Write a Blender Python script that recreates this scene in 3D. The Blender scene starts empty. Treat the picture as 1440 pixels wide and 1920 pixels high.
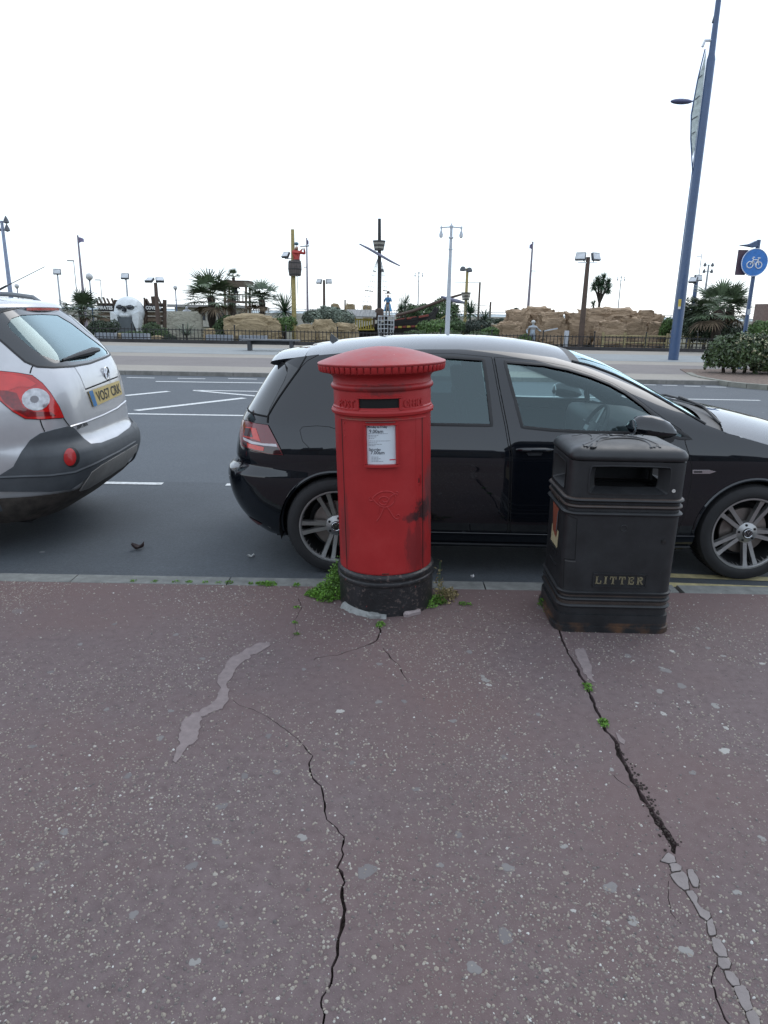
import bpy, bmesh, math, random
import numpy as np
from mathutils import Vector, Matrix, noise
from mathutils.geometry import delaunay_2d_cdt

SC = bpy.context.scene
COL = SC.collection
R = math.radians
random.seed(7)

# ------------------------------------------------------------------ camera
FPX, PITCH, ROLL, EYE = 1320.0, R(15.86), R(1.0), 1.55   # 1440x1920 photograph
cam_data = bpy.data.cameras.new('camera')
cam_data.sensor_fit = 'VERTICAL'
cam_data.sensor_height = 36.0
cam_data.lens = 36.0 * FPX / 1920.0
cam_data.clip_start = 0.05
cam_data.clip_end = 20000
cam = bpy.data.objects.new('camera', cam_data)
COL.objects.link(cam)
CAM_ROT = Matrix.Rotation(math.pi / 2 - PITCH, 4, 'X') @ Matrix.Rotation(ROLL, 4, 'Z')
cam.matrix_world = Matrix.Translation((0, 0, EYE)) @ CAM_ROT
SC.camera = cam
SC.render.resolution_x, SC.render.resolution_y = 768, 1024

# ------------------------------------------------------------------ sky (bright overcast)
SUN_EL, SUN_AZ = R(48), R(35)
world = bpy.data.worlds.new('World')
SC.world = world
world.use_nodes = True
wn = world.node_tree
wn.nodes.clear()
wout = wn.nodes.new('ShaderNodeOutputWorld')
sky = wn.nodes.new('ShaderNodeTexSky')
sky.sky_type = 'NISHITA'
sky.sun_disc = False
sky.sun_elevation = SUN_EL
sky.sun_rotation = SUN_AZ
sky.air_density = 1.0
sky.dust_density = 0.6
sky.ozone_density = 2.0
hs = wn.nodes.new('ShaderNodeHueSaturation')
hs.inputs['Saturation'].default_value = 0.9
b1 = wn.nodes.new('ShaderNodeBackground')
b1.inputs['Strength'].default_value = 0.06
b2 = wn.nodes.new('ShaderNodeBackground')           # the even cloud layer
b2.inputs['Color'].default_value = (0.86, 0.96, 1.08, 1)
b2.inputs['Strength'].default_value = 1.08
wadd = wn.nodes.new('ShaderNodeAddShader')
wn.links.new(sky.outputs[0], hs.inputs['Color'])
wn.links.new(hs.outputs[0], b1.inputs['Color'])
wn.links.new(b1.outputs[0], wadd.inputs[0])
wn.links.new(b2.outputs[0], wadd.inputs[1])
wn.links.new(wadd.outputs[0], wout.inputs[0])

sun_data = bpy.data.lights.new('sun', 'SUN')
sun_data.energy = 0.7
sun_data.angle = R(35)
sun_data.color = (1.0, 0.97, 0.93)
sun = bpy.data.objects.new('sun', sun_data)
COL.objects.link(sun)
sd = Vector((math.sin(SUN_AZ) * math.cos(SUN_EL), math.cos(SUN_AZ) * math.cos(SUN_EL), math.sin(SUN_EL)))
sun.rotation_euler = sd.to_track_quat('Z', 'Y').to_euler()
sun.location = (0, 0, 30)

SC.view_settings.view_transform = 'Standard'
SC.view_settings.look = 'None'
SC.view_settings.gamma = 1.0
SC.view_settings.exposure = 0.0
SC.view_settings.use_curve_mapping = False
SC.cycles.max_bounces = 8
SC.cycles.transparent_max_bounces = 16
SC.cycles.caustics_reflective = False
SC.cycles.caustics_refractive = False
SC.cycles.use_denoising = True

# ------------------------------------------------------------------ pixel -> place
def ray(px, py):
    d = CAM_ROT.to_3x3() @ Vector(((px - 720) / FPX, -(py - 960) / FPX, -1.0))
    return d
def G(px, py, z=0.0):                      # where a pixel meets the level z
    d = ray(px, py); t = (z - EYE) / d.z
    return Vector((d.x * t, d.y * t, z))
def P(px, py, Y):                          # where a pixel meets the upright plane at distance Y
    d = ray(px, py); t = Y / d.y
    return Vector((d.x * t, Y, EYE + d.z * t))

# ------------------------------------------------------------------ materials
MATS = {}
def new_mat(name):
    m = bpy.data.materials.new(name); m.use_nodes = True
    nt = m.node_tree
    b = nt.nodes['Principled BSDF']
    return m, nt, b
def N(nt, kind, **kw):
    n = nt.nodes.new(kind)
    for k, v in kw.items():
        if k.startswith('i_'):
            n.inputs[k[2:].replace('_', ' ')].default_value = v
        else:
            setattr(n, k, v)
    return n
def L(nt, a, b): nt.links.new(a, b)
def ramp(nt, fac, stops, interp='LINEAR'):
    r = nt.nodes.new('ShaderNodeValToRGB'); r.color_ramp.interpolation = interp
    e = r.color_ramp.elements
    while len(e) > 1: e.remove(e[-1])
    e[0].position = stops[0][0]; c = stops[0][1]; e[0].color = (*c, 1) if len(c) == 3 else c
    for p, c in stops[1:]:
        x = e.new(p); x.color = (*c, 1) if len(c) == 3 else c
    if fac is not None: nt.links.new(fac, r.inputs[0])
    return r
def math_n(nt, op, a, b=None, clamp=False):
    m = nt.nodes.new('ShaderNodeMath'); m.operation = op; m.use_clamp = clamp
    for i, v in enumerate((a, b)):
        if v is None: continue
        if isinstance(v, (int, float)): m.inputs[i].default_value = v
        else: nt.links.new(v, m.inputs[i])
    return m.outputs[0]
def mix_c(nt, fac, a, b, blend='MIX'):
    m = nt.nodes.new('ShaderNodeMix'); m.data_type = 'RGBA'; m.blend_type = blend
    for idx, v in ((0, fac), (6, a), (7, b)):
        if isinstance(v, (int, float)): m.inputs[idx].default_value = v
        elif isinstance(v, tuple): m.inputs[idx].default_value = (*v, 1) if len(v) == 3 else v
        else: nt.links.new(v, m.inputs[idx])
    return m.outputs[2]
def coords(nt, kind='Object'):
    return nt.nodes.new('ShaderNodeTexCoord').outputs[kind]
def tex_noise(nt, vec, scale, detail=4, rough=0.6):
    n = nt.nodes.new('ShaderNodeTexNoise')
    n.inputs['Scale'].default_value = scale; n.inputs['Detail'].default_value = detail
    n.inputs['Roughness'].default_value = rough
    nt.links.new(vec, n.inputs['Vector'])
    return n.outputs['Fac']
def bump(nt, h, b, strength=0.3, dist=0.01):
    bp = nt.nodes.new('ShaderNodeBump')
    bp.inputs['Strength'].default_value = strength; bp.inputs['Distance'].default_value = dist
    nt.links.new(h, bp.inputs['Height']); nt.links.new(bp.outputs[0], b.inputs['Normal'])
    return bp
def mat(name, col, rough=0.6, metal=0.0, var=0.18, scale=6.0, bmp=0.0, bscale=60.0, coat=0.0, spec=0.5, island=0.0, dist=0.01):
    if name in MATS: return MATS[name]
    m, nt, b = new_mat(name)
    b.inputs['Roughness'].default_value = rough
    b.inputs['Metallic'].default_value = metal
    b.inputs['Coat Weight'].default_value = coat
    b.inputs['Coat Roughness'].default_value = 0.03
    b.inputs['Specular IOR Level'].default_value = spec
    v = coords(nt)
    f = tex_noise(nt, v, scale, 5)
    lo = tuple(max(0, c * (1 - var)) for c in col); hi = tuple(min(1, c * (1 + var)) for c in col)
    c = ramp(nt, f, [(0.3, lo), (0.7, hi)]).outputs[0]
    if island > 0:
        g = nt.nodes.new('ShaderNodeNewGeometry')
        k = nt.nodes.new('ShaderNodeMapRange')
        k.inputs['To Min'].default_value = 1 - island; k.inputs['To Max'].default_value = 1 + island
        nt.links.new(g.outputs['Random Per Island'], k.inputs['Value'])
        vm = nt.nodes.new('ShaderNodeVectorMath'); vm.operation = 'SCALE'
        nt.links.new(c, vm.inputs[0]); nt.links.new(k.outputs[0], vm.inputs['Scale'])
        c = vm.outputs[0]
    nt.links.new(c, b.inputs['Base Color'])
    if bmp > 0:
        bump(nt, tex_noise(nt, v, bscale, 4), b, bmp, dist)
    MATS[name] = m
    return m

# ------------------------------------------------------------------ mesh builder
class MB:
    def __init__(s): s.v = []; s.f = []; s.n = None
    def add(s, vs, fs):
        o = len(s.v); s.v += [tuple(v) for v in vs]; s.f += [tuple(i + o for i in f) for f in fs]; return s
    def box(s, c, d, rot=None, taper=1.0):
        x, y, z = d[0] / 2, d[1] / 2, d[2] / 2
        vs = [Vector((sx * x * (taper if sz > 0 else 1), sy * y * (taper if sz > 0 else 1), sz * z)) for sz in (-1, 1) for sy in (-1, 1) for sx in (-1, 1)]
        if rot is not None: vs = [rot @ v for v in vs]
        c = Vector(c)
        return s.add([v + c for v in vs], [(0, 2, 3, 1), (4, 5, 7, 6), (0, 1, 5, 4), (2, 6, 7, 3), (0, 4, 6, 2), (1, 3, 7, 5)])
    def bar(s, a, b, w, h, up=Vector((0, 0, 1))):          # rectangular bar from a to b
        a, b = Vector(a), Vector(b); d = (b - a).normalized()
        if abs(d.dot(up)) > 0.98: up = Vector((0, 1, 0))
        x = d.cross(up).normalized(); y = x.cross(d).normalized()
        vs = [p + x * (sx * w / 2) + y * (sy * h / 2) for p in (a, b) for sx, sy in ((-1, -1), (1, -1), (1, 1), (-1, 1))]
        return s.add(vs, [(3, 2, 1, 0), (4, 5, 6, 7), (0, 1, 5, 4), (1, 2, 6, 5), (2, 3, 7, 6), (3, 0, 4, 7)])
    def tube(s, pts, rad, n=8, caps=True):
        pts = [Vector(p) for p in pts]
        k = len(pts); rs = rad if isinstance(rad, (list, tuple)) else [rad] * k
        t0 = (pts[1] - pts[0]).normalized()
        ref = Vector((0, 0, 1)) if abs(t0.z) < 0.9 else Vector((1, 0, 0))
        x = t0.cross(ref).normalized(); vs = []
        for i in range(k):
            t = (pts[min(i + 1, k - 1)] - pts[max(i - 1, 0)]).normalized()
            x = (x - t * x.dot(t)).normalized(); y = t.cross(x)
            for j in range(n):
                a = 2 * math.pi * j / n
                vs.append(pts[i] + (x * math.cos(a) + y * math.sin(a)) * rs[i])
        fs = [(i * n + j, i * n + (j + 1) % n, (i + 1) * n + (j + 1) % n, (i + 1) * n + j) for i in range(k - 1) for j in range(n)]
        if caps:
            fs.append(tuple(range(n - 1, -1, -1))); fs.append(tuple((k - 1) * n + j for j in range(n)))
        return s.add(vs, fs)
    def lathe(s, prof, n=32, c=(0, 0, 0), axis='Z', a0=0, a1=2 * math.pi, rmod=None):
        full = abs(a1 - a0 - 2 * math.pi) < 1e-6
        m = n if full else n + 1; c = Vector(c); vs = []
        for i, (r, z) in enumerate(prof):
            for j in range(m):
                a = a0 + (a1 - a0) * j / n
                rr = r + (rmod(i, a) if rmod else 0)
                p = (rr * math.cos(a), rr * math.sin(a), z)
                if axis == 'Y': p = (p[0], p[2], p[1])
                if axis == 'X': p = (p[2], p[0], p[1])
                vs.append(c + Vector(p))
        fs = []
        for i in range(len(prof) - 1):
            for j in range(n):
                j2 = (j + 1) % m
                q = (i * m + j, i * m + j2, (i + 1) * m + j2, (i + 1) * m + j)
                fs.append(q[::-1] if axis == 'Y' else q)
        return s.add(vs, fs)
    def ell(s, c, r, n=12, m=8, rot=None):
        c = Vector(c); vs = []; fs = []
        for i in range(m + 1):
            th = math.pi * i / m
            for j in range(n):
                a = 2 * math.pi * j / n
                v = Vector((r[0] * math.sin(th) * math.cos(a), r[1] * math.sin(th) * math.sin(a), -r[2] * math.cos(th)))
                vs.append(c + (rot @ v if rot is not None else v))
        for i in range(m):
            for j in range(n):
                fs.append((i * n + j, i * n + (j + 1) % n, (i + 1) * n + (j + 1) % n, (i + 1) * n + j))
        return s.add(vs, fs)
    def prism(s, poly, a, b, frame=None):     # polygon (2D) swept from depth a to b; frame maps (u,v,d)->point
        fr = frame or (lambda u, v, d: Vector((u, d, v)))
        n = len(poly)
        ar = sum(poly[i][0] * poly[(i + 1) % n][1] - poly[(i + 1) % n][0] * poly[i][1] for i in range(n))
        if ar < 0: poly = poly[::-1]
        vs = [fr(u, v, a) for u, v in poly] + [fr(u, v, b) for u, v in poly]
        fs = [tuple(range(n)), tuple(range(2 * n - 1, n - 1, -1))]
        fs += [(i, i + n, (i + 1) % n + n, (i + 1) % n) for i in range(n)]
        return s.add(vs, fs)
    def grid(s, rows):
        o = len(s.v); m = len(rows[0])
        for r in rows: s.v += [tuple(p) for p in r]
        for i in range(len(rows) - 1):
            for j in range(m - 1):
                s.f.append((o + i * m + j, o + i * m + j + 1, o + (i + 1) * m + j + 1, o + (i + 1) * m + j))
        return s
    def mesh(s, name, smooth=True, angle=40):
        me = bpy.data.meshes.new(name)
        me.from_pydata(s.v, [], s.f); me.validate(); me.update()
        if smooth is True:
            me.polygons.foreach_set('use_smooth', [True] * len(me.polygons))
            if s.n is None: me.set_sharp_from_angle(angle=R(angle))
        if s.n is not None and len(s.n) == len(me.vertices):
            me.normals_split_custom_set_from_vertices(s.n)
        return me

def link(name, me, m, parent=None, loc=None):
    o = bpy.data.objects.new(name, me)
    COL.objects.link(o)
    if m is not None and not me.materials: me.materials.append(m)
    if parent is not None: o.parent = parent
    if loc is not None: o.location = loc
    return o
def obj(name, mb, m, parent=None, smooth=True, angle=40, loc=None):
    return link(name, mb.mesh(name, smooth, angle), m, parent, loc)
def thing(name, label, cat, loc=(0, 0, 0), rotz=0.0, group=None):
    o = bpy.data.objects.new(name, None); COL.objects.link(o)
    o.empty_display_size = 0.1
    o.location = loc; o.rotation_euler = (0, 0, rotz)
    return tag(o, label, cat, group)
def tag(o, label=None, cat=None, group=None, kind=None):
    if label: o['label'] = label
    if cat: o['category'] = cat
    if group: o['group'] = group
    if kind: o['kind'] = kind
    return o
def copy_tree(o, parent=None):
    c = o.copy(); COL.objects.link(c); c.parent = parent
    for ch in o.children: copy_tree(ch, c)
    return c

FONT_CACHE = {}
def text_mesh(body, size=1.0, extrude=0.0, bold=0.0, align='CENTER', bevel=0.0):
    cu = bpy.data.curves.new('lettering', 'FONT'); cu.body = body; cu.size = size
    cu.extrude = extrude; cu.offset = bold; cu.align_x = align; cu.align_y = 'CENTER'; cu.resolution_u = 3
    to = bpy.data.objects.new('lettering', cu); COL.objects.link(to)
    bpy.context.view_layer.update()
    me = bpy.data.meshes.new_from_object(to.evaluated_get(bpy.context.evaluated_depsgraph_get()))
    vs = [tuple(v.co) for v in me.vertices]; fs = [tuple(p.vertices) for p in me.polygons]
    bpy.data.objects.remove(to); bpy.data.curves.remove(cu); bpy.data.meshes.remove(me)
    return vs, fs
def text(mb, body, size, frame, extrude=0.002, bold=0.0, align='CENTER', sx=1.0):   # frame maps (u,v,d)->point
    vs, fs = text_mesh(body, size, extrude, bold, align)
    return mb.add([frame(x * sx, y, z) for x, y, z in vs], fs)

# ------------------------------------------------------------------ panels cut out of a smooth mapped sheet
def pip(poly, pts):
    poly = np.asarray(poly); x, y = pts[:, 0], pts[:, 1]
    ins = np.zeros(len(pts), bool); n = len(poly); j = n - 1
    for i in range(n):
        xi, yi = poly[i]; xj, yj = poly[j]
        c = ((yi > y) != (yj > y)) & (x < (xj - xi) * (y - yi) / ((yj - yi) if yj != yi else 1e-12) + xi)
        ins ^= c; j = i
    return ins
def resample(poly, d):
    out = []
    for i in range(len(poly)):
        a, b = poly[i], poly[(i + 1) % len(poly)]
        k = max(1, int(math.hypot(b[0] - a[0], b[1] - a[1]) / d + 0.5))
        out += [(a[0] + (b[0] - a[0]) * t / k, a[1] + (b[1] - a[1]) * t / k) for t in range(k)]
    return out
def chaikin(poly, it=1, f=0.25):
    for _ in range(it):
        q = []
        for i in range(len(poly)):
            a, b = poly[i], poly[(i + 1) % len(poly)]
            q += [(a[0] * (1 - f) + b[0] * f, a[1] * (1 - f) + b[1] * f), (a[0] * f + b[0] * (1 - f), a[1] * f + b[1] * (1 - f))]
        poly = q
    return poly
def area(poly): return sum(poly[i][0] * poly[(i + 1) % len(poly)][1] - poly[(i + 1) % len(poly)][0] * poly[i][1] for i in range(len(poly))) / 2
def dilate(poly, d):
    if area(poly) < 0: poly = poly[::-1]
    n = len(poly); out = []
    for i in range(n):
        a, b, c = (Vector(poly[i - 1]), Vector(poly[i]), Vector(poly[(i + 1) % n]))
        e1, e2 = (b - a), (c - b)
        if e1.length < 1e-9 or e2.length < 1e-9: out.append(tuple(b)); continue
        n1 = Vector((e1.y, -e1.x)).normalized(); n2 = Vector((e2.y, -e2.x)).normalized()
        m = (n1 + n2); 
        if m.length < 0.3: m = n1
        m.normalize(); k = d / max(0.5, m.dot(n1))
        out.append((b.x + m.x * k, b.y + m.y * k))
    return out
def panel(name, f, outer, holes=(), step=0.04, off=0.0, thick=0.0, m=None, parent=None, flip=False, vstep=None):
    """f(u,v)->Vector on a smooth sheet; outer/holes are polygons in (u,v)."""
    vstep = vstep or step
    loops = [resample(outer, step)] + [resample(h, step) for h in holes]
    o = np.array(loops[0]); mn, mx = o.min(0), o.max(0)
    gu = np.arange(mn[0] + step / 2, mx[0], step); gv = np.arange(mn[1] + vstep / 2, mx[1], vstep)
    if len(gu) and len(gv):
        g = np.array([(u, v) for u in gu for v in gv])
        keep = pip(loops[0], g)
        for h in loops[1:]: keep &= ~pip(h, g)
        g = g[keep]
        bp = np.concatenate([np.array(l) for l in loops])
        if len(g):
            dmin = np.full(len(g), 1e9)
            for p in bp: dmin = np.minimum(dmin, ((g[:, 0] - p[0]) / step) ** 2 + ((g[:, 1] - p[1]) / vstep) ** 2)
            g = g[dmin > 0.2]
    else: g = np.zeros((0, 2))
    vs = []; es = []
    for l in loops:
        b = len(vs); vs += [Vector(p) for p in l]; es += [(b + i, b + (i + 1) % len(l)) for i in range(len(l))]
    nb = len(vs)
    vs += [Vector((float(a), float(b))) for a, b in g]
    cv, ce, cf, ov, oe, of = delaunay_2d_cdt(vs, es, [], 0, 1e-6)
    c2 = np.array([(v.x, v.y) for v in cv]); tri = np.array([t for t in cf if len(t) == 3])
    cen = c2[tri].mean(1)
    keep = pip(loops[0], cen)
    for h in loops[1:]: keep &= ~pip(h, cen)
    tri = tri[keep]
    # keep only used verts
    used = sorted(set(tri.flatten().tolist())); rem = {u: i for i, u in enumerate(used)}
    pts, nrm = [], []
    e = 1e-3
    for u in used:
        a, b = c2[u]
        p = f(a, b); t1 = f(a + e, b) - f(a - e, b); t2 = f(a, b + e) - f(a, b - e)
        n = t1.cross(t2)
        n = n.normalized() if n.length > 0 else Vector((0, 0, 1))
        if flip: n = -n
        pts.append(p + n * off); nrm.append(n)
    fs = []
    for t in tri:
        t = [rem[int(i)] for i in t]
        n = (pts[t[1]] - pts[t[0]]).cross(pts[t[2]] - pts[t[0]])
        if n.dot(nrm[t[0]]) < 0: t = t[::-1]
        fs.append(tuple(t))
    mb = MB(); mb.v = [tuple(p) for p in pts]; mb.f = fs; mb.n = [tuple(n) for n in nrm]
    if thick > 0:
        ec = {}
        for t in fs:
            for i in range(3):
                a, b = t[i], t[(i + 1) % 3]
                if (b, a) in ec: del ec[(b, a)]
                else: ec[(a, b)] = 1
        for (a, b) in ec:
            pa, pb = pts[a], pts[b]; na, nb2 = nrm[a], nrm[b]
            side = (pb - pa).cross(na)
            if side.length < 1e-9: continue
            side.normalize(); k = len(mb.v)
            mb.v += [tuple(pa), tuple(pb), tuple(pb - nb2 * thick), tuple(pa - na * thick)]
            mb.n += [tuple((side + na).normalized()), tuple((side + nb2).normalized()), tuple(side), tuple(side)]
            mb.f.append((k + 1, k, k + 3, k + 2))
    me = bpy.data.meshes.new(name); me.from_pydata(mb.v, [], mb.f); me.update()
    me.polygons.foreach_set('use_smooth', [True] * len(me.polygons))
    me.normals_split_custom_set_from_vertices(mb.n)
    return link(name, me, m, parent)
def ribbon(name, f, path, width, off, m, parent=None, closed=True, flip=False, step=0.02, thick=0.0):
    """a thin strip laid along a path on the sheet"""
    if closed: pts = resample(path, step)
    else:
        pts = []
        for a, b in zip(path[:-1], path[1:]):
            k = max(1, int(math.hypot(b[0] - a[0], b[1] - a[1]) / step + .5))
            pts += [(a[0] + (b[0] - a[0]) * t / k, a[1] + (b[1] - a[1]) * t / k) for t in range(k)]
        pts.append(path[-1])
    e = 1e-3; P3 = []; NN = []
    for a, b in pts:
        p = f(a, b); n = (f(a + e, b) - f(a - e, b)).cross(f(a, b + e) - f(a, b - e)).normalized()
        if flip: n = -n
        P3.append(p); NN.append(n)
    k = len(P3); mb = MB(); vs = []; fs = []
    for i in range(k):
        pa = P3[(i - 1) % k] if closed or i > 0 else P3[0]; pb = P3[(i + 1) % k] if closed or i < k - 1 else P3[-1]
        t = (pb - pa).normalized(); sd_ = t.cross(NN[i]).normalized()
        q = P3[i] + NN[i] * off
        vs += [q - sd_ * width / 2, q + NN[i] * thick, q + sd_ * width / 2]
    for i in range(k if closed else k - 1):
        j = (i + 1) % k
        fs += [(3 * i, 3 * i + 1, 3 * j + 1, 3 * j), (3 * i + 1, 3 * i + 2, 3 * j + 2, 3 * j + 1)]
    mb.add(vs, fs)
    return obj(name, mb, m, parent)
def spl(xs, ys):
    """smooth 1-D interpolation (Catmull-Rom on uneven knots)"""
    xs = list(xs); ys = list(ys); n = len(xs)
    d = [(ys[i + 1] - ys[i]) / (xs[i + 1] - xs[i]) for i in range(n - 1)]
    t = [d[0]] + [((xs[i + 1] - xs[i]) * d[i - 1] + (xs[i] - xs[i - 1]) * d[i]) / (xs[i + 1] - xs[i - 1]) for i in range(1, n - 1)] + [d[-1]]
    def f(x):
        if x <= xs[0]: return ys[0] + t[0] * (x - xs[0])
        if x >= xs[-1]: return ys[-1] + t[-1] * (x - xs[-1])
        lo = 0
        while xs[lo + 1] < x: lo += 1
        h = xs[lo + 1] - xs[lo]; u = (x - xs[lo]) / h
        return (2 * u**3 - 3 * u**2 + 1) * ys[lo] + (u**3 - 2 * u**2 + u) * h * t[lo] + (-2 * u**3 + 3 * u**2) * ys[lo + 1] + (u**3 - u**2) * h * t[lo + 1]
    return f
# ================================================================== THE GROUND
ROAD_Z = -0.09
KERB_A, KERB_B = 3.835, 3.965          # pavement side and road side of the kerb stones

def ground_mat(name, base, hi, lo, scale, spots=None, rough=0.85, bmp=0.25, patches=None, chip=None, tint=None):
    m, nt, b = new_mat(name)
    v = coords(nt)
    c = ramp(nt, tex_noise(nt, v, scale, 8, 0.65), [(0.3, lo), (0.5, base), (0.72, hi)]).outputs[0]
    big = tex_noise(nt, v, 0.7, 4)
    c = mix_c(nt, math_n(nt, 'MULTIPLY', ramp(nt, big, [(0.42, (0, 0, 0)), (0.68, (1, 1, 1))]).outputs[0], 0.35), c, tuple(x * 0.68 for x in base))
    if tint:
        c = mix_c(nt, ramp(nt, tex_noise(nt, v, .55, 5, .6), [(.45, (0, 0, 0)), (.62, (.75, .75, .75))]).outputs[0], c, tint)
        sepk = N(nt, 'ShaderNodeSeparateXYZ'); L(nt, v, sepk.inputs[0])     # less trodden, redder strip by the kerb
        kb = math_n(nt, 'MULTIPLY', math_n(nt, 'SUBTRACT', math_n(nt, 'ADD', sepk.outputs['Y'], tex_noise(nt, v, 2.5, 4)), 3.5), .9, True)
        c = mix_c(nt, kb, c, tint)
    h = tex_noise(nt, v, 220, 3)
    if chip:
        vo = N(nt, 'ShaderNodeTexVoronoi'); vo.inputs['Scale'].default_value = chip[0]; L(nt, v, vo.inputs['Vector'])
        sep = N(nt, 'ShaderNodeSeparateColor'); L(nt, vo.outputs['Color'], sep.inputs[0])
        near = math_n(nt, 'LESS_THAN', vo.outputs['Distance'], chip[1])
        some = math_n(nt, 'GREATER_THAN', sep.outputs[0], 1 - chip[2])
        msk = math_n(nt, 'MULTIPLY', near, some)
        cc = mix_c(nt, sep.outputs[1], chip[3], chip[4])
        c = mix_c(nt, msk, c, cc)
        h = math_n(nt, 'ADD', h, math_n(nt, 'MULTIPLY', near, 0.5))
    if spots:
        vo = N(nt, 'ShaderNodeTexVoronoi'); vo.inputs['Scale'].default_value = spots[0]
        w = N(nt, 'ShaderNodeVectorMath', operation='ADD')
        nz = N(nt, 'ShaderNodeTexNoise'); nz.inputs['Scale'].default_value = 14; L(nt, v, nz.inputs['Vector'])
        sc = N(nt, 'ShaderNodeVectorMath', operation='SCALE'); sc.inputs['Scale'].default_value = 0.05
        L(nt, nz.outputs['Color'], sc.inputs[0]); L(nt, v, w.inputs[0]); L(nt, sc.outputs[0], w.inputs[1]); L(nt, w.outputs[0], vo.inputs['Vector'])
        sep = N(nt, 'ShaderNodeSeparateColor'); L(nt, vo.outputs['Color'], sep.inputs[0])
        msk = math_n(nt, 'MULTIPLY', math_n(nt, 'LESS_THAN', vo.outputs['Distance'], spots[1]), math_n(nt, 'GREATER_THAN', sep.outputs[0], 1 - spots[2]))
        c = mix_c(nt, math_n(nt, 'MULTIPLY', msk, spots[4]), c, spots[3])
    if patches:     # the parking bay's asphalt is darker, in uneven blotches up to a noisy edge
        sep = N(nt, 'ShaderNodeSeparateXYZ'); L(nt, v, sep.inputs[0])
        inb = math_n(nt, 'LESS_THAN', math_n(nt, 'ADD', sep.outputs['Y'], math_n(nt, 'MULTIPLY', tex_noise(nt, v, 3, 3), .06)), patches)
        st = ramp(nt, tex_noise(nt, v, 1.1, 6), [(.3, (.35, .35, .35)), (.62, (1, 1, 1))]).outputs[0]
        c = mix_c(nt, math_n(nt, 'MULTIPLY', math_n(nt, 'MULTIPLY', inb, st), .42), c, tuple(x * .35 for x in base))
    L(nt, c, b.inputs['Base Color'])
    b.inputs['Roughness'].default_value = rough
    bump(nt, h, b, bmp, 0.006)
    return m

M_PAVE = ground_mat('red_bound_gravel', (0.134, 0.099, 0.100), (0.160, 0.122, 0.122), (0.100, 0.072, 0.073), 26,
                    rough=0.82, bmp=0.45, chip=(260, 0.36, 0.16, (0.21, 0.18, 0.155), (0.13, 0.11, 0.10)), spots=(3.2, 0.09, 0.22, (0.16, 0.145, 0.145), 0.5), tint=(0.135, 0.086, 0.082))
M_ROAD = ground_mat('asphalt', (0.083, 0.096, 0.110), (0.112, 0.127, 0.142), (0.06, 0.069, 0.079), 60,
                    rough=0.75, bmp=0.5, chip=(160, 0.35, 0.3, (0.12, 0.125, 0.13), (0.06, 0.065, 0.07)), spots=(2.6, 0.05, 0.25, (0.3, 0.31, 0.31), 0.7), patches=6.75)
M_KERB = mat('kerb_concrete', (0.17, 0.175, 0.165), 0.9, var=0.25, scale=14, bmp=0.4, bscale=120)
M_PROM = ground_mat('promenade_red_tarmac', (0.20, 0.178, 0.168), (0.225, 0.2, 0.188), (0.175, 0.152, 0.142), 10, rough=0.9)
M_PROM2 = ground_mat('promenade_tan_slabs', (0.31, 0.28, 0.24), (0.335, 0.30, 0.26), (0.275, 0.245, 0.21), 8, rough=0.9)
M_PROM3 = ground_mat('promenade_grey_slabs', (0.27, 0.285, 0.285), (0.295, 0.31, 0.31), (0.24, 0.25, 0.25), 8, rough=0.9)
M_SOIL = mat('crack_soil', (0.045, 0.033, 0.028), 0.95, var=0.5, scale=60, bmp=0.6, bscale=200)
M_PATCH = mat('repair_mortar', (0.215, 0.175, 0.172), 0.9, var=0.16, scale=30, bmp=0.35, bscale=180)
M_WHITE_LINE = mat('white_road_paint', (0.62, 0.63, 0.62), 0.7, var=0.3, scale=24, bmp=0.2, bscale=150)
M_YELLOW_LINE = mat('yellow_road_paint', (0.44, 0.38, 0.20), 0.75, var=0.3, scale=20, bmp=0.2, bscale=150)
M_GUM = mat('trodden_gum', (0.25, 0.235, 0.235), 0.8, var=0.15, scale=40, bmp=0.2)

def sheet(name, x0, x1, y0, y1, z, m, parent=None):
    return obj(name, MB().add([(x0, y0, z), (x1, y0, z), (x1, y1, z), (x0, y1, z)], [(0, 1, 2, 3)]), m, parent)

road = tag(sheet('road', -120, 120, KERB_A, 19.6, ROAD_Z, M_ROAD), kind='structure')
FAR = 18.1
promenade = tag(sheet('promenade', -120, 120, FAR + 0.16, 24.0, 0.0, M_PROM), kind='structure')
pathway = tag(sheet('promenade_path', -120, 120, 24.0, 34.6, 0.0, M_PROM2), kind='structure')
sheet('grey_slab_band', -60, 60, 25.8, 30.3, 0.004, M_PROM3, pathway)
sheet('tan_slab_band', -60, 60, FAR + 0.17, 20.1, 0.004, M_PROM2, promenade)
garden = tag(sheet('garden_ground', -150, 150, 34.6, 95, -0.05, mat('garden_earth', (0.09, 0.085, 0.05), 0.95, var=0.4, scale=1.5)), kind='structure')
beach = tag(sheet('beach', -2000, 2000, 95, 140, -0.6, mat('beach_sand', (0.42, 0.38, 0.3), 0.95)), kind='structure')
def sea_mat():
    m, nt, b = new_mat('sea_water')
    b.inputs['Base Color'].default_value = (0.20, 0.27, 0.29, 1); b.inputs['Roughness'].default_value = 0.35
    bump(nt, tex_noise(nt, coords(nt), 0.6, 6), b, 0.6, 0.3)
    return m
sea = tag(sheet('sea', -6000, 6000, 140, 9000, -3.0, sea_mat()), kind='structure')

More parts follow.
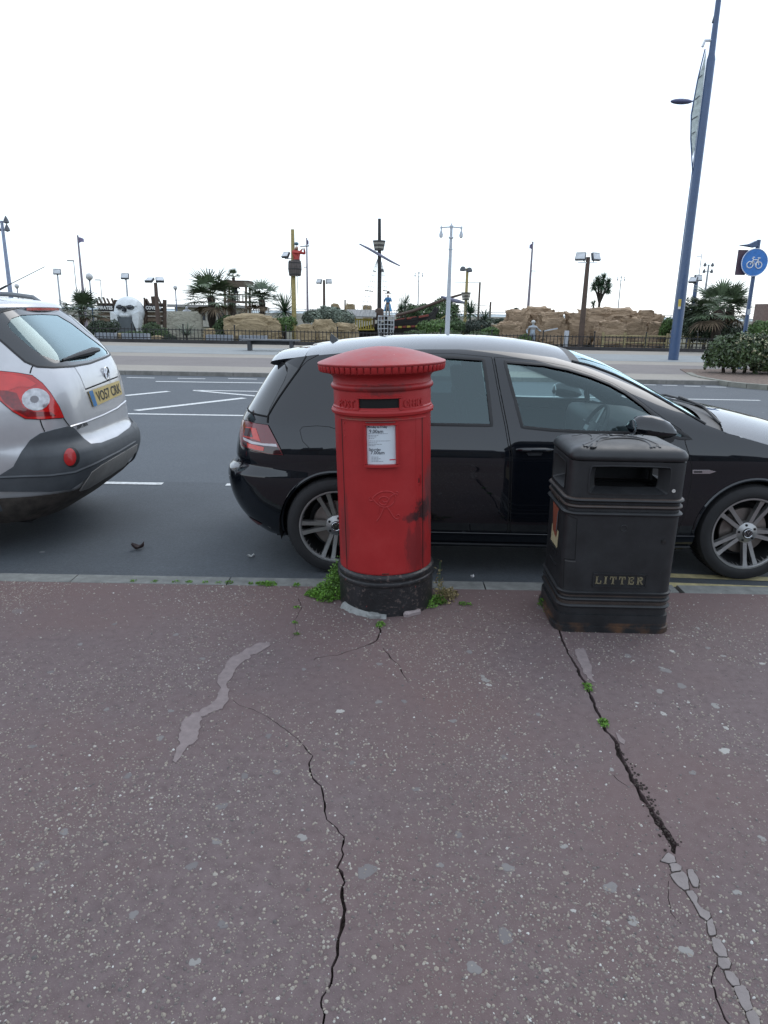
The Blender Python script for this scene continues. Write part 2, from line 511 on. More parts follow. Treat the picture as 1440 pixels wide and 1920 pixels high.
# ---- pavement with its cracks cut in
def c7(l): return [(300 + x / 2.56, 1150 + y / 2.56) for x, y in l]
def c8(l): return [(1000 + x / 2.493, 1150 + y / 2.493) for x, y in l]
def ground(l): return [(G(x, y).x, G(x, y).y) for x, y in l]
CRACKS = [   # pixel path, width (m) along it
    (c7([(350, 415), (380, 440), (450, 462), (520, 500), (600, 555), (660, 600), (700, 650), (735, 685), (715, 720), (730, 790), (770, 830), (785, 890), (800, 990), (850, 1030), (885, 1070), (870, 1130), (882, 1155), (855, 1220), (890, 1290), (872, 1330), (890, 1420), (872, 1500), (855, 1560), (850, 1640), (820, 1700), (815, 1780), (775, 1840), (770, 1890), (790, 1925), (770, 2050)]),
     [.002, .003, .003, .003, .004, .004, .005, .006, .006, .008, .007, .007, .006, .006, .006, .006, .007, .009, .011, .013, .013, .014, .012, .009, .008, .007, .006, .006, .006, .004]),
    (c7([(1054, 62), (1060, 82), (1048, 120), (1020, 145), (960, 165), (900, 185), (850, 200), (800, 205), (750, 215), (740, 225)]), [.012, .012, .012, .01, .005, .005, .005, .004, .006, .002]),
    (c7([(1068, 160), (1090, 190), (1100, 205), (1112, 218), (1150, 250), (1160, 275), (1190, 330)]), [.003, .006, .008, .008, .003, .006, .002]),
    (c8([(60, 5), (120, 75), (140, 130), (160, 180), (190, 230), (220, 290), (245, 330), (280, 410), (310, 480), (340, 550), (385, 600), (412, 680), (450, 750), (490, 820), (530, 890), (575, 960), (622, 1020), (648, 1075), (652, 1112), (660, 1125)]),
     [.008, .012, .012, .012, .016, .018, .018, .016, .016, .016, .018, .018, .017, .018, .021, .027, .034, .027, .018, .006]),
    (c8([(862, 1640), (832, 1720), (850, 1800), (880, 1870), (915, 1925), (960, 2010)]), [.003, .005, .006, .006, .006, .005]),
    (c8([(632, 1250), (628, 1330), (645, 1400), (690, 1450)]), [.002, .003, .003, .002]),
    ([(705, 1186), (800, 1183), (850, 1172), (885, 1180), (930, 1188), (985, 1187), (1035, 1183)], [.002, .003, .004, .004, .003, .004, .003]),
    ([(560, 1122), (565, 1140), (552, 1165), (556, 1186), (540, 1205)], [.004, .005, .003, .003, .002]),
    ([(836, 1133), (870, 1136), (900, 1142), (930, 1160), (960, 1182)], [.003, .005, .003, .003, .002]),
    (c8([(375, 755), (400, 780), (440, 808)]), [.003, .004, .002]),
]
rnd = random.Random(3)
def crack_poly(path, widths):
    g = [Vector(p) for p in ground(path)]
    # roughen: subdivide with jitter
    pts, ws = [], []
    for i in range(len(g) - 1):
        k = max(2, int((g[i + 1] - g[i]).length / 0.018))
        for t in range(k):
            u = t / k; p = g[i].lerp(g[i + 1], u); w = widths[i] * (1 - u) + widths[i + 1] * u
            pts.append(p); ws.append(w * (.8 + .5 * noise.noise(Vector((p.x * 30, p.y * 30, 8.0)))))
    pts.append(g[-1]); ws.append(widths[-1])
    Lp, Rp = [], []
    for i, p in enumerate(pts):
        t = (pts[min(i + 1, len(pts) - 1)] - pts[max(i - 1, 0)]).normalized(); n = Vector((-t.y, t.x))
        w_ = None; j = (noise.noise(Vector((p.x * 22, p.y * 22, 1.7))) * 0.006 + noise.noise(Vector((p.x * 70, p.y * 70, 5.0))) * 0.003) * (0 if i in (0, len(pts) - 1) else 1)
        q = p + n * j
        Lp.append(tuple(q + n * ws[i] * (0.5 + 0.35 * (rnd.random() - .5)))); Rp.append(tuple(q - n * ws[i] * (0.5 + 0.35 * (rnd.random() - .5))))
    return Lp + Rp[::-1]
crack_polys = [crack_poly(*c) for c in CRACKS]
def pavement_mesh():
    outer = [(-60, -39.9), (60, -39.9), (60, KERB_A), (-60, KERB_A)]
    vs = [Vector(p) for p in outer]; es = [(0, 1), (1, 2), (2, 3), (3, 0)]
    for p in crack_polys:
        b = len(vs); vs += [Vector(q) for q in p]; es += [(b + i, b + (i + 1) % len(p)) for i in range(len(p))]
    cv, ce, cf, *_ = delaunay_2d_cdt(vs, es, [], 0, 1e-6)
    c2 = np.array([(v.x, v.y) for v in cv]); tri = np.array([t for t in cf if len(t) == 3]); cen = c2[tri].mean(1)
    ins = np.zeros(len(tri), bool)
    for p in crack_polys: ins |= pip(p, cen)
    top, hole = tri[~ins], tri[ins]
    mb = MB(); mb.v = [(a, b, 0.0) for a, b in c2]
    for t in top:
        a, b, c = (c2[i] for i in t)
        t = tuple(int(i) for i in t)
        if (b[0] - a[0]) * (c[1] - a[1]) - (b[1] - a[1]) * (c[0] - a[0]) < 0: t = t[::-1]
        mb.f.append(t)
    # groove walls
    ec = {}
    for t in hole:
        t = [int(i) for i in t]
        for i in range(3):
            a, b = t[i], t[(i + 1) % 3]
            if (b, a) in ec: del ec[(b, a)]
            else: ec[(a, b)] = 1
    dep = -0.022
    for (a, b) in ec:
        k = len(mb.v)
        mb.v += [(*c2[a], 0.0), (*c2[b], 0.0), (*c2[b], dep - .03), (*c2[a], dep - .03)]; mb.f.append((k, k + 1, k + 2, k + 3))
    soil = MB(); soil.v = [(a, b, dep + 0.008 * noise.noise(Vector((a * 40, b * 40, 0)))) for a, b in c2]
    soil.f = [tuple(int(i) for i in t) for t in hole]
    return mb, soil
pm, soilm = pavement_mesh()
pavement = tag(obj('pavement', pm, M_PAVE, smooth=False), kind='structure')
obj('crack_soil', soilm, M_SOIL, pavement, smooth=False)

def slab_patch(name, pix, z0, z1, m, parent, mapf=None):
    g = ground(pix)
    mb = MB(); mb.prism(g, z0, z1, frame=lambda u, v, d: Vector((u, v, d)))
    return obj(name, mb, m, parent, smooth=False)
patch_px = c7([(525, 140), (532, 155), (490, 185), (440, 205), (400, 235), (365, 262), (345, 305), (318, 340), (330, 370), (325, 425), (300, 460), (240, 480), (195, 500), (190, 560), (185, 605), (160, 632), (130, 640), (100, 690), (75, 722), (62, 712), (75, 660), (95, 620), (90, 580), (110, 520), (150, 490), (190, 465), (250, 440), (275, 400), (295, 360), (270, 335), (290, 295), (310, 265), (320, 235), (355, 205), (400, 185), (450, 155), (490, 140)])
def rough_edge(pix, amp, seed):
    out = []
    for x, y in resample(pix, 5):
        out.append((x + amp * noise.noise(Vector((x * .13, y * .13, seed))) + amp * .5 * noise.noise(Vector((x * .4, y * .4, seed))), y + amp * .7 * noise.noise(Vector((x * .13, y * .13, seed + 9)))))
    return out
slab_patch('repair_patch', rough_edge(patch_px, 5, 2.0), -0.004, 0.0035, M_PATCH, pavement)
slab_patch('repair_patch', rough_edge(c8([(190, 170), (232, 166), (250, 200), (272, 250), (275, 290), (290, 325), (262, 310), (235, 275), (212, 230)]), 4, 4.0), -0.004, 0.003, M_PATCH, pavement)
slab_patch('repair_patch', rough_edge(c8([(385, 560), (402, 570), (430, 600), (425, 615), (400, 600)]), 2, 4.0), -0.004, 0.003, M_PATCH, pavement)
STONES = [[(628, 1120), (660, 1140), (666, 1166), (632, 1170), (596, 1160), (604, 1148)], [(634, 1173), (668, 1170), (692, 1186), (690, 1203), (648, 1212)],
          [(640, 1222), (700, 1208), (722, 1240), (728, 1292), (705, 1296), (660, 1258)], [(720, 1200), (745, 1198), (775, 1250), (772, 1282), (748, 1280), (726, 1240)],
          [(712, 1302), (745, 1298), (768, 1330), (765, 1355), (790, 1385), (822, 1398), (830, 1420), (812, 1438), (782, 1420), (750, 1360)], [(812, 1440), (833, 1428), (852, 1480), (852, 1505), (825, 1510), (815, 1490)],
          [(832, 1520), (870, 1526), (900, 1570), (907, 1608), (870, 1606), (845, 1580)], [(862, 1612), (910, 1614), (924, 1640), (915, 1662), (885, 1664), (864, 1648)],
          [(892, 1672), (930, 1680), (960, 1715), (965, 1742), (932, 1744), (905, 1712)], [(935, 1748), (985, 1742), (1008, 1775), (1012, 1815), (1028, 1850), (990, 1865), (955, 1800)],
          [(992, 1868), (1030, 1855), (1055, 1895), (1062, 1935), (1020, 1935), (1000, 1900)]]
M_SETT = mat('grey_mortar_stone', (0.215, 0.188, 0.182), 0.9, var=0.14, scale=22, bmp=0.35, bscale=150, island=0.1)
for s in STONES:
    slab_patch('mortar_slab', rough_edge(chaikin(c8(s), 1, .1), 1.5, 3.0), -0.006, 0.003, M_SETT, pavement)
    big = dilate(ground(c8(s)), 0.0025)
    obj('mortar_joint', MB().prism(big, -0.005, 0.0008, frame=lambda u, v, d: Vector((u, v, d))), M_SOIL, pavement, smooth=False)

# chewing-gum spots
gum_src = []
for k in range(5):
    rr = random.Random(k); mb = MB(); n = 14
    r1 = [1 + .2 * math.sin(2 * a + k) + .12 * math.sin(5 * a + 2 * k) + .22 * rr.uniform(-1, 1) for a in [2 * math.pi * j / n for j in range(n)]]
    vs = [(r1[j] * math.cos(2 * math.pi * j / n), r1[j] * math.sin(2 * math.pi * j / n), 0) for j in range(n)] + [(.85 * r1[j] * math.cos(2 * math.pi * j / n), .85 * r1[j] * math.sin(2 * math.pi * j / n), 1) for j in range(n)]
    mb.add(vs, [tuple(range(n, 2 * n))] + [(j, (j + 1) % n, (j + 1) % n + n, j + n) for j in range(n)])
    me = mb.mesh('gum_spot'); me.materials.append(mat('gum_%d' % k, [(0.145, .132, .132), (0.175, .163, .16), (0.235, .225, .215), (.15, .135, .135), (0.34, .33, .31)][k], 0.85, var=.2, scale=40))
    gum_src.append(me)
def c_g(l): return l
GUM = [(687, 1633, 17, 0), (638, 1333, 8, 4), (567, 1570, 9, 2), (948, 1755, 15, 0), (888, 1815, 13, 1), (1145, 1664, 13, 1), (1187, 1727, 10, 2), (1287, 1783, 11, 2), (1075, 1708, 5, 4), (952, 1627, 11, 1), (1057, 1587, 7, 2), (1358, 1407, 11, 4), (1243, 1338, 7, 4), (1237, 1296, 8, 2), (910, 1275, 8, 2), (917, 1284, 6, 4), (905, 1268, 5, 2), (1260, 1221, 6, 4), (880, 1222, 7, 1), (818, 1120, 4, 4), (1177, 1230, 8, 1), (1429, 1572, 7, 2), (1382, 1673, 7, 2), (1341, 1323, 9, 2), (1362, 1365, 6, 4), (1278, 1286, 10, 1), (1249, 1257, 10, 1), (1327, 1215, 6, 1), (1308, 1178, 5, 2), (1356, 1230, 5, 2), (1429, 1244, 6, 4), (1240, 1252, 5, 2), (1194, 1318, 4, 4), (1291, 1317, 4, 4), (1299, 1449, 7, 1), (1147, 1443, 5, 2), (416, 1512, 10, 0), (459, 1455, 8, 0), (406, 1578, 9, 1), (365, 1804, 9, 2), (417, 1734, 9, 0), (360, 1624, 10, 0), (300, 1384, 8, 1), (320, 1333, 6, 1), (503, 1380, 7, 0), (519, 1447, 8, 1), (710, 1316, 7, 1), (758, 1315, 6, 0), (711, 1245, 6, 1), (330, 1190, 6, 1), (380, 1235, 6, 1), (215, 1170, 5, 0), (150, 1208, 6, 1), (95, 1260, 6, 0), (200, 1330, 6, 1), (60, 1400, 7, 0), (240, 1455, 8, 0), (120, 1560, 9, 1), (850, 1352, 7, 1), (945, 1420, 7, 0), (780, 1480, 7, 0), (860, 1565, 8, 0), (1010, 1340, 6, 1), (660, 1430, 6, 0), (570, 1255, 5, 1), (825, 1622, 7, 1), (250, 1715, 9, 1)]
for i, (x, y, rp, k) in enumerate(GUM):
    p = G(x, y); r = .88 * rp / FPX * math.hypot(p.y, EYE)
    o = link('gum_spot', gum_src[k], None, pavement, p + Vector((0, 0, 0.0002)))
    o.scale = (r, r * 1.05, 0.0009); o.rotation_euler = (0, 0, i * 1.3)

# loose aggregate standing proud of the surface
def chips():
    rg = np.random.default_rng(5)
    n = 118000
    y = 0.95 + 2.9 * rg.random(n) ** 1.15
    x = (rg.random(n) - .5) * 2 * (1.05 + y * 0.66)
    clump = np.array([noise.noise(Vector((a * 1.7, b * 1.7, 0))) for a, b in zip(x, y)])
    keep = rg.random(n) < np.clip(0.56 + clump * 0.9 - 0.09 * (y - 1.5), .12, 1)
    for p in crack_polys: keep &= ~pip(p, np.stack([x, y], 1))
    keep &= ~pip(ground(patch_px), np.stack([x, y], 1))
    for s in STONES: keep &= ~pip(ground(c8(s)), np.stack([x, y], 1))
    x, y = x[keep], y[keep]; n = len(x)
    r = 0.0020 + 0.0040 * rg.random(n) ** 2.0 + 0.0026 * (rg.random(n) < 0.04)
    asp = 0.55 + .45 * rg.random(n); rot = rg.random(n) * 6.28; h = r * (0.25 + .4 * rg.random(n))
    K = 6; V = np.zeros((n, 2 * K, 3)); 
    for j in range(K):
        a = 2 * np.pi * j / K; q = r * (0.75 + .45 * rg.random(n))
        lx = q * np.cos(a); ly = q * np.sin(a) * asp
        X = lx * np.cos(rot) - ly * np.sin(rot); Y = lx * np.sin(rot) + ly * np.cos(rot)
        V[:, j] = np.stack([x + X, y + Y, np.full(n, -0.0003)], 1)
        V[:, K + j] = np.stack([x + X * .62, y + Y * .62, h * (.7 + .5 * rg.random(n))], 1)
    base = (np.arange(n) * 2 * K)[:, None, None]
    quads = np.array([[j, (j + 1) % K, (j + 1) % K + K, j + K] for j in range(K)])
    q = (base + quads[None]).reshape(-1); t = ((np.arange(n) * 2 * K)[:, None] + np.arange(K, 2 * K)[None]).reshape(-1)
    me = bpy.data.meshes.new('stone_chips')
    me.vertices.add(n * 2 * K); me.vertices.foreach_set('co', V.reshape(-1))
    loops = np.concatenate([q, t]); me.loops.add(len(loops)); me.loops.foreach_set('vertex_index', loops)
    starts = np.concatenate([np.arange(n * K) * 4, n * K * 4 + np.arange(n) * K]); me.polygons.add(len(starts)); me.polygons.foreach_set('loop_start', starts)
    me.update(calc_edges=True); me.validate()
    m, nt, b = new_mat('chip_stone')
    g = N(nt, 'ShaderNodeNewGeometry')
    c = ramp(nt, g.outputs['Random Per Island'], [(0, (0.085, 0.074, 0.073)), (0.2, (0.15, 0.122, 0.112)), (0.5, (0.205, 0.172, 0.148)), (0.8, (0.27, 0.235, 0.19)), (0.97, (0.31, 0.285, 0.25)), (1, (0.5, 0.5, 0.47))])
    L(nt, c.outputs[0], b.inputs['Base Color']); b.inputs['Roughness'].default_value = 0.5
    o = link('stone_chips', me, m, pavement); o['kind'] = 'stuff'
chips()

# ---- kerb stones, near side
def kerb_stone(x0, x1, y0, y1, z0, z1, m, parent, bev=0.012):
    mb = MB(); g = 0.004
    x0 += g; x1 -= g
    prof = [(y0, z0), (y0, z1 - bev * .3), (y0 + bev * .4, z1), (y1 - bev, z1), (y1, z1 - bev), (y1, z0)]
    vs = [(x, y, z) for x in (x0, x1) for y, z in prof]; n = len(prof)
    mb.add(vs, [tuple(range(n)), tuple(range(2 * n - 1, n - 1, -1))] + [((i + 1) % n, i, i + n, (i + 1) % n + n) for i in range(n)])
    return obj('kerb_stone', mb, m, parent, smooth=False)
kerb = tag(thing('kerb', 'row of worn grey kerb stones between red pavement and parking bay', 'kerb'), kind='structure')
for k in ('label', 'category'): del kerb[k]
js = [G(432, 1085).x, -0.255]
xs = [js[0] - 0.915 * k for k in range(40, -1, -1)]
for a, b_ in zip(xs[:-1], xs[1:]): kerb_stone(a, b_, KERB_A, KERB_B, -0.3, 0.004, M_KERB, kerb)
kerb_stone(xs[-1], -0.25, KERB_A, KERB_B, -0.3, 0.004, M_KERB, kerb)
j2 = G(905, 1090).x; j3 = G(1272, 1103).x
kerb_stone(0.27, j2, KERB_A, KERB_B, -0.3, 0.003, M_KERB, kerb)
kerb_stone(j2, j3 - 0.02, KERB_A, KERB_B, -0.3, 0.004, M_KERB, kerb)
for k in range(40): kerb_stone(j3 + .005 + .915 * k, j3 + .915 * (k + 1), KERB_A, KERB_B, -0.3, 0.002, M_KERB, kerb)
sheet('kerb_bedding', -39, 39, KERB_A - .02, KERB_B, -0.02, M_SOIL, kerb)
far_kerb = tag(bpy.data.objects.new('far_kerb', None), kind='structure'); COL.objects.link(far_kerb)
src = kerb_stone(0, 0.915, FAR, FAR + .16, -0.3, 0.012, mat('far_kerb_stone', (0.24, 0.23, 0.21), .9, var=.25, scale=5), far_kerb)
src.location.x = -24
for k in range(1, 37):
    c = src.copy(); COL.objects.link(c); c.location.x = -24 + .915 * k

# ---- road paint
def line(name, x0, x1, y, w, m=M_WHITE_LINE, z=0.004):
    return sheet(name, x0, x1, y - w / 2, y + w / 2, ROAD_Z + z, m, road)
def strip(name, a, b, w, m=M_WHITE_LINE):
    a = Vector(a[:2]); b = Vector(b[:2]); n = (b - a).normalized(); n = Vector((-n.y, n.x)) * w / 2
    vs = [(*(a + n), ROAD_Z + .004), (*(a - n), ROAD_Z + .004), (*(b - n), ROAD_Z + .004), (*(b + n), ROAD_Z + .004)]
    return obj(name, MB().add(vs, [(3, 2, 1, 0)] if True else []), m, road, smooth=False)
def gz(x, y): return G(x, y, ROAD_Z)
strip('bay_line', gz(150, 905), gz(305, 907.5), .09)
strip('bay_line', gz(424, 909), gz(640, 913), .09)
for x0, x1, y in ((-14, -9, 0), (-8.6, -3.2, 0)): pass
a, b_ = gz(180, 776.5), gz(640, 782.5); strip('lane_line', (a.x - 9, a.y), b_, .11)
strip('lane_line', gz(292, 715.5), gz(760, 722), .13)
strip('lane_line', (gz(292, 715.5).x - 6.5, gz(292, 715.5).y), (gz(292, 715.5).x - 2.5, gz(292, 715.5).y), .13)
strip('lane_line', gz(362, 732), gz(1425, 751), .11)
strip('hatch_line', gz(235, 742), gz(316, 734), .16)
strip('hatch_line', gz(255, 770), gz(458, 746.5), .16)
strip('hatch_line', gz(365, 732.5), gz(640, 757), .13)
for x0 in (-16, -13, -10, ): pass
for px0, px1, py in ((238, 290, 708), (333, 385, 709.5), (428, 482, 710), (1095, 1160, 719), (1200, 1230, 721.5), (1242, 1270, 722.5), (1283, 1313, 724), (1323, 1362, 725.5)):
    strip('dash_line', gz(px0, py), gz(px1, py + (px1 - px0) * .02), .10)
# cycle symbol painted on the lane, seen end on
cy0 = gz(1238, 712)
def cyc(pts, w=.07):
    for p, q in zip(pts[:-1], pts[1:]): strip('cycle_symbol', (cy0.x + p[0], cy0.y + p[1]), (cy0.x + q[0], cy0.y + q[1]), w)
for cx in (-.42, .42): cyc([(cx + .3 * math.cos(a), .45 * math.sin(a)) for a in [2 * math.pi * k / 12 for k in range(13)]])
cyc([(-.42, 0), (-.1, .0), (.3, .9), (-.25, .9), (-.1, 0)]); cyc([(.42, 0), (.25, 1.25), (.5, 1.3)])
strip('yellow_line', gz(1150, 1093), gz(1480, 1105.5), .075, M_YELLOW_LINE)
strip('yellow_line', gz(1150, 1076), gz(1480, 1088), .075, M_YELLOW_LINE)
# ================================================================== THE PILLAR BOX
def red_paint():
    m, nt, b = new_mat('pillar_box_red')
    v = coords(nt)
    c = ramp(nt, tex_noise(nt, v, 5, 6), [(0.25, (0.32, 0.021, 0.022)), (0.55, (0.375, 0.026, 0.027)), (0.8, (0.41, 0.038, 0.038))]).outputs[0]
    # chalky bloom on the lid
    sep = N(nt, 'ShaderNodeSeparateXYZ'); L(nt, v, sep.inputs[0])
    top = ramp(nt, sep.outputs['Z'], [(0.0, (0, 0, 0)), (1.0, (1, 1, 1))])
    z = math_n(nt, 'SUBTRACT', sep.outputs['Z'], 1.295); z = math_n(nt, 'MULTIPLY', z, 60, True)
    nt.nodes.remove(top)
    bl = ramp(nt, tex_noise(nt, v, 14, 8, .75), [(0.35, (0, 0, 0)), (0.75, (1, 1, 1))]).outputs[0]
    c = mix_c(nt, math_n(nt, 'MULTIPLY', z, math_n(nt, 'ADD', math_n(nt, 'MULTIPLY', bl, .5), .08)), c, (0.30, 0.13, 0.13))
    sp = ramp(nt, tex_noise(nt, v, 55, 2), [(0.74, (0, 0, 0)), (0.78, (1, 1, 1))]).outputs[0]
    c = mix_c(nt, math_n(nt, 'MULTIPLY', sp, z), c, (0.5, 0.36, 0.34))
    # soot on the lock side, with its own ragged shape
    def blob(ctr, sx, sz, lo, hi, col, k, c, streak=1.0):
        mp = N(nt, 'ShaderNodeMapping'); mp.vector_type = 'POINT'
        mp.inputs['Location'].default_value = (-ctr[0] / sx, 0, -ctr[1] / sz); mp.inputs['Scale'].default_value = (1 / sx, 0.0, 1 / sz)
        L(nt, v, mp.inputs['Vector'])
        ln = N(nt, 'ShaderNodeVectorMath', operation='LENGTH'); L(nt, mp.outputs[0], ln.inputs[0])
        g = math_n(nt, 'SUBTRACT', 1.0, ln.outputs['Value'], True)
        mp2 = N(nt, 'ShaderNodeMapping'); mp2.inputs['Scale'].default_value = (1.0, 1.0, 1 / streak); L(nt, v, mp2.inputs['Vector'])
        nz = tex_noise(nt, mp2.outputs[0], 26, 6, .7)
        s = ramp(nt, math_n(nt, 'ADD', math_n(nt, 'MULTIPLY', g, .75), nz), [(lo, (0, 0, 0)), (hi, (1, 1, 1))]).outputs[0]
        return mix_c(nt, math_n(nt, 'MULTIPLY', s, k), c, col)
    c = blob((0.198, 0.555), 0.09, 0.12, .80, 1.02, (0.018, 0.016, 0.017), .9, c)
    c = blob((0.15, 0.53), 0.09, 0.05, .80, 1.05, (0.03, 0.02, 0.022), .7, c)
    c = blob((0.235, 0.62), 0.05, 0.30, .76, 1.05, (0.10, 0.055, 0.055), .7, c, 6)
    c = blob((0.16, 0.36), 0.11, 0.30, .84, 1.15, (0.07, 0.02, 0.022), .5, c, 3)
    c = blob((-0.21, 0.45), 0.05, 0.5, .92, 1.15, (0.12, 0.03, 0.03), .4, c, 6)
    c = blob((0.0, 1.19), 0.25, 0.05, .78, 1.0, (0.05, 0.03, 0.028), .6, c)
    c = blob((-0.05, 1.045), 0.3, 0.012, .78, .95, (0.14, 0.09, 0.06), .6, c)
    L(nt, c, b.inputs['Base Color'])
    b.inputs['Roughness'].default_value = 0.4
    b.inputs['Specular IOR Level'].default_value = 0.3
    bump(nt, tex_noise(nt, v, 70, 4), b, 0.12, 0.004)
    return m
def black_peel():
    m, nt, b = new_mat('peeling_black_paint')
    v = coords(nt)
    c = ramp(nt, tex_noise(nt, v, 8, 5), [(0.3, (0.012, 0.012, 0.013)), (0.7, (0.026, 0.026, 0.028))]).outputs[0]
    mp = N(nt, 'ShaderNodeMapping'); mp.inputs['Scale'].default_value = (1, 1, 1.5); L(nt, v, mp.inputs['Vector'])
    sc = ramp(nt, tex_noise(nt, mp.outputs[0], 42, 5, .6), [(0.55, (0, 0, 0)), (0.62, (1, 1, 1))]).outputs[0]
    reg = ramp(nt, tex_noise(nt, v, 7, 2), [(0.42, (0, 0, 0)), (0.6, (1, 1, 1))]).outputs[0]
    c = mix_c(nt, math_n(nt, 'MULTIPLY', math_n(nt, 'MULTIPLY', sc, reg), .8), c, (0.12, 0.09, 0.08))
    r = ramp(nt, tex_noise(nt, v, 30, 3), [(0.70, (0, 0, 0)), (0.73, (1, 1, 1))]).outputs[0]
    c = mix_c(nt, math_n(nt, 'MULTIPLY', r, .9), c, (0.30, 0.07, 0.06))
    L(nt, c, b.inputs['Base Color']); b.inputs['Roughness'].default_value = 0.38
    bump(nt, math_n(nt, 'ADD', sc, tex_noise(nt, v, 90, 4)), b, 0.3, 0.003)
    return m
M_RED, M_PEEL = red_paint(), black_peel()
M_DARK = mat('dark_void', (0.006, 0.006, 0.006), .9)
BX, BY = 0.022, 3.688
box = thing('pillar_box', 'old red cast-iron pillar post box with a fluted round cap and black base, leaning slightly', 'post box', (BX, BY, 0))
box.rotation_euler = (0, -R(2.1), 0)
def zf(y, r): return P(722, y, BY - r).z
RB = 0.2505
# body below the collar: door opening is a real recess all round its edge
body = [(RB + .006, .10), (RB + .004, zf(1086, RB)), (RB, zf(1078, RB)), (RB, zf(786, RB))]
z_col = zf(776, .262); z_m1 = zf(729, .262)
z_rim0, z_rim1 = zf(703, .325), zf(686, .329)
prof = [(RB, zf(1079, RB)), (RB, z_col - .035), (RB + .002, z_col - .02), (.264, z_col - .013), (.2665, z_col), (.262, z_col + .010), (.2565, z_col + .012), (.2565, z_col + .02), (RB + .001, z_col + .026),
        (RB + .001, z_m1 - .018), (.2585, z_m1 - .014), (.2645, z_m1 - .004), (.2645, z_m1 + .004), (.259, z_m1 + .013), (.254, z_m1 + .016), (.2515, z_m1 + .034), (.253, z_rim0 - .028), (.262, z_rim0 - .016), (.285, z_rim0 - .006), (.3, z_rim0 - .001)]
def lathe_obj(name, prof, m, parent, n=96, **kw): return obj(name, MB().lathe(prof, n, **kw), m, parent, angle=35)
lathe_obj('body', prof, M_RED, box)
# cap: plain ring, fluted rim of separate flutes, shallow dome
zt = P(716, 648.5, BY).z
dome = [(.300, z_rim0 - .001), (.314, z_rim0 + .001), (.316, z_rim1 - .009), (.3265, z_rim1 - .007), (.329, z_rim1 - .001), (.3275, z_rim1 + .003), (.320, z_rim1 + .006)]
for k in range(1, 13):
    t = k / 12; r = .320 * (1 - t)
    dome.append((max(r, .0005), z_rim1 + .006 + (zt - z_rim1 - .006) * (1 - (1 - t) ** 1.75)))
cap = lathe_obj('cap', dome, M_RED, box)
fl = MB()
z0, z1 = z_rim0 + .0005, z_rim1 - .009
prof_f = [(.3135, z0 - .001), (.318, z0 + .001), (.3225, z0 + .006), (.3265, z1 - .002), (.3262, z1 + .0005)]
hw = .0145; vs = []
for i, (r, z) in enumerate(prof_f):
    for sx in (-1, -.6, 0, .6, 1):
        vs.append((sx * hw * (0.9 + .1 * i / 4), -(r - (.004 if abs(sx) == 1 else 0) + (.0015 if sx == 0 else 0)), z))
fl.add(vs, [(i * 5 + j, i * 5 + j + 1, (i + 1) * 5 + j + 1, (i + 1) * 5 + j) for i in range(4) for j in range(4)])
fme = fl.mesh('cap_flute')
for k in range(60):
    o = link('cap_flute', fme, M_RED, cap); o.rotation_euler = (0, 0, 2 * math.pi * k / 60)
# plinth
pl = [(.2595, -.05), (.2595, .03), (.2585, zf(1104, .26)), (.2655, zf(1102, .26)), (.2680, zf(1099, .26)), (.2655, zf(1096, .26)), (.2600, zf(1094.5, .26)), (.2600, zf(1092, .26)), (.2650, zf(1090, .26)), (.2665, zf(1086.5, .26)), (.2635, zf(1083.5, .26)), (.2505, zf(1080, .255))]
lathe_obj('plinth', pl, M_PEEL, box)
plm = MB()
def cyl_frame(r, z0, a0=0.0):      # u along the curved face (m), v up, d outward
    return lambda u, v, d=0.0: Vector(((r + d) * math.sin(a0 + u / r), -(r + d) * math.cos(a0 + u / r), z0 + v))
text(plm, 'A. HANDYSIDE & CO LD', .021, cyl_frame(.2586, .125), .0012, sx=1.1)
text(plm, 'DERBY & LONDON', .021, cyl_frame(.2586, .095), .0012, sx=1.1)
obj('foundry_lettering', plm, M_PEEL, box)
# door: slightly proud curved plate between two joints
def ang(px, r=RB):     # pixel on the front -> angle round the barrel
    t = 0
    for _ in range(20):
        p = P(px, 860, BY - r * math.cos(t)); s = max(-.99, min(.99, (p.x - BX + .037 * p.z / 1.0) / r)); t = math.asin(s)
    return t
aL, aR = ang(645), ang(790)
zd0, zd1 = zf(1078, RB) + .004, z_col - .036
cf = cyl_frame(RB, 0.0)
def rect(u0, u1, v0, v1): return [(u0, v0), (u1, v0), (u1, v1), (u0, v1)]
door = panel('door', cf, rect(aL * RB, aR * RB, zd0, zd1), step=.02, off=.0035, thick=.004, m=M_RED, parent=box)
for u in (aL * RB - .002, aR * RB + .002):
    mb = MB(); mb.grid([[cf(u - .003, v, .0046), cf(u + .003, v, .0046)] for v in (zd0, zd1)]); obj('door_joint', mb, M_DARK, box, smooth=False)
us = ang(783) * RB - .016
obj('closing_strip', MB().grid([[cf(us + a, v, d) for a, d in ((-.001, .0034), (0, .0048), (.014, .0048), (.015, .0034))] for v in (zd0 + .003, zd1 - .003)]), M_RED, door, smooth=False)
# hood strip over the door
hood = MB(); rows = []
for d, v in ((.001, z_col - .028), (.012, z_col - .030), (.0125, z_col - .034), (.001, z_col - .036)):
    rows.append([cf(aL * RB - .012 + (aR - aL) * RB * k / 30 * 1.08, v, d) for k in range(31)])
obj('door_hood', hood.grid(rows), M_RED, box)
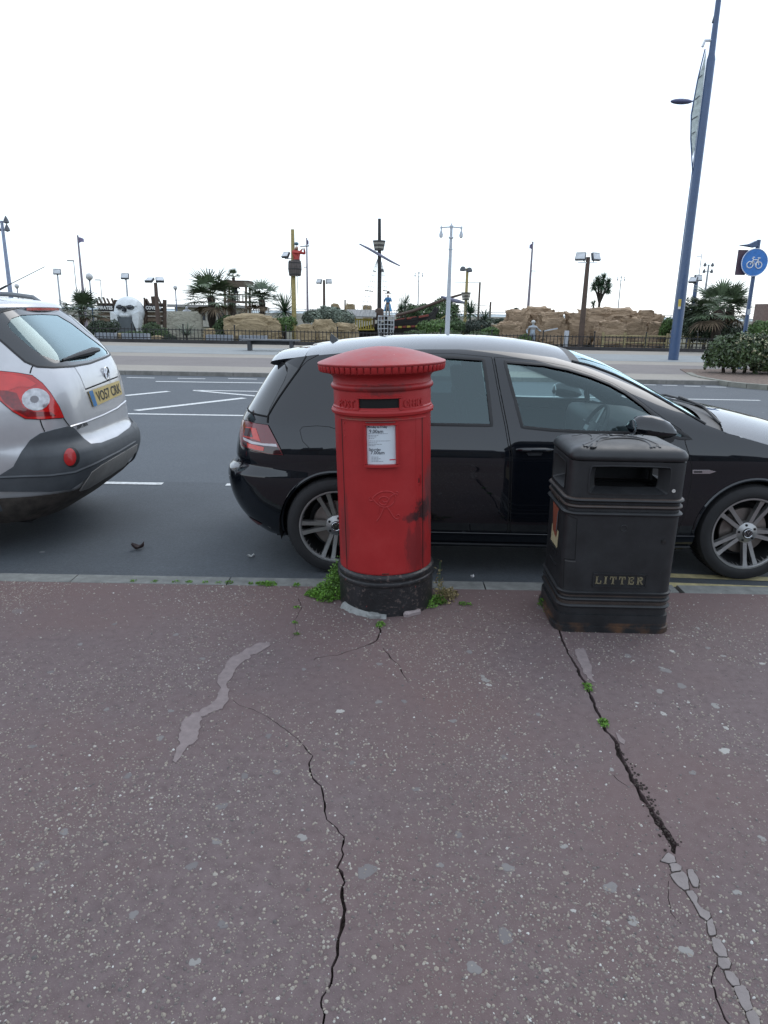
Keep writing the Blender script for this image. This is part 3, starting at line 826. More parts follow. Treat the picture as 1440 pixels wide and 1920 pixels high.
# aperture
ua0, ua1 = ang(677) * RB, ang(749) * RB
va0, va1 = zf(771, RB), zf(748, RB)
fr = 0.011
frame_m = MB()
def curved_bar(mb, u0, u1, v0, v1, d0, d1, r=RB):
    f = cyl_frame(r, 0); k = max(2, int((u1 - u0) / .02) + 1); rows = []
    for (v, d) in ((v0, d0), (v0 + .002, d1), (v1 - .002, d1), (v1, d0)):
        rows.append([f(u0 + (u1 - u0) * i / k, v, d) for i in range(k + 1)])
    mb.grid(rows)
    for e in (0, k):
        mb.add([rows[i][e] for i in range(4)], [(0, 1, 2, 3) if e else (3, 2, 1, 0)])
for a in ((ua0 - fr, ua1 + fr, va1, va1 + fr), (ua0 - fr, ua1 + fr, va0 - fr, va0), (ua0 - fr, ua0, va0, va1), (ua1, ua1 + fr, va0, va1)):
    curved_bar(frame_m, *a, 0.0005, .011)
obj('aperture_surround', frame_m, M_RED, box, smooth=False)
dk = MB(); curved_bar(dk, ua0, ua1, va0 + .012, va1, .0008, .002); obj('aperture_slot', dk, M_DARK, box, smooth=False)
dk = MB(); dk.grid([[cf(ua0 + (ua1 - ua0) * i / 6, va0 + a, d) for i in range(7)] for a, d in ((0, .010), (.013, .0022))]); obj('aperture_sill', dk, M_RED, box)
lt = MB()
text(lt, 'POST', .054, cyl_frame(RB + .001, (va0 + va1) / 2, ang(653)), .005, .001, sx=.88)
text(lt, 'OFFICE', .054, cyl_frame(RB + .001, (va0 + va1) / 2, ang(777)), .005, .001, sx=.72)
obj('raised_lettering', lt, M_RED, box, smooth=False)
# collection plate
nu0, nu1 = ang(690) * RB, ang(741) * RB; nv0, nv1 = zf(870, RB), zf(797, RB)
nf = MB()
for a in ((nu0 - .012, nu1 + .012, nv1 - .001, nv1 + .008), (nu0 - .014, nu1 + .014, nv0 - .016, nv0), (nu0 - .010, nu0, nv0, nv1), (nu1, nu1 + .010, nv0, nv1)):
    curved_bar(nf, *a, 0.002, .024)
nframe = obj('notice_frame', nf, M_RED, box, smooth=False)
mb = MB(); mb.grid([[cf(nu0 + (nu1 - nu0) * i / 8, v, .008) for i in range(9)] for v in (nv0, nv1)])
obj('notice_plate', mb, mat('notice_white', (0.62, 0.68, 0.72), .3, var=.05), nframe)
M_INK = mat('notice_ink', (0.03, 0.035, 0.05), .6); M_INK2 = mat('notice_small_ink', (0.22, 0.24, 0.27), .6)
um = (nu0 + nu1) / 2; wN = nu1 - nu0
def nfr(u0, v0): return lambda u, v, d: cf(u0 + u, v0 + v, .0084 + d * .2)
ink = MB()
hN = nv1 - nv0
text(ink, 'Monday to Friday', .0155, nfr(nu0 + .004, nv1 - .008), .0005, .0004, 'LEFT', .86)
text(ink, '9.00am', .0235, nfr(nu0 + .012, nv1 - .030), .0005, .0004, 'LEFT')
text(ink, 'Saturday', .0185, nfr(nu0 + .008, nv0 + hN * .385), .0005, .0003, 'LEFT', .9)
text(ink, '7.00am', .0235, nfr(nu0 + .016, nv0 + hN * .30), .0005, .0004, 'LEFT')
obj('notice_lettering', ink, M_INK, nframe, smooth=False)
sm = MB(); rr = random.Random(2)
for fy, fw in ((.79, .68), (.745, .36), (.71, .28), (.67, .22), (.605, .76), (.56, .30), (.52, .48), (.485, .24), (.19, .26), (.15, .32), (.115, .25), (.08, .42)):
    u = nu0 + .008 + (.012 if fy < .2 else 0); end = u + fw * wN
    while u < end:
        w = rr.uniform(.004, .013); sm.grid([[nfr(0, 0)(u, nv0 + hN * fy + s, .001) for u in (u, min(u + w, end))] for s in (-.0013, .0013)]); u += w + .002
obj('notice_small_print', sm, M_INK2, nframe, smooth=False)['kind'] = 'stuff'
mb = MB(); mb.grid([[cf(nu1 - .030 + .029 * i, nv0 + hN * .115 + s, .0086) for i in (0, 1)] for s in (-.003, .003)]); obj('notice_red_mark', mb, mat('notice_red', (.5, .05, .08), .5), nframe, smooth=False)
mb = MB(); curved_bar(mb, nu0 - .006, nu1 + .002, nv1 + .011, nv1 + .016, .003, .009); obj('tablet_slot', mb, mat('worn_metal', (.35, .33, .31), .4, .8), nframe, smooth=False)
# lock and keyhole
lk = MB(); ul, vl = ang(784) * RB, zf(908, RB)
for a in ((ul - .004, ul + .010, vl - .022, vl - .018), (ul + .010, ul + .0125, vl - .02, vl + .03)): curved_bar(lk, *a, .003, .009)
obj('lock_plate', lk, M_RED, door, smooth=False)
mb = MB(); mb.grid([[cf(ul + a, vl + b, .0052) for a in (-.004, .002)] for b in (-.012, .012)]); obj('keyhole', mb, M_DARK, door, smooth=False)
for py in (796, 809, 822):
    obj('door_bolt', MB().ell(cf(ang(649) * RB, zf(py, RB), .003), (.0045, .0045, .0045), 8, 6), M_RED, door)
mb = MB(); curved_bar(mb, -.018, .018, zd0 - .002, zd0 + .006, .003, .005); obj('rust_mark', mb, mat('rust_spot', (.07, .02, .015), .9), door, smooth=False)
# royal cipher in raised scrollwork
def cx(x, y): return (ang(570 + x / 3.43) * RB, zf(620 + y / 3.43, RB))
def catmull(pts, k=6):
    out = []
    for i in range(len(pts) - 1):
        p = [Vector(pts[max(0, min(len(pts) - 1, i + j))]) for j in (-1, 0, 1, 2)]
        for t in range(k):
            u = t / k
            out.append(0.5 * ((2 * p[1]) + (-p[0] + p[2]) * u + (2 * p[0] - 5 * p[1] + 4 * p[2] - p[3]) * u * u + (-p[0] + 3 * p[1] - 3 * p[2] + p[3]) * u**3))
    out.append(Vector(pts[-1])); return out
CIPHER = [[(420, 1072), (412, 1082), (420, 1094), (436, 1090), (446, 1066), (480, 1040), (520, 1032), (560, 1040), (580, 1065), (577, 1095), (552, 1122), (515, 1134), (478, 1122), (450, 1098), (432, 1074)],
          [(586, 1038), (600, 1044), (596, 1056), (578, 1052), (556, 1064), (538, 1090), (520, 1118)],
          [(522, 1118), (498, 1120), (476, 1102), (480, 1078), (505, 1066), (532, 1074), (534, 1094), (514, 1102), (500, 1092)],
          [(512, 1130), (492, 1172), (474, 1205), (456, 1224)], [(526, 1132), (552, 1172), (572, 1204), (592, 1214), (608, 1200), (600, 1186), (586, 1192)], [(478, 1122), (470, 1172)]]
cm = MB()
for c in CIPHER:
    pts = catmull([cx(*p) for p in c])
    cm.tube([cf(p.x, p.y, .0035) for p in pts], .0036, 6)
obj('royal_cipher', cm, M_RED, door)
# broken cement collar and the loose stone by the base
M_CEM = mat('cement', (0.25, 0.255, 0.245), .9, var=.2, scale=30, bmp=.4, bscale=120)
cem = MB(); ring = []
for k in range(25):
    a = R(-150) + R(60) * k / 24; j = .012 * noise.noise(Vector((k * .5, 0, 0)))
    ring.append([(BX + r * math.cos(a), BY + r * math.sin(a), z) for r, z in ((.262, .03 - .015 * k / 24), (.277 + j, .024 - .012 * k / 24), (.29 + j, .001))])
collar = tag(obj('cement_collar', cem.grid(ring), M_CEM), 'broken grey cement collar bedded round the foot of the post box', 'cement')
def stone(name, pix, h, label, cat, m):
    g = [Vector((*p, 0)) for p in ground(pix)]; c = sum(g, Vector()) / len(g); n = len(g); mb = MB()
    vs = [p for p in g] + [c + (p - c) * 1.02 + Vector((0, 0, h * .7)) for p in g] + [c + (p - c) * .8 + Vector((0, 0, h * (1 + .2 * math.sin(i * 2)))) for i, p in enumerate(g)]
    mb.add(vs, [tuple(range(2 * n, 3 * n))] + [(k * n + j, k * n + (j + 1) % n, (k + 1) * n + (j + 1) % n, (k + 1) * n + j) for k in (0, 1) for j in range(n)])
    return tag(obj(name, mb, m, smooth=False), label, cat)
c1 = lambda l: [(560 + x / 4.8, 1040 + y / 4.8) for x, y in l]
stone('loose_stone', c1([(932, 520), (945, 560), (985, 566), (1020, 552), (1098, 535), (1090, 500), (1050, 490), (990, 500)]), .022, 'flat pinkish broken stone lying against the post box base', 'stone', mat('pink_stone', (.30, .25, .245), .9, var=.2, scale=40, bmp=.4))
stone('cement_lump', c1([(608, 560), (640, 578), (735, 576), (730, 556), (690, 548), (620, 545)]), .022, 'small grey cement lump at the front foot of the post box', 'cement', M_CEM)

# ================================================================== THE LITTER BIN
def bin_mat():
    m, nt, b = new_mat('black_bin_plastic')
    v = coords(nt)
    c = ramp(nt, tex_noise(nt, v, 9, 6), [(0.3, (0.013, 0.0135, 0.0145)), (0.7, (0.024, 0.025, 0.027))]).outputs[0]
    sep = N(nt, 'ShaderNodeSeparateXYZ'); L(nt, v, sep.inputs[0])
    # rubbed brown bands between the ribs and at the foot
    nz = tex_noise(nt, v, 8, 4)
    low = math_n(nt, 'MULTIPLY', math_n(nt, 'LESS_THAN', sep.outputs['Z'], .048), ramp(nt, nz, [(.45, (0, 0, 0)), (.65, (1, 1, 1))]).outputs[0])
    c = mix_c(nt, math_n(nt, 'MULTIPLY', low, .8), c, (0.12, 0.06, 0.03))
    for z0, z1 in ((.655, .668), (.697, .703), (.148, .160), (.186, .198)):
        bnd = math_n(nt, 'MULTIPLY', math_n(nt, 'GREATER_THAN', sep.outputs['Z'], z0), math_n(nt, 'LESS_THAN', sep.outputs['Z'], z1))
        c = mix_c(nt, math_n(nt, 'MULTIPLY', bnd, math_n(nt, 'MULTIPLY', nz, .9)), c, (0.09, 0.06, 0.045))
    sp = ramp(nt, tex_noise(nt, v, 60, 3), [(.72, (0, 0, 0)), (.76, (1, 1, 1))]).outputs[0]
    c = mix_c(nt, math_n(nt, 'MULTIPLY', sp, .25), c, (.13, .13, .125))
    L(nt, c, b.inputs['Base Color']); b.inputs['Roughness'].default_value = .42; b.inputs['Specular IOR Level'].default_value = .45
    L(nt, ramp(nt, tex_noise(nt, v, 5, 5), [(.3, (.32, .32, .32)), (.7, (.55, .55, .55))]).outputs[0], b.inputs['Roughness'])
    bump(nt, tex_noise(nt, v, 320, 2), b, .12, .002)
    return m
M_BIN = bin_mat()
FY = 3.30
bl, br = P(1046, 1181, FY), P(1249, 1187, FY)
BWD = 0.555; BDP = 0.43
bcx = (bl.x + br.x) / 2
lbin = thing('litter_bin', 'black moulded litter bin with gold LITTER lettering and side openings', 'litter bin', (bcx, FY + BDP / 2, 0), R(-.6))
def bz(py): return P(1160, py, FY).z
CR = 0.055
def rrect(hw, hd, r):
    """perimeter sheet: u=0 at the middle of the front, running to the right"""
    segs = [('l', (0, -hd), (hw - r, -hd)), ('a', (hw - r, -hd + r), -90), ('l', (hw, -hd + r), (hw, hd - r)), ('a', (hw - r, hd - r), 0), ('l', (hw - r, hd), (-hw + r, hd)), ('a', (-hw + r, hd - r), 90), ('l', (-hw, hd - r), (-hw, -hd + r)), ('a', (-hw + r, -hd + r), 180), ('l', (-hw + r, -hd), (0, -hd))]
    out = []; tot = 0
    for s in segs:
        ln = math.hypot(s[2][0] - s[1][0], s[2][1] - s[1][1]) if s[0] == 'l' else math.pi / 2 * r
        out.append((tot, ln, s)); tot += ln
    def f(u):
        u = u % tot
        for t0, ln, s in out:
            if u <= t0 + ln + 1e-9:
                t = (u - t0) / ln
                if s[0] == 'l':
                    a, b = s[1], s[2]; d = Vector((b[0] - a[0], b[1] - a[1])).normalized()
                    return Vector((a[0] + (b[0] - a[0]) * t, a[1] + (b[1] - a[1]) * t)), Vector((d.y, -d.x))
                a = R(s[2] + 90 * t); n = Vector((math.cos(a), math.sin(a)))
                return Vector(s[1]) + n * r, n
    return f, tot
HW, HD = BWD / 2, BDP / 2
per, PT = rrect(HW, HD, CR)
zb = {k: bz(y) for k, y in dict(r1=938.5, r2=950.5, r3=963.5, s1=1113, s2=1124.5, s3=1136.5, st=1153, base=1174, lidb=866, op0=926, op1=874).items()}
def off_z(z):
    d = 0.0
    for k in ('r1', 'r2', 'r3', 's1', 's2', 's3'):
        t = (z - zb[k]) / .011
        if abs(t) < 1: d += .015 * (1 - t * t) ** .5 if abs(t) < 1 else 0
    for a, b_ in (('r1', 'r2'), ('r2', 'r3'), ('s1', 's2'), ('s2', 's3')):
        if zb[b_] < z < zb[a]: d -= .004
    if z < zb['st']: d += .010
    if z < zb['base']: d += .010
    d += .006 * max(0, min(1, (z - .15) / .75))
    return d
def bsheet(u, z, d=0.0):
    p, n = per(u); q = p + n * (off_z(z) + d)
    return Vector((q.x, q.y, z))
z_top = zb['lidb']
openings = []
def arect(u0, u1, z0, z1, r=.012):
    return chaikin([(u0 + r, z0), (u1 - r, z0), (u1, z0 + r), (u1, z1 - r), (u1 - r, z1), (u0 + r, z1), (u0, z1 - r), (u0, z0 + r)], 1)
uL, uR = P(1106, 900, FY).x - bcx, P(1256, 900, FY).x - bcx
openings.append((uL, uR))
side_mid = HW - CR + math.pi / 2 * CR + (HD - CR); back_mid = PT / 2; left_mid = PT - side_mid
openings += [(side_mid - .13, side_mid + .13), (back_mid - .19, back_mid + .19), (left_mid - .13, left_mid + .13)]
hl = [arect(a, b_, zb['op0'], zb['op1']) for a, b_ in openings]
zrows = set(np.round(np.arange(0.0, z_top, .05), 4)); 
for k in ('r1', 'r2', 'r3', 's1', 's2', 's3'): zrows |= {round(zb[k] + d, 4) for d in (-.011, -.0095, -.006, 0, .006, .0095, .011)}
for k in ('st', 'base'): zrows |= {round(zb[k] - .0005, 4), round(zb[k] + .0015, 4)}
# lower case as rows, upper hood cut by the openings
z_split = zb['r1'] + .012
rows = []
us_ = [PT * k / 120 for k in range(121)]
for z in sorted(q for q in zrows if q < z_split) + [z_split]: rows.append([bsheet(u, z) for u in us_])
obj('case', MB().grid(rows), M_BIN, lbin, angle=30)
def hood_half(u0, u1, holes): return panel('hood', bsheet, rect(u0, u1, z_split, z_top), holes, .035, 0, .012, M_BIN, lbin)
hoodA = hood_half(-PT / 4, PT / 4, [hl[0]]); 
hoodB = hood_half(PT / 4, 3 * PT / 4, [hl[2]])
# side openings straddle the joins: cut with the sides as own sheets
for o in (hoodA, hoodB): bpy.data.objects.remove(o)
e0 = HW - CR / 2; e1 = side_mid * 2 - e0
cuts = [(-e0, e0, [hl[0]]), (e0, e1, [hl[1]]), (e1, PT - e1, []), (PT - e1, PT - e0, [hl[3]])]
for a, b_, h in cuts: panel('hood_panel', bsheet, rect(a, b_, z_split, z_top), h, .03, 0, .012, M_BIN, lbin)
# recessed surrounds of the openings
for (a, b_), h in [q for i, q in enumerate(zip(openings, hl)) if i != 2]:
    q = resample(h, .03); inner = [(a + (b_ - a) * .5 + (u - (a + b_) / 2) * .80, (zb['op0'] + zb['op1']) / 2 + .004 + (z - (zb['op0'] + zb['op1']) / 2) * .70) for u, z in q]
    mb = MB(); k = len(q)
    vs = [bsheet(u, z, .003) for u, z in dilate(q, .006)] + [bsheet(u, z, .004) for u, z in q] + [bsheet(u, z, -.055) for u, z in inner]
    if area(q) < 0: pass
    mb.add(vs, [(r_ * k + i, r_ * k + (i + 1) % k, (r_ + 1) * k + (i + 1) % k, (r_ + 1) * k + i) for r_ in (0, 1) for i in range(k)])
    obj('opening_surround', mb, M_BIN, lbin, angle=25)
inn = MB(); inn.box((0, 0, .45), (BWD - .14, BDP - .14, .5)); 
inn.v = [v for v in inn.v]; obj('liner', inn, mat('bin_liner', (.02, .02, .02), .6), lbin, smooth=False)
# lid
lid = MB(); zl0 = z_top + .006; rows = []
lh = bz(851) - zl0
def lper(d, z): return [Vector((*(per(u)[0] + per(u)[1] * d), z)) for u in us_]
g0 = off_z(z_top)
for d, z in ((-.02, zl0 - .004), (g0 - .006, zl0 - .004), (g0 + .002, zl0), (g0 + .006, zl0 + lh * .35), (g0 + .003, zl0 + lh * .8), (g0 - .012, zl0 + lh * 1.35), (g0 - .035, zl0 + lh * 1.7), (g0 - .08, zl0 + lh * 1.95)):
    if d > -.06: rows.append(lper(d, z))
last = rows[-1]
for s, dz in ((.8, .010), (.6, .016), (.35, .020), (.1, .021), (.001, .021)):
    rows.append([Vector((p.x * s, p.y * s, p.z + dz)) for p in last])
lido = obj('lid', lid.grid(rows), M_BIN, lbin, angle=50)
# raised crest on the lid, drawn in beading
def lidz(x, y):
    rr_ = max(abs(x) / (HW - .05), abs(y) / (HD - .05)); return last[0].z + .021 * max(0, 1 - rr_ ** 2) + .002
def lp(px, py):
    zz = last[0].z + .014; p = G(1020 + px / 5.143, 780 + py / 5.143, zz)
    x, y = (p.x - bcx) * .86, (p.y - (FY + BDP / 2)) * .82 + .012; return Vector((x, y, lidz(x, y)))
crest = MB()
for c in ([(340, 280), (370, 285), (350, 292), (400, 282), (385, 295), (440, 275), (430, 298), (480, 296), (500, 270), (560, 250), (700, 238), (860, 240), (1000, 258), (1085, 285), (1110, 305), (1130, 298), (1150, 304), (1165, 294), (1215, 305)],
          [(1215, 305), (1190, 290), (1100, 265), (1060, 250), (1020, 238), (930, 225), (870, 215), (820, 210)], [(340, 280), (420, 262), (460, 238), (510, 205), (560, 195), (610, 205), (590, 230), (520, 235), (490, 262)],
          [(200, 178), (260, 180), (330, 172), (390, 182), (430, 210), (425, 235)], [(370, 160), (420, 158), (470, 165), (540, 190), (600, 195)], [(640, 185), (640, 205), (700, 200), (790, 210), (830, 190), (800, 165), (700, 168), (640, 185)],
          [(540, 158), (580, 180), (640, 188)], [(830, 165), (880, 200), (920, 212), (860, 208)], [(930, 178), (970, 182), (990, 192)], [(690, 180), (740, 176), (780, 188)]):
    crest.tube([lp(p.x, p.y) for p in catmull(c, 4)], .0058, 6)
obj('lid_crest', crest, M_BIN, lido)
# door joint, lock, badge
def bf(px, py, d=0.0):
    p = P(px, py, FY); return bsheet(p.x - bcx, p.z, d)
def bpath(name, pts, w, m, d=.001, closed=False): 
    uv = [(P(x, y, FY).x - bcx, P(x, y, FY).z) for x, y in pts]
    return ribbon(name, bsheet, uv, w, d, m, lbin, closed, step=.02)
bpath('door_joint', [(1066, 968), (1083, 973), (1079, 1049), (1059, 1050), (1057, 1105)], .004, M_DARK)
bpath('door_bead', [(1060, 1053), (1080, 1053)], .005, mat('worn_bin_edge', (.07, .07, .07), .5), .002)
obj('lock', MB().lathe([(.0005, -.010), (.006, -.010), (.0065, -.006), (.011, -.006), (.012, 0)], 16, bf(1244, 1014.5), 'Y'), mat('lock_metal', (.05, .05, .05), .3, .6), lbin)
tor = MB(); cen = bf(1170, 990); tor.tube([cen + Vector((.0155 * math.cos(a), -.001, .0155 * math.sin(a))) for a in [2 * math.pi * k / 20 for k in range(21)]], .002, 6)
obj('round_emboss', tor, M_BIN, lbin)
obj('pale_sticker_dot', MB().lathe([(.0005, -.002), (.0085, -.002), (.009, 0)], 16, bf(1263, 920), 'Y'), mat('pale_dot', (.5, .48, .45), .6), lbin)
# LITTER panel
def bframe(px, py):
    p0 = P(px, py, FY); u0, z0 = p0.x - bcx, p0.z
    return lambda u, v, d: bsheet(u0 + u, z0 + v, d)
lw = P(1213, 1088, FY).x - P(1112, 1088, FY).x; lhgt = bz(1076) - bz(1100)
pf = MB(); fbase = bframe(1162.5, 1088)
for (u0, u1, v0, v1) in ((-lw / 2, lw / 2, lhgt / 2 - .004, lhgt / 2 + .003), (-lw / 2, lw / 2, -lhgt / 2 - .003, -lhgt / 2 + .004), (-lw / 2, -lw / 2 + .006, -lhgt / 2, lhgt / 2), (lw / 2 - .006, lw / 2, -lhgt / 2, lhgt / 2)):
    pf.add([fbase(u, v, d) for d in (0, .006) for u, v in ((u0, v0), (u1, v0), (u1, v1), (u0, v1))], [(4, 5, 6, 7), (0, 1, 5, 4), (1, 2, 6, 5), (2, 3, 7, 6), (3, 0, 4, 7)])
plate_o = obj('name_panel', pf, M_BIN, lbin, smooth=False)
let = MB(); CH = lhgt * .60
def stroke(u0, v0, u1, v1, w): 
    a, b_ = Vector((u0, v0)), Vector((u1, v1)); n = (b_ - a).normalized(); n = Vector((-n.y, n.x)) * w / 2
    q = [a - n, b_ - n, b_ + n, a + n]
    let.add([fbase(p.x, p.y, d) for d in (.0005, .003) for p in q], [(4, 5, 6, 7), (0, 1, 5, 4), (1, 2, 6, 5), (2, 3, 7, 6), (3, 0, 4, 7)])
cw = lw * .90 / 6; T = .0085; LU = {0: -.395, 1: -.262, 2: -.125, 3: .045, 4: .21, 5: .375}; s_ = .0035
def serif(u, v, w): stroke(u - w / 2, v, u + w / 2, v, s_)
for i, ch in enumerate('LITTER'):
    u = lw * LU[i]; h = CH / 2; w = cw * .36
    if ch in 'LER': stroke(u - w * .6, -h, u - w * .6, h, T); serif(u - w * .6, h - s_ / 2, w * .9); serif(u - w * .6, -h + s_ / 2, w * .9)
    if ch == 'L': stroke(u - w * .6, -h + .003, u + w * .9, -h + .003, .006); stroke(u + w * .85, -h, u + w * .85, -h + .018, .005)
    if ch == 'I': stroke(u, -h, u, h, T); serif(u, h - s_ / 2, w * 1.1); serif(u, -h + s_ / 2, w * 1.1)
    if ch == 'T':
        stroke(u, -h, u, h, T); serif(u, -h + s_ / 2, w * 1.1); stroke(u - w, h - .003, u + w, h - .003, .006)
        for s in (-1, 1): stroke(u + s * w * .95, h, u + s * w * .95, h - .016, .005)
    if ch == 'E':
        stroke(u - w * .6, h - .003, u + w * .8, h - .003, .006); stroke(u - w * .6, -h + .003, u + w * .9, -h + .003, .006); stroke(u - w * .5, 0, u + w * .35, 0, .005)
        stroke(u + w * .75, h, u + w * .75, h - .014, .005); stroke(u + w * .85, -h, u + w * .85, -h + .016, .005); stroke(u + w * .3, -.008, u + w * .3, .008, .0035)
    if ch == 'R':
        pts = [(u - w * .5, h - .003)] + [(u + w * .1 + w * .65 * math.sin(a), h * .5 + (h * .5 - .003) * math.cos(a)) for a in [math.pi * k / 6 for k in range(7)]] + [(u - w * .5, .002)]
        for p, q in zip(pts[:-1], pts[1:]): stroke(*p, *q, .007)
        stroke(u, 0, u + w * .8, -h + .002, T * .9); serif(u + w * .85, -h + s_ / 2, w * .6)
obj('gold_lettering', let, mat('dull_gold', (0.17, 0.145, 0.085), .6, var=.35, scale=60), plate_o, smooth=False)
# worn scrape at the mouth and the poster on the side
SIDE_X = -(HW + off_z(.5) + .001)
def sf(fy, z): return bsheet(left_mid + fy, z, .0015)       # on the left face; fy + is towards the front
stk = MB(); stk.grid([[sf(a, z) for a in (-.075, .075)] for z in (.395, .635)])
st = obj('side_poster', stk, mat('poster_cream', (.42, .37, .22), .6, var=.12), lbin, smooth=False)
def poster(poly, d, m, nm): obj(nm, MB().add([bsheet(left_mid + a, z, .0015 + d) for a, z in poly], [tuple(range(len(poly)))]), m, st, smooth=False)
poster([(-.045, .46), (.035, .44), (.05, .475), (.055, .60), (-.04, .615)], .001, mat('poster_rust', (.20, .055, .03), .6), 'poster_picture')
poster([(.0, .47), (.045, .475), (.055, .585), (.015, .595), (-.01, .55)], .002, mat('poster_slate', (.05, .085, .10), .6), 'poster_picture')
sfm = MB()
for z0 in (.655, .385, .365, .30): sfm.add([bsheet(left_mid + a, z, d) for d in (0, .006) for a, z in ((-.085, z0), (.085, z0), (.085, z0 + .008), (-.085, z0 + .008))], [(4, 5, 6, 7), (0, 1, 5, 4), (1, 2, 6, 5), (2, 3, 7, 6), (3, 0, 4, 7)])
obj('poster_holder', sfm, M_BIN, lbin, smooth=False)
# ================================================================== CARS: one smooth skin, panels cut from it
class Skin:
    """plan section at each height is a superellipse: rear end x=xr(z), front end x=xf(z), half width w(z)"""
    K = 2.0
    def __init__(s, xm, xr, xf, w, nr, nf, org, sx, yc, z0):
        s.xm, s.xr, s.xf, s.w, s.nr, s.nf = xm, xr, xf, w, nr, nf
        s.org, s.sx, s.yc, s.z0 = org, sx, yc, z0          # world = (org + sx*x, yc - y, z0 + z)
    def __call__(s, u, z):
        th = u / s.K; sg = 1 if th >= 0 else -1; th = abs(th)
        c, si = math.cos(th), math.sin(th); m = s.xm(z)
        if c >= 0: A, n, d = m - s.xr(z), s.nr(z), -1
        else: A, n, d = s.xf(z) - m, s.nf(z), 1
        c = abs(c); r = (c**n + si**n) ** (-1.0 / n)
        return Vector((m + d * A * r * c, sg * s.w(z) * r * si, z))
    def F(s, p):
        m = s.xm(p.z); A, n = (m - s.xr(p.z), s.nr(p.z)) if p.x < m else (s.xf(p.z) - m, s.nf(p.z))
        return (abs((p.x - m) / A) ** n + abs(p.y / s.w(p.z)) ** n) ** (1 / n) - 1
    def uv(s, p):
        m = s.xm(p.z); A = (m - s.xr(p.z)) if p.x < m else (s.xf(p.z) - m)
        return (math.atan2(p.y / s.w(p.z), (m - p.x) / A) * s.K, p.z)
    def side(s, x, z, sg=1):      # near side point given in elevation
        m = s.xm(z); A, n = (m - s.xr(z), s.nr(z)) if x < m else (s.xf(z) - m, s.nf(z))
        t = min(.9999, abs((x - m) / A)); y = s.w(z) * (1 - t**n) ** (1 / n)
        return s.uv(Vector((x, y * sg, z)))
    def back(s, y, z):            # point given in rear elevation
        m, n = s.xm(z), s.nr(z); t = min(.9999, abs(y / s.w(z)))
        return s.uv(Vector((m - (m - s.xr(z)) * (1 - t**n) ** (1 / n), y, z)))
    def loc(s, p): return Vector(((p.x - s.org) / s.sx, s.yc - p.y, p.z - s.z0))
    def pix(s, px, py):           # photograph pixel -> point of the skin
        d = ray(px, py); best = None; prev = None
        zlo, zhi = s.zr
        t = 3.0
        while t < 9.5:
            p = s.loc(Vector((0, 0, EYE)) + d * t)
            if zlo < p.z < zhi:
                f = s.F(p)
                if best is None or f < best[0]: best = (f, t)
                if f < 0: break
            t += .01
        if best is None: raise ValueError((px, py))
        if best[0] < 0:
            a, b = best[1] - .01, best[1]
            for _ in range(25):
                c = (a + b) / 2
                if s.F(s.loc(Vector((0, 0, EYE)) + d * c)) < 0: b = c
                else: a = c
            t = b
        else: t = best[1]
        return s.uv(s.loc(Vector((0, 0, EYE)) + d * t))
    def pixs(s, l, closed=False, d=12.0):
        out = []
        for i in range(len(l) if closed else len(l) - 1):
            a, b = l[i], l[(i + 1) % len(l)]; k = max(1, int(math.hypot(b[0] - a[0], b[1] - a[1]) / d + .5))
            out += [(a[0] + (b[0] - a[0]) * t / k, a[1] + (b[1] - a[1]) * t / k) for t in range(k)]
        if not closed: out.append(l[-1])
        return [s.pix(*p) for p in out]
    def clear(s, name, poly, gap=.004, **kw):      # overlay panel with a dark joint round it
        pass
def paint(name, col, flake=0.0, coat=1.0, rough=.28, metal=.0, spec=.5, ior=1.5):
    m, nt, b = new_mat(name)
    v = coords(nt)
    f = tex_noise(nt, v, 3, 6)
    c = ramp(nt, f, [(.3, tuple(x * .9 for x in col)), (.7, tuple(min(1, x * 1.1) for x in col))]).outputs[0]
    # a film of road dust low on the body
    sep = N(nt, 'ShaderNodeSeparateXYZ'); L(nt, v, sep.inputs[0])
    dn = tex_noise(nt, v, 14, 6, .7)
    low = math_n(nt, 'SUBTRACT', .55, sep.outputs['Z'], True)
    c = mix_c(nt, math_n(nt, 'MULTIPLY', math_n(nt, 'MULTIPLY', low, dn), .4), c, (.035, .035, .035))
    L(nt, c, b.inputs['Base Color'])
    b.inputs['Roughness'].default_value = rough; b.inputs['Metallic'].default_value = metal
    b.inputs['Coat Weight'].default_value = coat; b.inputs['Coat Roughness'].default_value = .02; b.inputs['Coat IOR'].default_value = ior; b.inputs['Specular IOR Level'].default_value = spec
    return m
def glass(name, tint, refl=1.0, rough=.0):
    m = bpy.data.materials.new(name); m.use_nodes = True; nt = m.node_tree; nt.nodes.clear()
    o = N(nt, 'ShaderNodeOutputMaterial'); t = N(nt, 'ShaderNodeBsdfTransparent'); g = N(nt, 'ShaderNodeBsdfGlossy'); mx = N(nt, 'ShaderNodeMixShader')
    t.inputs['Color'].default_value = (*tint, 1); g.inputs['Roughness'].default_value = rough; g.inputs['Color'].default_value = (.78, .97, 1, 1)
    fr = N(nt, 'ShaderNodeFresnel'); fr.inputs['IOR'].default_value = 1.55
    k = math_n(nt, 'MULTIPLY', fr.outputs[0], refl, True)
    L(nt, k, mx.inputs[0]); L(nt, t.outputs[0], mx.inputs[1]); L(nt, g.outputs[0], mx.inputs[2]); L(nt, mx.outputs[0], o.inputs['Surface'])
    return m
M_RUB = mat('tyre_rubber', (0.017, 0.017, 0.018), .75, var=.2, scale=12, bmp=.15, bscale=160)
M_TRIM = mat('black_plastic_trim', (0.012, 0.012, 0.013), .5, var=.2)
M_GAP = mat('panel_gap', (0.003, 0.003, 0.003), .9)
M_CHROME = mat('bright_metal', (0.62, 0.63, 0.65), .18, 1.0, var=.05)
M_UNDER = mat('underbody_black', (0.008, 0.008, 0.008), .9)

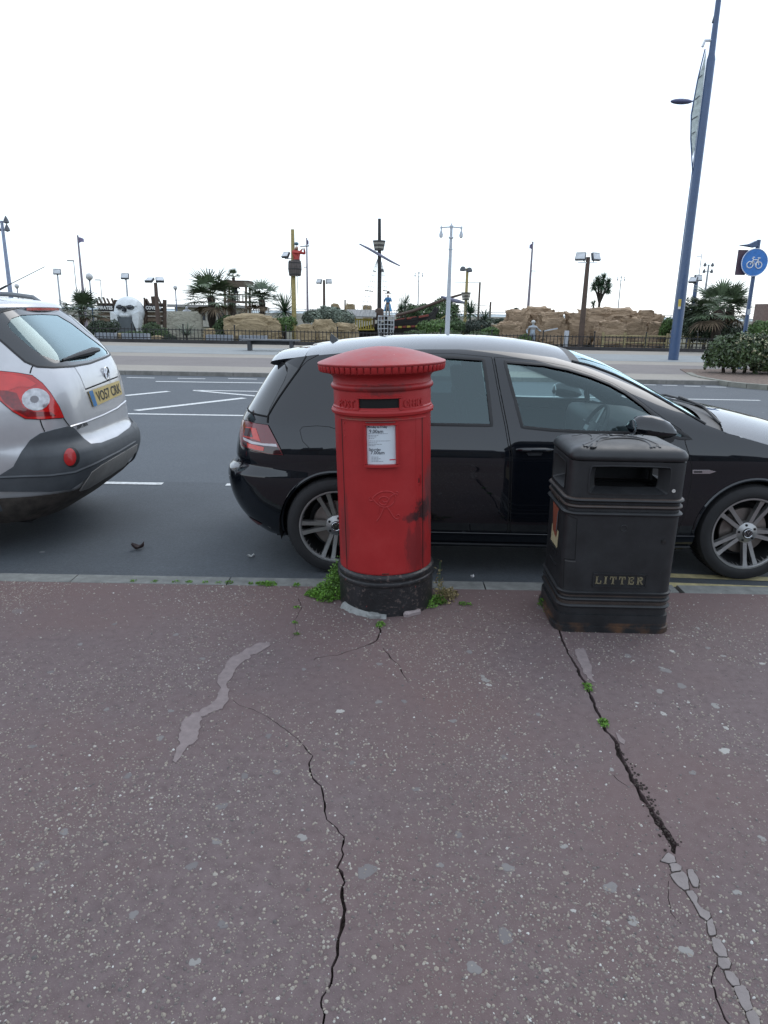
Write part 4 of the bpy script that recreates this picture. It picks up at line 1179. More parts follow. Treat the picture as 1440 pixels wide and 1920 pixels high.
def wheel(parent, x, z, side, R0, Rr, width, spoke_angles, m_face, m_dark, emblem=True, y=0.0):
    """wheel facing +y*side in car coordinates, centred (x,y,z)"""
    w = thing_child('wheel', parent, (x, y, z)); w.scale = (1, side, 1)
    t = MB().lathe([(Rr - .004, .0), (Rr + .008, .012), (Rr + .03, .016), (R0 - .035, .014), (R0 - .012, .004), (R0 - .002, -.02), (R0, -.05), (R0, -width + .05), (R0 - .01, -width + .01), (R0 - .05, -width), (Rr, -width + .01)], 64, axis='Y')
    obj('tyre', t, M_RUB, w, angle=35)
    tr = MB()
    for k in range(72):
        a = 2 * math.pi * k / 72; tr.bar((math.cos(a) * (R0 + .0005), -.03, math.sin(a) * (R0 + .0005)), (math.cos(a + .03) * (R0 + .0005), -width + .03, math.sin(a + .03) * (R0 + .0005)), .008, .003)
    obj('tread', tr, M_GAP, w, smooth=False)
    obj('rim', MB().lathe([(Rr - .004, .004), (Rr + .003, .006), (Rr + .004, .012), (Rr - .006, .011), (Rr - .012, .002), (Rr - .018, -.03), (Rr - .035, -.12), (Rr - .03, -.17)], 64, axis='Y'), m_face, w, angle=40)
    obj('rim_barrel', MB().lathe([(Rr - .013, -.004), (Rr - .022, -.05), (Rr - .05, -.14), (.10, -.15), (.0005, -.15)], 48, axis='Y'), m_dark, w, angle=40)
    obj('brake_disc', MB().lathe([(.05, -.07), (.15, -.075), (.155, -.085), (.15, -.095)], 40, axis='Y'), mat('brake_steel', (.25, .22, .2), .45, .9, var=.3), w)
    sp = MB(); spd = MB()
    me_list = []
    for a0 in spoke_angles:
        for sgn in (-1, 1):
            ai, ao = R(a0) + sgn * R(13), R(a0) + sgn * R(8.6)
            s = MB()
            pi = Vector((math.cos(ai) * .055, 0, math.sin(ai) * .055)); po = Vector((math.cos(ao) * (Rr - .008), 0, math.sin(ao) * (Rr - .008)))
            d = (po - pi).normalized(); n = Vector((-d.z, 0, d.x))
            rows = []
            for t_ in (0, .25, .5, .75, 1):
                p = pi.lerp(po, t_); yy = -.022 + .012 * t_ + .012 * t_ * t_; hw = .0125 - .001 * t_
                if t_ == 1: hw = .015
                rows.append([p - n * (hw + .004) + Vector((0, yy - .03, 0)), p - n * hw + Vector((0, yy, 0)), p + n * hw + Vector((0, yy, 0)), p + n * (hw + .004) + Vector((0, yy - .03, 0))])
            s.grid(rows)
            o_ = obj('spoke', s, m_face, w, angle=25)
    obj('hub', MB().lathe([(.075, -.05), (.068, -.022), (.045, -.014), (.034, -.010), (.033, -.006), (.0005, -.004)], 32, axis='Y'), m_face, w, angle=30)
    for k in range(5):
        a = R(spoke_angles[0] + 36 + 72 * k); obj('wheel_bolt', MB().lathe([(.008, -.03), (.008, -.012), (.0005, -.011)], 8, (math.cos(a) * .052, 0, math.sin(a) * .052), 'Y'), m_dark, w)
    if emblem:
        cap_ = obj('hub_cap', MB().lathe([(.033, -.006), (.031, -.001), (.0005, .0)], 28, axis='Y'), M_TRIM, w)
        e = MB(); e.tube([(.027 * math.cos(a), .001, .027 * math.sin(a)) for a in [2 * math.pi * k / 24 for k in range(25)]], .0022, 5)
        for l in ([(-.013, .022), (-.002, .003), (.002, .003), (.013, .022)], [(-.022, .012), (-.010, -.020), (0, -.002), (.010, -.020), (.022, .012)]):
            e.tube([(x_ * side, .001, z_) for x_, z_ in l], .0022, 5)
        obj('hub_emblem', e, M_CHROME, cap_)
    return w
def thing_child(name, parent, loc):
    o = bpy.data.objects.new(name, None); COL.objects.link(o); o.parent = parent; o.location = loc; o.empty_display_size = .05
    return o
def mirror_part(o):
    c = o.copy(); COL.objects.link(c); c.scale = (o.scale[0], -o.scale[1], o.scale[2]); c.location = (o.location[0], -o.location[1], o.location[2])
    for ch in o.children:
        d = ch.copy(); COL.objects.link(d); d.parent = c
    return c

# ------------------------------------------------------------------ black hatchback
ZC = ROAD_Z
gz_ = [.16, .24, .35, .5, .62, .70, .772, .79, .86, .93, .965, 1.0, 1.08, 1.18, 1.27, 1.34, 1.39, 1.43, 1.47]
GW = spl(gz_, [.80, .855, .880, .890, .893, .893, .8935, .892, .881, .866, .857, .846, .813, .765, .715, .668, .622, .56, .45])
GXR = spl([.16, .24, .32, .42, .52, .60, .635, .66, .72, .80, .88, .96, 1.0, 1.08, 1.16, 1.25, 1.33, 1.40, 1.47], [.26, .16, .085, .03, .005, .0, .012, .055, .058, .068, .085, .112, .135, .185, .237, .298, .36, .43, .52])
GXF = spl([.16, .25, .35, .45, .56, .64, .70, .75, .80, .85, .90, .94, .97, 1.0, 1.05, 1.12, 1.2, 1.28, 1.35, 1.40, 1.47], [4.08, 4.17, 4.225, 4.25, 4.25, 4.235, 4.21, 4.18, 4.13, 4.05, 3.93, 3.78, 3.62, 3.46, 3.28, 3.05, 2.84, 2.63, 2.43, 2.25, 2.0])
GXM = spl([.16, .6, .9, 1.0, 1.1, 1.2, 1.3, 1.4, 1.47], [2.1, 2.1, 2.05, 2.0, 1.9, 1.75, 1.6, 1.4, 1.3])
GNR = spl([.16, .6, .9, 1.1, 1.3, 1.47], [5.0, 5.2, 5.0, 5.2, 5.4, 5.4])
GNF = spl([.16, .6, .75, .9, .965, 1.0, 1.1, 1.3, 1.47], [4.2, 4.2, 4.6, 5.2, 5.4, 5.4, 4.6, 3.8, 3.4])
RAX, FAX = .775, 3.405
wr = P(630, 992, 4.28)
GORG = wr.x - RAX
golf_skin = Skin(GXM, GXR, GXF, GW, GNR, GNF, GORG, 1, 4.265 + .893, ZC)
golf_skin.zr = (.17, 1.44)
gs = golf_skin
golf = thing('black_hatchback', 'shiny black five-door hatchback car parked behind the post box and bin', 'car', (GORG, gs.yc, ZC))
golf.scale = (1, -1, 1)      # car coordinates: y is positive on the kerb side
M_GP = paint('black_pearl_paint', (0.0035, 0.005, 0.008), coat=1.0, rough=.3, spec=.03, ior=1.64)
M_GG = glass('hatchback_glass', (.72, .86, .86), 1.6)
M_GGR = glass('hatchback_rear_glass', (.24, .32, .33), 2.1)
M_WF = mat('machined_alloy', (.40, .40, .395), .36, .85, var=.1, scale=20); M_WD = mat('dark_alloy', (.02, .021, .022), .45, .4)
WR = .318
def S(x, z): return gs.side(x, z)
def arch(cx, cz, r, a0, a1, n=14): return [(cx + r * math.cos(R(a0 + (a1 - a0) * k / n)), cz + r * math.sin(R(a0 + (a1 - a0) * k / n))) for k in range(n + 1)]
# traced outlines
fwin = gs.pixs([(946, 679), (1019, 685), (1064, 694), (1107, 707), (1142, 721), (1173, 738), (1205, 761), (1234, 787), (1240, 812), (1180, 812), (1100, 810), (1036, 807), (979, 801)], True)
qwin = gs.pixs([(1244, 790), (1268, 806), (1296, 823), (1272, 822), (1247, 814)], True)
rwin = gs.pixs([(922, 798), (915, 735), (906, 675), (850, 671), (800, 670), (740, 672), (690, 680), (668, 700), (655, 745), (652, 783), (720, 792), (810, 796)], True)
fdoor = gs.pixs([(927, 671), (1000, 676), (1064, 688), (1112, 704), (1150, 720), (1185, 741), (1220, 768), (1250, 790), (1275, 806), (1284, 832), (1291, 853), (1296, 875), (1294, 908), (1289, 936), (1278, 975), (1266, 1006), (1150, 1004), (1050, 1002), (957, 1000), (959, 930), (961, 853), (952, 799), (940, 740)], True)
rdoor = gs.pixs([(951, 1000), (953, 930), (955, 853), (946, 799), (934, 740), (921, 671), (850, 664), (780, 664), (715, 667), (675, 678), (650, 700), (640, 745), (640, 800), (668, 850), (700, 880), (722, 920), (735, 960), (740, 1000), (830, 1000)], True)
tail = gs.pixs([(456, 787), (480, 794), (503, 797.5), (512, 815), (522, 834), (531, 853), (506, 851.5), (476, 845), (455, 835), (451, 819), (452, 803)])
flap = gs.pixs([(563, 807), (568, 801), (595, 799), (618, 801), (632, 806), (645, 822), (645, 838), (598, 843), (581, 840), (568, 827)])
body_hi = [(GXF(1.395) - .05, 1.385), (1.2, 1.40), (.75, 1.385), (.45, 1.365)]
# body side skin: from the rear corner to the front corner
ur = .62 * gs.K / 2 * 0 + .50     # rear limit of the side skin, in u
uf = math.pi * gs.K - .70
def vline(u, z0, z1, n=8): return [(u, z0 + (z1 - z0) * k / n) for k in range(n + 1)]
rail = gs.pixs([(560, 671), (597, 666), (650, 661), (720, 657), (790, 655), (860, 655), (930, 658), (985, 663), (1048, 672), (1107, 686), (1150, 702), (1190, 721), (1225, 740), (1255, 757), (1290, 777), (1325, 797)])
bon = [S(x, z) for x, z in ((3.22, .946), (3.36, .911), (3.505, .871), (3.70, .820), (3.87, .770), (4.0, .72), (4.06, .68))]
low = [S(4.02, .45), S(3.93, .24), S(3.79, .23)] + [S(*p) for p in arch(FAX, WR, .352, -12, 192, 22)] + [S(3.02, .225), S(2.3, .215), S(1.6, .215), S(1.16, .225)] + [S(*p) for p in arch(RAX, WR, .352, -12, 197, 22)] + [S(.42, .20), S(.30, .235), S(.22, .30), S(.14, .42), S(.11, .52), S(.105, .60)]
hatchline = gs.pixs([(502, 793), (503, 779), (512, 763), (522, 747), (540, 721), (561, 692), (575, 668)])
side_outer = rail[1:] + bon + low + gs.pixs([(452, 846), (451, 819), (456, 787), (480, 794), (500, 797)]) + hatchline[:-1]
body = panel('body_side', gs, side_outer, [fwin, qwin, rwin], .04, 0, .02, M_GP, golf, flip=True, vstep=.03)
def overlay(name, poly, m, parent, off=.004, gap=.0045, holes=(), step=.04, thick=.004, vstep=.03, flip=True, joint=True, skin=gs):
    o = panel(name, skin, poly, holes, step, off, thick, m, parent, flip=flip, vstep=vstep)
    if joint: ribbon('panel_gap', skin, poly, gap * 2.2, off * .75, M_GAP, o, True, flip, .02)
    return o
# the skin is drawn with u decreasing kerbward; flip decides which way is out
e_ = gs(math.pi / 2 * gs.K, .5)
fd = overlay('front_door', fdoor, M_GP, golf, holes=[fwin, qwin])
rd = overlay('rear_door', rdoor, M_GP, golf, holes=[rwin])
near_parts = [body, fd, rd]
for nm, poly, mm in (('front_window', fwin, M_GG), ('quarter_window', qwin, M_GG), ('rear_door_window', rwin, M_GGR)):
    g_ = panel(nm, gs, dilate(poly, .003), (), .05, -.003, 0, mm, golf, flip=True)
    ribbon('window_seal', gs, poly, .020, .0055, M_TRIM, g_, True, True, .025, .002); near_parts.append(g_)
fl_ = overlay('fuel_flap', flap, M_GP, golf, .0045, .003); 
M_TAILRED = mat('tail_lamp_red', (.16, .008, .012), .08, coat=1, var=.1); M_TAILHOT = mat('tail_lamp_bright_red', (.62, .03, .015), .15, coat=1, var=.15, scale=60); M_TAILDARK = mat('tail_lamp_smoke', (.03, .004, .006), .08, coat=1)
tl = overlay('tail_light', tail, M_TAILRED, golf, .006, .003); near_parts.append(tl)
c9 = lambda l: gs.pixs([(430 + x / 6.545, 620 + y / 6.545) for x, y in l])
def lamp_bit(nm, l, m, off): return panel(nm, gs, c9(l), (), .02, off, .002, m, tl, flip=True)
lamp_bit('brake_segment', [(215, 1180), (335, 1200), (390, 1360), (300, 1330), (180, 1300)], M_TAILHOT, .0085)
lamp_bit('smoked_cell', [(215, 1195), (275, 1200), (300, 1310), (190, 1290)], M_TAILDARK, .0105)
lamp_bit('reverse_strip', [(185, 1310), (300, 1360), (420, 1385), (580, 1390), (595, 1425), (430, 1410), (290, 1390), (190, 1340)], mat('clear_lens', (.6, .58, .6), .12, coat=1), .0095)
lamp_bit('lower_smoke', [(170, 1360), (300, 1400), (600, 1432), (655, 1515), (500, 1508), (300, 1462), (180, 1400)], M_TAILDARK, .0082)
lamp_bit('fog_segment', [(230, 1380), (330, 1405), (435, 1430), (428, 1475), (330, 1462), (240, 1430)], M_TAILHOT, .0102)
# sill skirt, arch lips
sk = [S(3.06, .30), S(2.2, .295), S(1.17, .30), S(1.13, .225), S(1.2, .205), S(2.2, .20), S(3.0, .205), S(3.05, .225)]
near_parts.append(overlay('side_skirt', sk, M_GP, golf, .012, .003, joint=False, thick=.012))
near_parts.append(ribbon('skirt_lip', gs, [S(1.15, .232), S(2.2, .225), S(3.04, .232)], .016, .022, mat('satin_lip', (.05, .052, .055), .35), golf, False, True, .04, .004))
for cx in (RAX, FAX):
    near_parts.append(ribbon('arch_lip', gs, [S(*p) for p in arch(cx, WR, .356, -10, 190, 30)], .020, .003, M_GP, golf, False, True, .03, .005))
# fender badge, handle, mirror
bd = gs.pixs([(1298, 881), (1330, 881), (1342, 884), (1330, 888), (1298, 888)])
bdo = overlay('fender_badge', bd, M_CHROME, golf, .004, .002, joint=False, step=.02); near_parts.append(bdo)
panel('badge_insert', gs, gs.pixs([(1301, 883.2), (1316, 883.2), (1316, 886), (1301, 886)]), (), .02, .006, .001, M_TRIM, bdo, flip=True)
def handle(px0, px1, py, par):
    hp = gs.pixs([(px0, py), (px0 + 6, py - 7), (px1 - 4, py - 7), (px1, py - 2), (px1 - 4, py + 5), (px0 + 6, py + 6)])
    h = panel('handle_recess', gs, gs.pixs([(px0 + 14, py - 2), (px0 + 22, py + 9), (px1 - 22, py + 9), (px1 - 14, py - 2)]), (), .02, .0055, 0, mat('handle_cup', (.05, .055, .06), .15, coat=1), par, flip=True)
    mb = MB(); pts = []
    for k in range(9):
        t = k / 8; u, z = gs.pix(px0 + (px1 - px0) * t, py - 2); p = gs(u, z); n = Vector((0, 1, .1)); pts.append(p + n * (.008 + .03 * math.sin(math.pi * t) ** .5))
    mb.tube(pts, [.008, .013, .015, .0155, .0155, .0155, .015, .013, .008], 10)
    return obj('door_handle', mb, M_GP, par)
handle(968, 1036, 845, fd)
hb = handle(968, 1036, 845, rd); hb.location = (-1.0, .004, .0)
for o in list(rd.children):
    if o.name.startswith('handle_recess'): o.location = (-1.0, .004, 0)
# mirror housing
mir = thing_child('door_mirror', golf, (0, 0, 0))
def mp(px, py, Y): return gs.loc(P(px, py, Y))
mirm = MB()
mc = mp(1224, 800, 4.14)
rows = []
prof_m = [(-.135, .012), (-.128, .042), (-.092, .072), (-.03, .086), (.035, .080), (.088, .060), (.115, .034), (.122, .008)]
for (dx, h) in prof_m:
    rows.append([Vector((mc.x + dx + .01 * math.cos(a), mc.y + .075 * math.cos(a) * (1 - (dx / .2) ** 2), mc.z - .02 - dx * .10 + h * math.sin(a) * (1.0 if math.sin(a) > 0 else .62))) for a in [2 * math.pi * k / 20 for k in range(21)]])
mirm.grid(rows); mirm.add([rows[-1][k] for k in range(20)], [tuple(range(20))]); mirm.add([rows[0][k] for k in range(20)], [tuple(range(19, -1, -1))])
obj('mirror_shell', mirm, M_GP, mir, angle=60)
mg = MB(); mg.ell((mc.x - .118, mc.y, mc.z - .008), (.004, .07, .052), 20, 10); obj('mirror_glass', mg, mat('mirror_silver', (.7, .72, .74), .03, 1), mir)
ma = MB(); q0 = mp(1260, 822, 4.22); ma.tube([(q0.x - .01, q0.y - .02, q0.z + .0), (q0.x + .0, q0.y - .09, q0.z - .012), (q0.x - .01, q0.y - .16, q0.z - .02)], [.035, .028, .04], 10); obj('mirror_arm', ma, M_TRIM, mir)
near_parts.append(mir)
for o in near_parts: mirror_part(o)
# rear: bumper, tailgate, glass, spoiler
def B(y, z): return gs.back(y, z)
def sym(l): return [B(y, z) for y, z in l] + [B(-y, z) for y, z in l[::-1]]
edge_u = gs.side(.12, .5)[0]
bump_poly = [S(.42, .20), S(.30, .235), S(.22, .30), S(.14, .42), S(.11, .52), S(.105, .60), S(.12, .655)] + [(-u, z) for u, z in [S(.42, .20), S(.30, .235), S(.22, .30), S(.14, .42), S(.11, .52), S(.105, .60), S(.12, .655)][::-1]]
panel('rear_bumper', gs, bump_poly, (), .05, 0, .02, M_GP, golf, flip=True, vstep=.025)
refl = gs.pixs([(455, 966), (470, 970), (492, 982), (486, 985), (468, 979), (455, 972)])
panel('bumper_reflector', gs, refl, (), .03, .003, 0, mat('dark_red_reflector', (.12, .01, .01), .25), golf, flip=True)
hs_ = gs.pixs([(452, 846), (451, 819), (456, 787), (480, 794), (500, 797)])
glass_bot = [gs.pix(x, y) for x, y in ((500, 781), (484, 778), (473, 771))]
tg = [S(.125, .645)] + hs_ + gs.pixs([(502, 793), (502, 783)])
tgz = tg[-1][1]
tg_full = tg + [B(.5, 1.0), B(0, 1.005), B(-.5, 1.0)] + [(-u, z) for u, z in tg[::-1]] + [B(0, .66)]
panel('tailgate', gs, tg_full, (), .05, 0, .015, M_GP, golf, flip=True, vstep=.03)
rg = gs.pixs([(503, 781), (507, 766), (521, 739), (534, 714), (540, 699), (536, 683)])
rgl = rg + [B(.4, 1.335), B(0, 1.345), B(-.4, 1.335)] + [(-u, z) for u, z in rg[::-1]] + [B(-.5, 1.008), B(0, 1.012), B(.5, 1.008)]
rw = panel('rear_window', gs, rgl, (), .05, -.001, 0, mat('rear_window_privacy', (.02, .023, .025), .04, coat=1), golf, flip=True, vstep=.03)
ribbon('window_edge', gs, rgl, .010, .001, M_GAP, rw, True, True, .03)
pil = gs.pixs([(503, 779), (512, 763), (522, 747), (540, 721), (561, 692), (534, 676), (540, 690), (539, 700), (534, 714), (520, 740), (507, 766)])
pl_ = panel('tailgate_fin', gs, pil, (), .03, .002, .01, mat('gloss_black_fin', (.006, .007, .008), .1, coat=1), golf, flip=True); mirror_part(pl_)
rl_ = ribbon('tailgate_gap', gs, hatchline, .010, .004, M_GAP, golf, False, True); mirror_part(rl_)
ss_ = panel('spoiler_side', gs, gs.pixs([(533, 675), (547, 684), (561, 692), (577, 676), (598, 665), (575, 668), (553, 671)], True), (), .03, .003, .01, M_GP, golf, flip=True); mirror_part(ss_)
# roof: crowned sheet between the two rails, and the spoiler running off its back edge
rail3 = [gs(*p) for p in rail]
def roof_rows(pts, crown):
    rows = []
    for i, p in enumerate(pts):
        row = []
        for k in range(-14, 15):
            t = k / 14; c = crown(p.x)
            row.append(Vector((p.x - .00 * (1 - t * t), -t * p.y, p.z + c * (1 - abs(t) ** 2.3))))
        rows.append(row)
    return rows
rx = [p.x for p in rail3]; ry = spl(rx, [p.y for p in rail3]); rz_ = spl(rx, [p.z for p in rail3])
xs_ = [rx[1] + (rx[-1] - rx[1]) * k / 24 for k in range(25)]
crown = spl([.3, .6, 1.0, 1.5, 2.0, 2.4, 2.7, 3.2], [.045, .06, .072, .078, .080, .075, .075, .095])
def rail_rows(x0, x1, n, din=.002, dz=-.002):
    return roof_rows([Vector((x, ry(x) + din, rz_(x) + dz)) for x in [x0 + (x1 - x0) * k / n for k in range(n + 1)]], crown)
obj('roof', MB().grid(rail_rows(rx[1], 2.26, 28)), M_GP, golf, angle=80)
sp_x = [rx[1] - .004 - .028 * k for k in range(9)]
rows = roof_rows([Vector((x, ry(x) * (1 - .0 * i) - (.02 * (i / 8) ** 3), rz_(rx[1]) + (x - rx[1]) * .10 - .012 * (i / 8) ** 3)) for i, x in enumerate(sp_x)], lambda x: .045)
low_ = [[Vector((p.x + .01, p.y * .97, p.z - .026)) for p in rows[-1]], [Vector((p.x + .10, p.y * .95, p.z - .034)) for p in rows[-1]]]
rim_ = [Vector((p.x - .012, p.y * .985, p.z - .016)) for p in rows[-1]]
spo = MB().grid(rows + [rim_] + low_)
for t in (0, -1): 
    spo.add([rows[k][t] for k in range(9)] + [rim_[t], low_[0][t], low_[1][t]] + [rows[0][t] + Vector((0, 0, -.065))], [tuple(range(13)) if t else tuple(range(12, -1, -1))])
obj('roof_spoiler', spo, M_GP, golf, angle=50)
af = MB(); ap = gs.loc(P(632, 641, 5.12))
af.add([(ap.x - .055, 0, ap.z - .012), (ap.x + .075, .016, ap.z - .012), (ap.x + .075, -.016, ap.z - .012), (ap.x - .045, .003, ap.z + .058), (ap.x - .045, -.003, ap.z + .058), (ap.x - .055, .012, ap.z - .012), (ap.x - .055, -.012, ap.z - .012), (ap.x + .01, .012, ap.z + .012), (ap.x + .01, -.012, ap.z + .012)],
       [(5, 1, 7), (5, 7, 3), (6, 8, 2), (6, 4, 8), (7, 1, 2, 8), (3, 7, 8, 4), (5, 3, 4, 6)])
obj('shark_fin_aerial', af, M_GP, golf, smooth=False)
# windscreen, scuttle, bonnet
x_ws1 = rx[-1] - .005
wscreen = obj('windscreen', MB().grid(rail_rows(2.27, x_ws1, 20, -.012, -.004)), M_GG, golf, angle=80)
for sg in (1, -1): obj('windscreen_seal', MB().tube([(x, sg * (ry(x) - .004), rz_(x) + .002) for x in [2.27 + (x_ws1 - 2.27) * k / 16 for k in range(17)]], .009, 6), M_TRIM, wscreen)
obj('windscreen_header', MB().grid(rail_rows(2.262, 2.33, 4, -.008, -.002)), M_TRIM, wscreen, angle=80)
be = [gs(*p) for p in [S(3.14, .962)] + bon[:-1]]
bx_ = [p.x for p in be]; by_ = spl(bx_, [p.y for p in be]); bz_ = spl(bx_, [p.z for p in be]); bcr = spl([3.1, 3.3, 3.5, 3.7, 3.85, 4.0], [.075, .095, .11, .115, .115, .11])
def bon_rows(x0, x1, n, dz=0.0, bow=0.0):
    rows = []
    for k in range(n + 1):
        x = x0 + (x1 - x0) * k / n
        rows.append([Vector((x + bow * (1 - (t / 14) ** 2) * (1 - .0 * k / n), -t / 14 * (by_(x) + .001), bz_(x) + dz + bcr(x) * (1 - abs(t / 14) ** 2.6))) for t in range(-14, 15)])
    return rows
obj('bonnet', MB().grid(bon_rows(3.165, 4.0, 24, .002, .14)), M_GP, golf, angle=80)
obj('scuttle', MB().grid(bon_rows(3.05, 3.17, 6, -.012, .14)), M_TRIM, golf, angle=80)
for nm, a, b_ in (('wiper', (3.22, .66, .99), (3.20, .02, 1.085)), ('wiper', (3.26, .05, 1.06), (3.12, -.6, 1.03))):
    obj(nm, MB().tube([a, ((a[0] + b_[0]) / 2 + .03, (a[1] + b_[1]) / 2, (a[2] + b_[2]) / 2 + .02), b_], .009, 6), M_TRIM, golf)
mir_u = 2 * math.pi * gs.K
def mu(l): return [(mir_u - u, z) for u, z in l[::-1]]
panel('front_bumper', gs, [(u + .004, z) for u, z in [S(4.05, .70), S(4.02, .45), S(3.93, .24)]] + mu([(u + .004, z) for u, z in [S(4.05, .70), S(4.02, .45), S(3.93, .24)]]) + [(math.pi * gs.K, .73)], (), .06, 0, 0, M_GP, golf, flip=True, vstep=.04)
for sgn in (1, -1):
    hl_ = [S(3.95, .60), S(4.02, .62), S(4.10, .60), S(4.10, .69), S(3.9, .735), S(3.84, .71)]
    if sgn < 0: hl_ = mu(hl_)
    panel('headlight', gs, hl_, (), .04, .006, .004, mat('headlamp', (.45, .47, .5), .08, coat=1), golf, flip=True)
# inside
M_SEAT = mat('seat_cloth', (.035, .037, .042), .85, var=.2, scale=30); M_DASH = mat('dash_plastic', (.04, .042, .046), .6)
def softbox(c, d, bev=.04, rot=None):
    bm = bmesh.new(); bmesh.ops.create_cube(bm, size=1.0)
    bmesh.ops.scale(bm, vec=d, verts=bm.verts); bmesh.ops.bevel(bm, geom=bm.edges[:] + bm.verts[:], offset=bev, segments=3, profile=.6, affect='EDGES')
    M_ = Matrix.Translation(c) @ (rot.to_4x4() if rot is not None else Matrix.Identity(4)); bm.transform(M_)
    mb = MB(); bm.verts.index_update(); mb.add([v.co.copy() for v in bm.verts], [tuple(v.index for v in f.verts) for f in bm.faces]); bm.free(); return mb
RY = Matrix.Rotation
seat_src = []
for y in (.36, -.36):
    st_ = thing_child('front_seat', golf, (0, 0, 0))
    obj('cushion', softbox((2.02, y, .50), (.50, .50, .16)), M_SEAT, st_)
    obj('seat_back', softbox((1.74, y, .80), (.15, .48, .62), rot=RY(R(-14), 3, 'Y')), M_SEAT, st_)
    obj('head_rest', softbox((1.63, y, 1.17), (.09, .26, .17), .03, RY(R(-10), 3, 'Y')), M_SEAT, st_)
rs = thing_child('rear_seat', golf, (0, 0, 0))
obj('cushion', softbox((1.15, 0, .52), (.5, 1.25, .16)), M_SEAT, rs); obj('seat_back', softbox((.88, 0, .80), (.14, 1.25, .58), rot=RY(R(-16), 3, 'Y')), M_SEAT, rs)
obj('dashboard', softbox((2.83, 0, .82), (.55, 1.36, .26), .08, RY(R(4), 3, 'Y')), M_DASH, golf)
obj('cabin_floor', MB().box((1.9, 0, .30), (2.6, 1.5, .04)), M_UNDER, golf, smooth=False)
obj('parcel_shelf', MB().box((.62, 0, .93), (.42, 1.2, .02)), M_SEAT, golf, smooth=False)
sw = thing_child('steering_wheel', golf, (2.49, .36, .885)); sw.rotation_euler = (0, R(-64), 0)
obj('wheel_rim', MB().tube([(.185 * math.cos(a), .185 * math.sin(a), 0) for a in [2 * math.pi * k / 36 for k in range(37)]], .014, 8), M_DASH, sw)
obj('wheel_boss', softbox((0, 0, -.01), (.12, .16, .04), .015), M_DASH, sw)
for a in (0, 90, 180): obj('wheel_spoke', MB().bar((.05 * math.sin(R(a)), .05 * math.cos(R(a)), -.005), (.175 * math.sin(R(a)), .175 * math.cos(R(a)), 0), .035, .012), mat('wheel_spoke_grey', (.14, .145, .15), .35, .6), sw, smooth=False)
obj('rear_view_mirror', softbox((2.36, 0, 1.27), (.03, .22, .06), .012), M_DASH, golf)
obj('centre_vent', softbox((2.6, 0, .86), (.06, .26, .10), .015, RY(R(-20), 3, 'Y')), mat('vent_grey', (.09, .1, .11), .4), golf)
# inner black shell that closes the body under the belt line and round the wheels
for sgn in (1, -1):
    ins = [S(.25, .30), S(.2, .62), S(.2, .9), S(2.9, .88), S(3.3, .80), S(3.9, .60), S(3.9, .3)] + [S(*p) for p in arch(FAX, WR, .37, -8, 188, 12)] + [S(*p) for p in arch(RAX, WR, .37, -8, 188, 12)]
    if sgn < 0: ins = [(-u, z) for u, z in ins]
    panel('inner_panel', gs, ins, (), .12, -.03, 0, M_UNDER, golf, flip=True)
for cx in (RAX, FAX):
    for sgn in (1, -1):
        mb = MB(); rows = []
        for yy in (.86 * sgn, .55 * sgn): rows.append([(x, yy, z) for x, z in arch(cx, WR, .365, -15, 195, 20)])
        mb.grid(rows); mb.add([Vector(p) for p in rows[1]], [tuple(range(21))]); obj('wheel_housing', mb, M_UNDER, golf)
obj('underbody', MB().box((2.1, 0, .24), (3.5, 1.15, .16)).box((2.1, 0, .215), (1.75, 1.66, .05)), M_UNDER, golf, smooth=False)
yw = gs.yc - 4.28
wheel(golf, RAX, WR, 1, WR, .232, .215, [112, 184, 256, 328, 40], M_WF, M_WD, y=yw - .015)
wheel(golf, FAX, WR, 1, WR, .232, .215, [138, 210, 282, 354, 66], M_WF, M_WD, y=yw - .015)
for cx in (RAX, FAX):
    wheel(golf, cx, WR, -1, WR, .232, .215, [138, 210, 282, 354, 66], M_WF, M_WD, emblem=False, y=-yw + .015)
# ------------------------------------------------------------------ silver off-roader
AW = spl([.2, .3, .4, .55, .70, .82, .95, 1.02, 1.08, 1.15, 1.25, 1.35, 1.45, 1.55, 1.62, 1.70], [.84, .885, .905, .918, .925, .925, .915, .903, .886, .860, .815, .765, .712, .655, .605, .52])
AXR = spl([.2, .28, .36, .44, .52, .60, .66, .70, .73, .76, .80, .88, .96, 1.04, 1.12, 1.20, 1.27, 1.34, 1.42, 1.50, 1.58, 1.70], [.36, .25, .14, .06, .02, .0, .005, .02, .05, .075, .08, .088, .096, .106, .120, .142, .172, .218, .285, .362, .445, .58])
AXF = spl([.2, .3, .45, .6, .75, .9, .98, 1.05, 1.12, 1.2, 1.3, 1.4, 1.5, 1.6, 1.7], [4.3, 4.42, 4.52, 4.56, 4.55, 4.45, 4.3, 3.9, 3.5, 3.3, 3.1, 2.9, 2.68, 2.42, 2.1])
AXM = spl([.2, .8, 1.1, 1.3, 1.5, 1.7], [2.3, 2.3, 2.25, 2.1, 1.9, 1.6])
ANR = spl([.2, .6, .75, .9, 1.1, 1.3, 1.5, 1.7], [4.4, 4.4, 4.4, 4.6, 4.8, 5.0, 5.2, 5.2])
ANF = spl([.2, .9, 1.1, 1.7], [4.2, 4.5, 4.6, 4.0])
AORG = -2.01
a_skin = Skin(AXM, AXR, AXF, AW, ANR, ANF, AORG, -1, 4.36 + .925, ZC)
a_skin.zr = (.21, 1.66)
as_ = a_skin
suv = thing('silver_suv', 'silver off-road estate car with dark grey bumper and yellow rear plate', 'car', (AORG, as_.yc, ZC))
suv.rotation_euler = (0, 0, math.pi)      # its nose points the other way; y stays positive on the kerb side
M_AP = paint('silver_paint', (0.52, 0.52, 0.53), coat=.8, rough=.34, metal=.5)
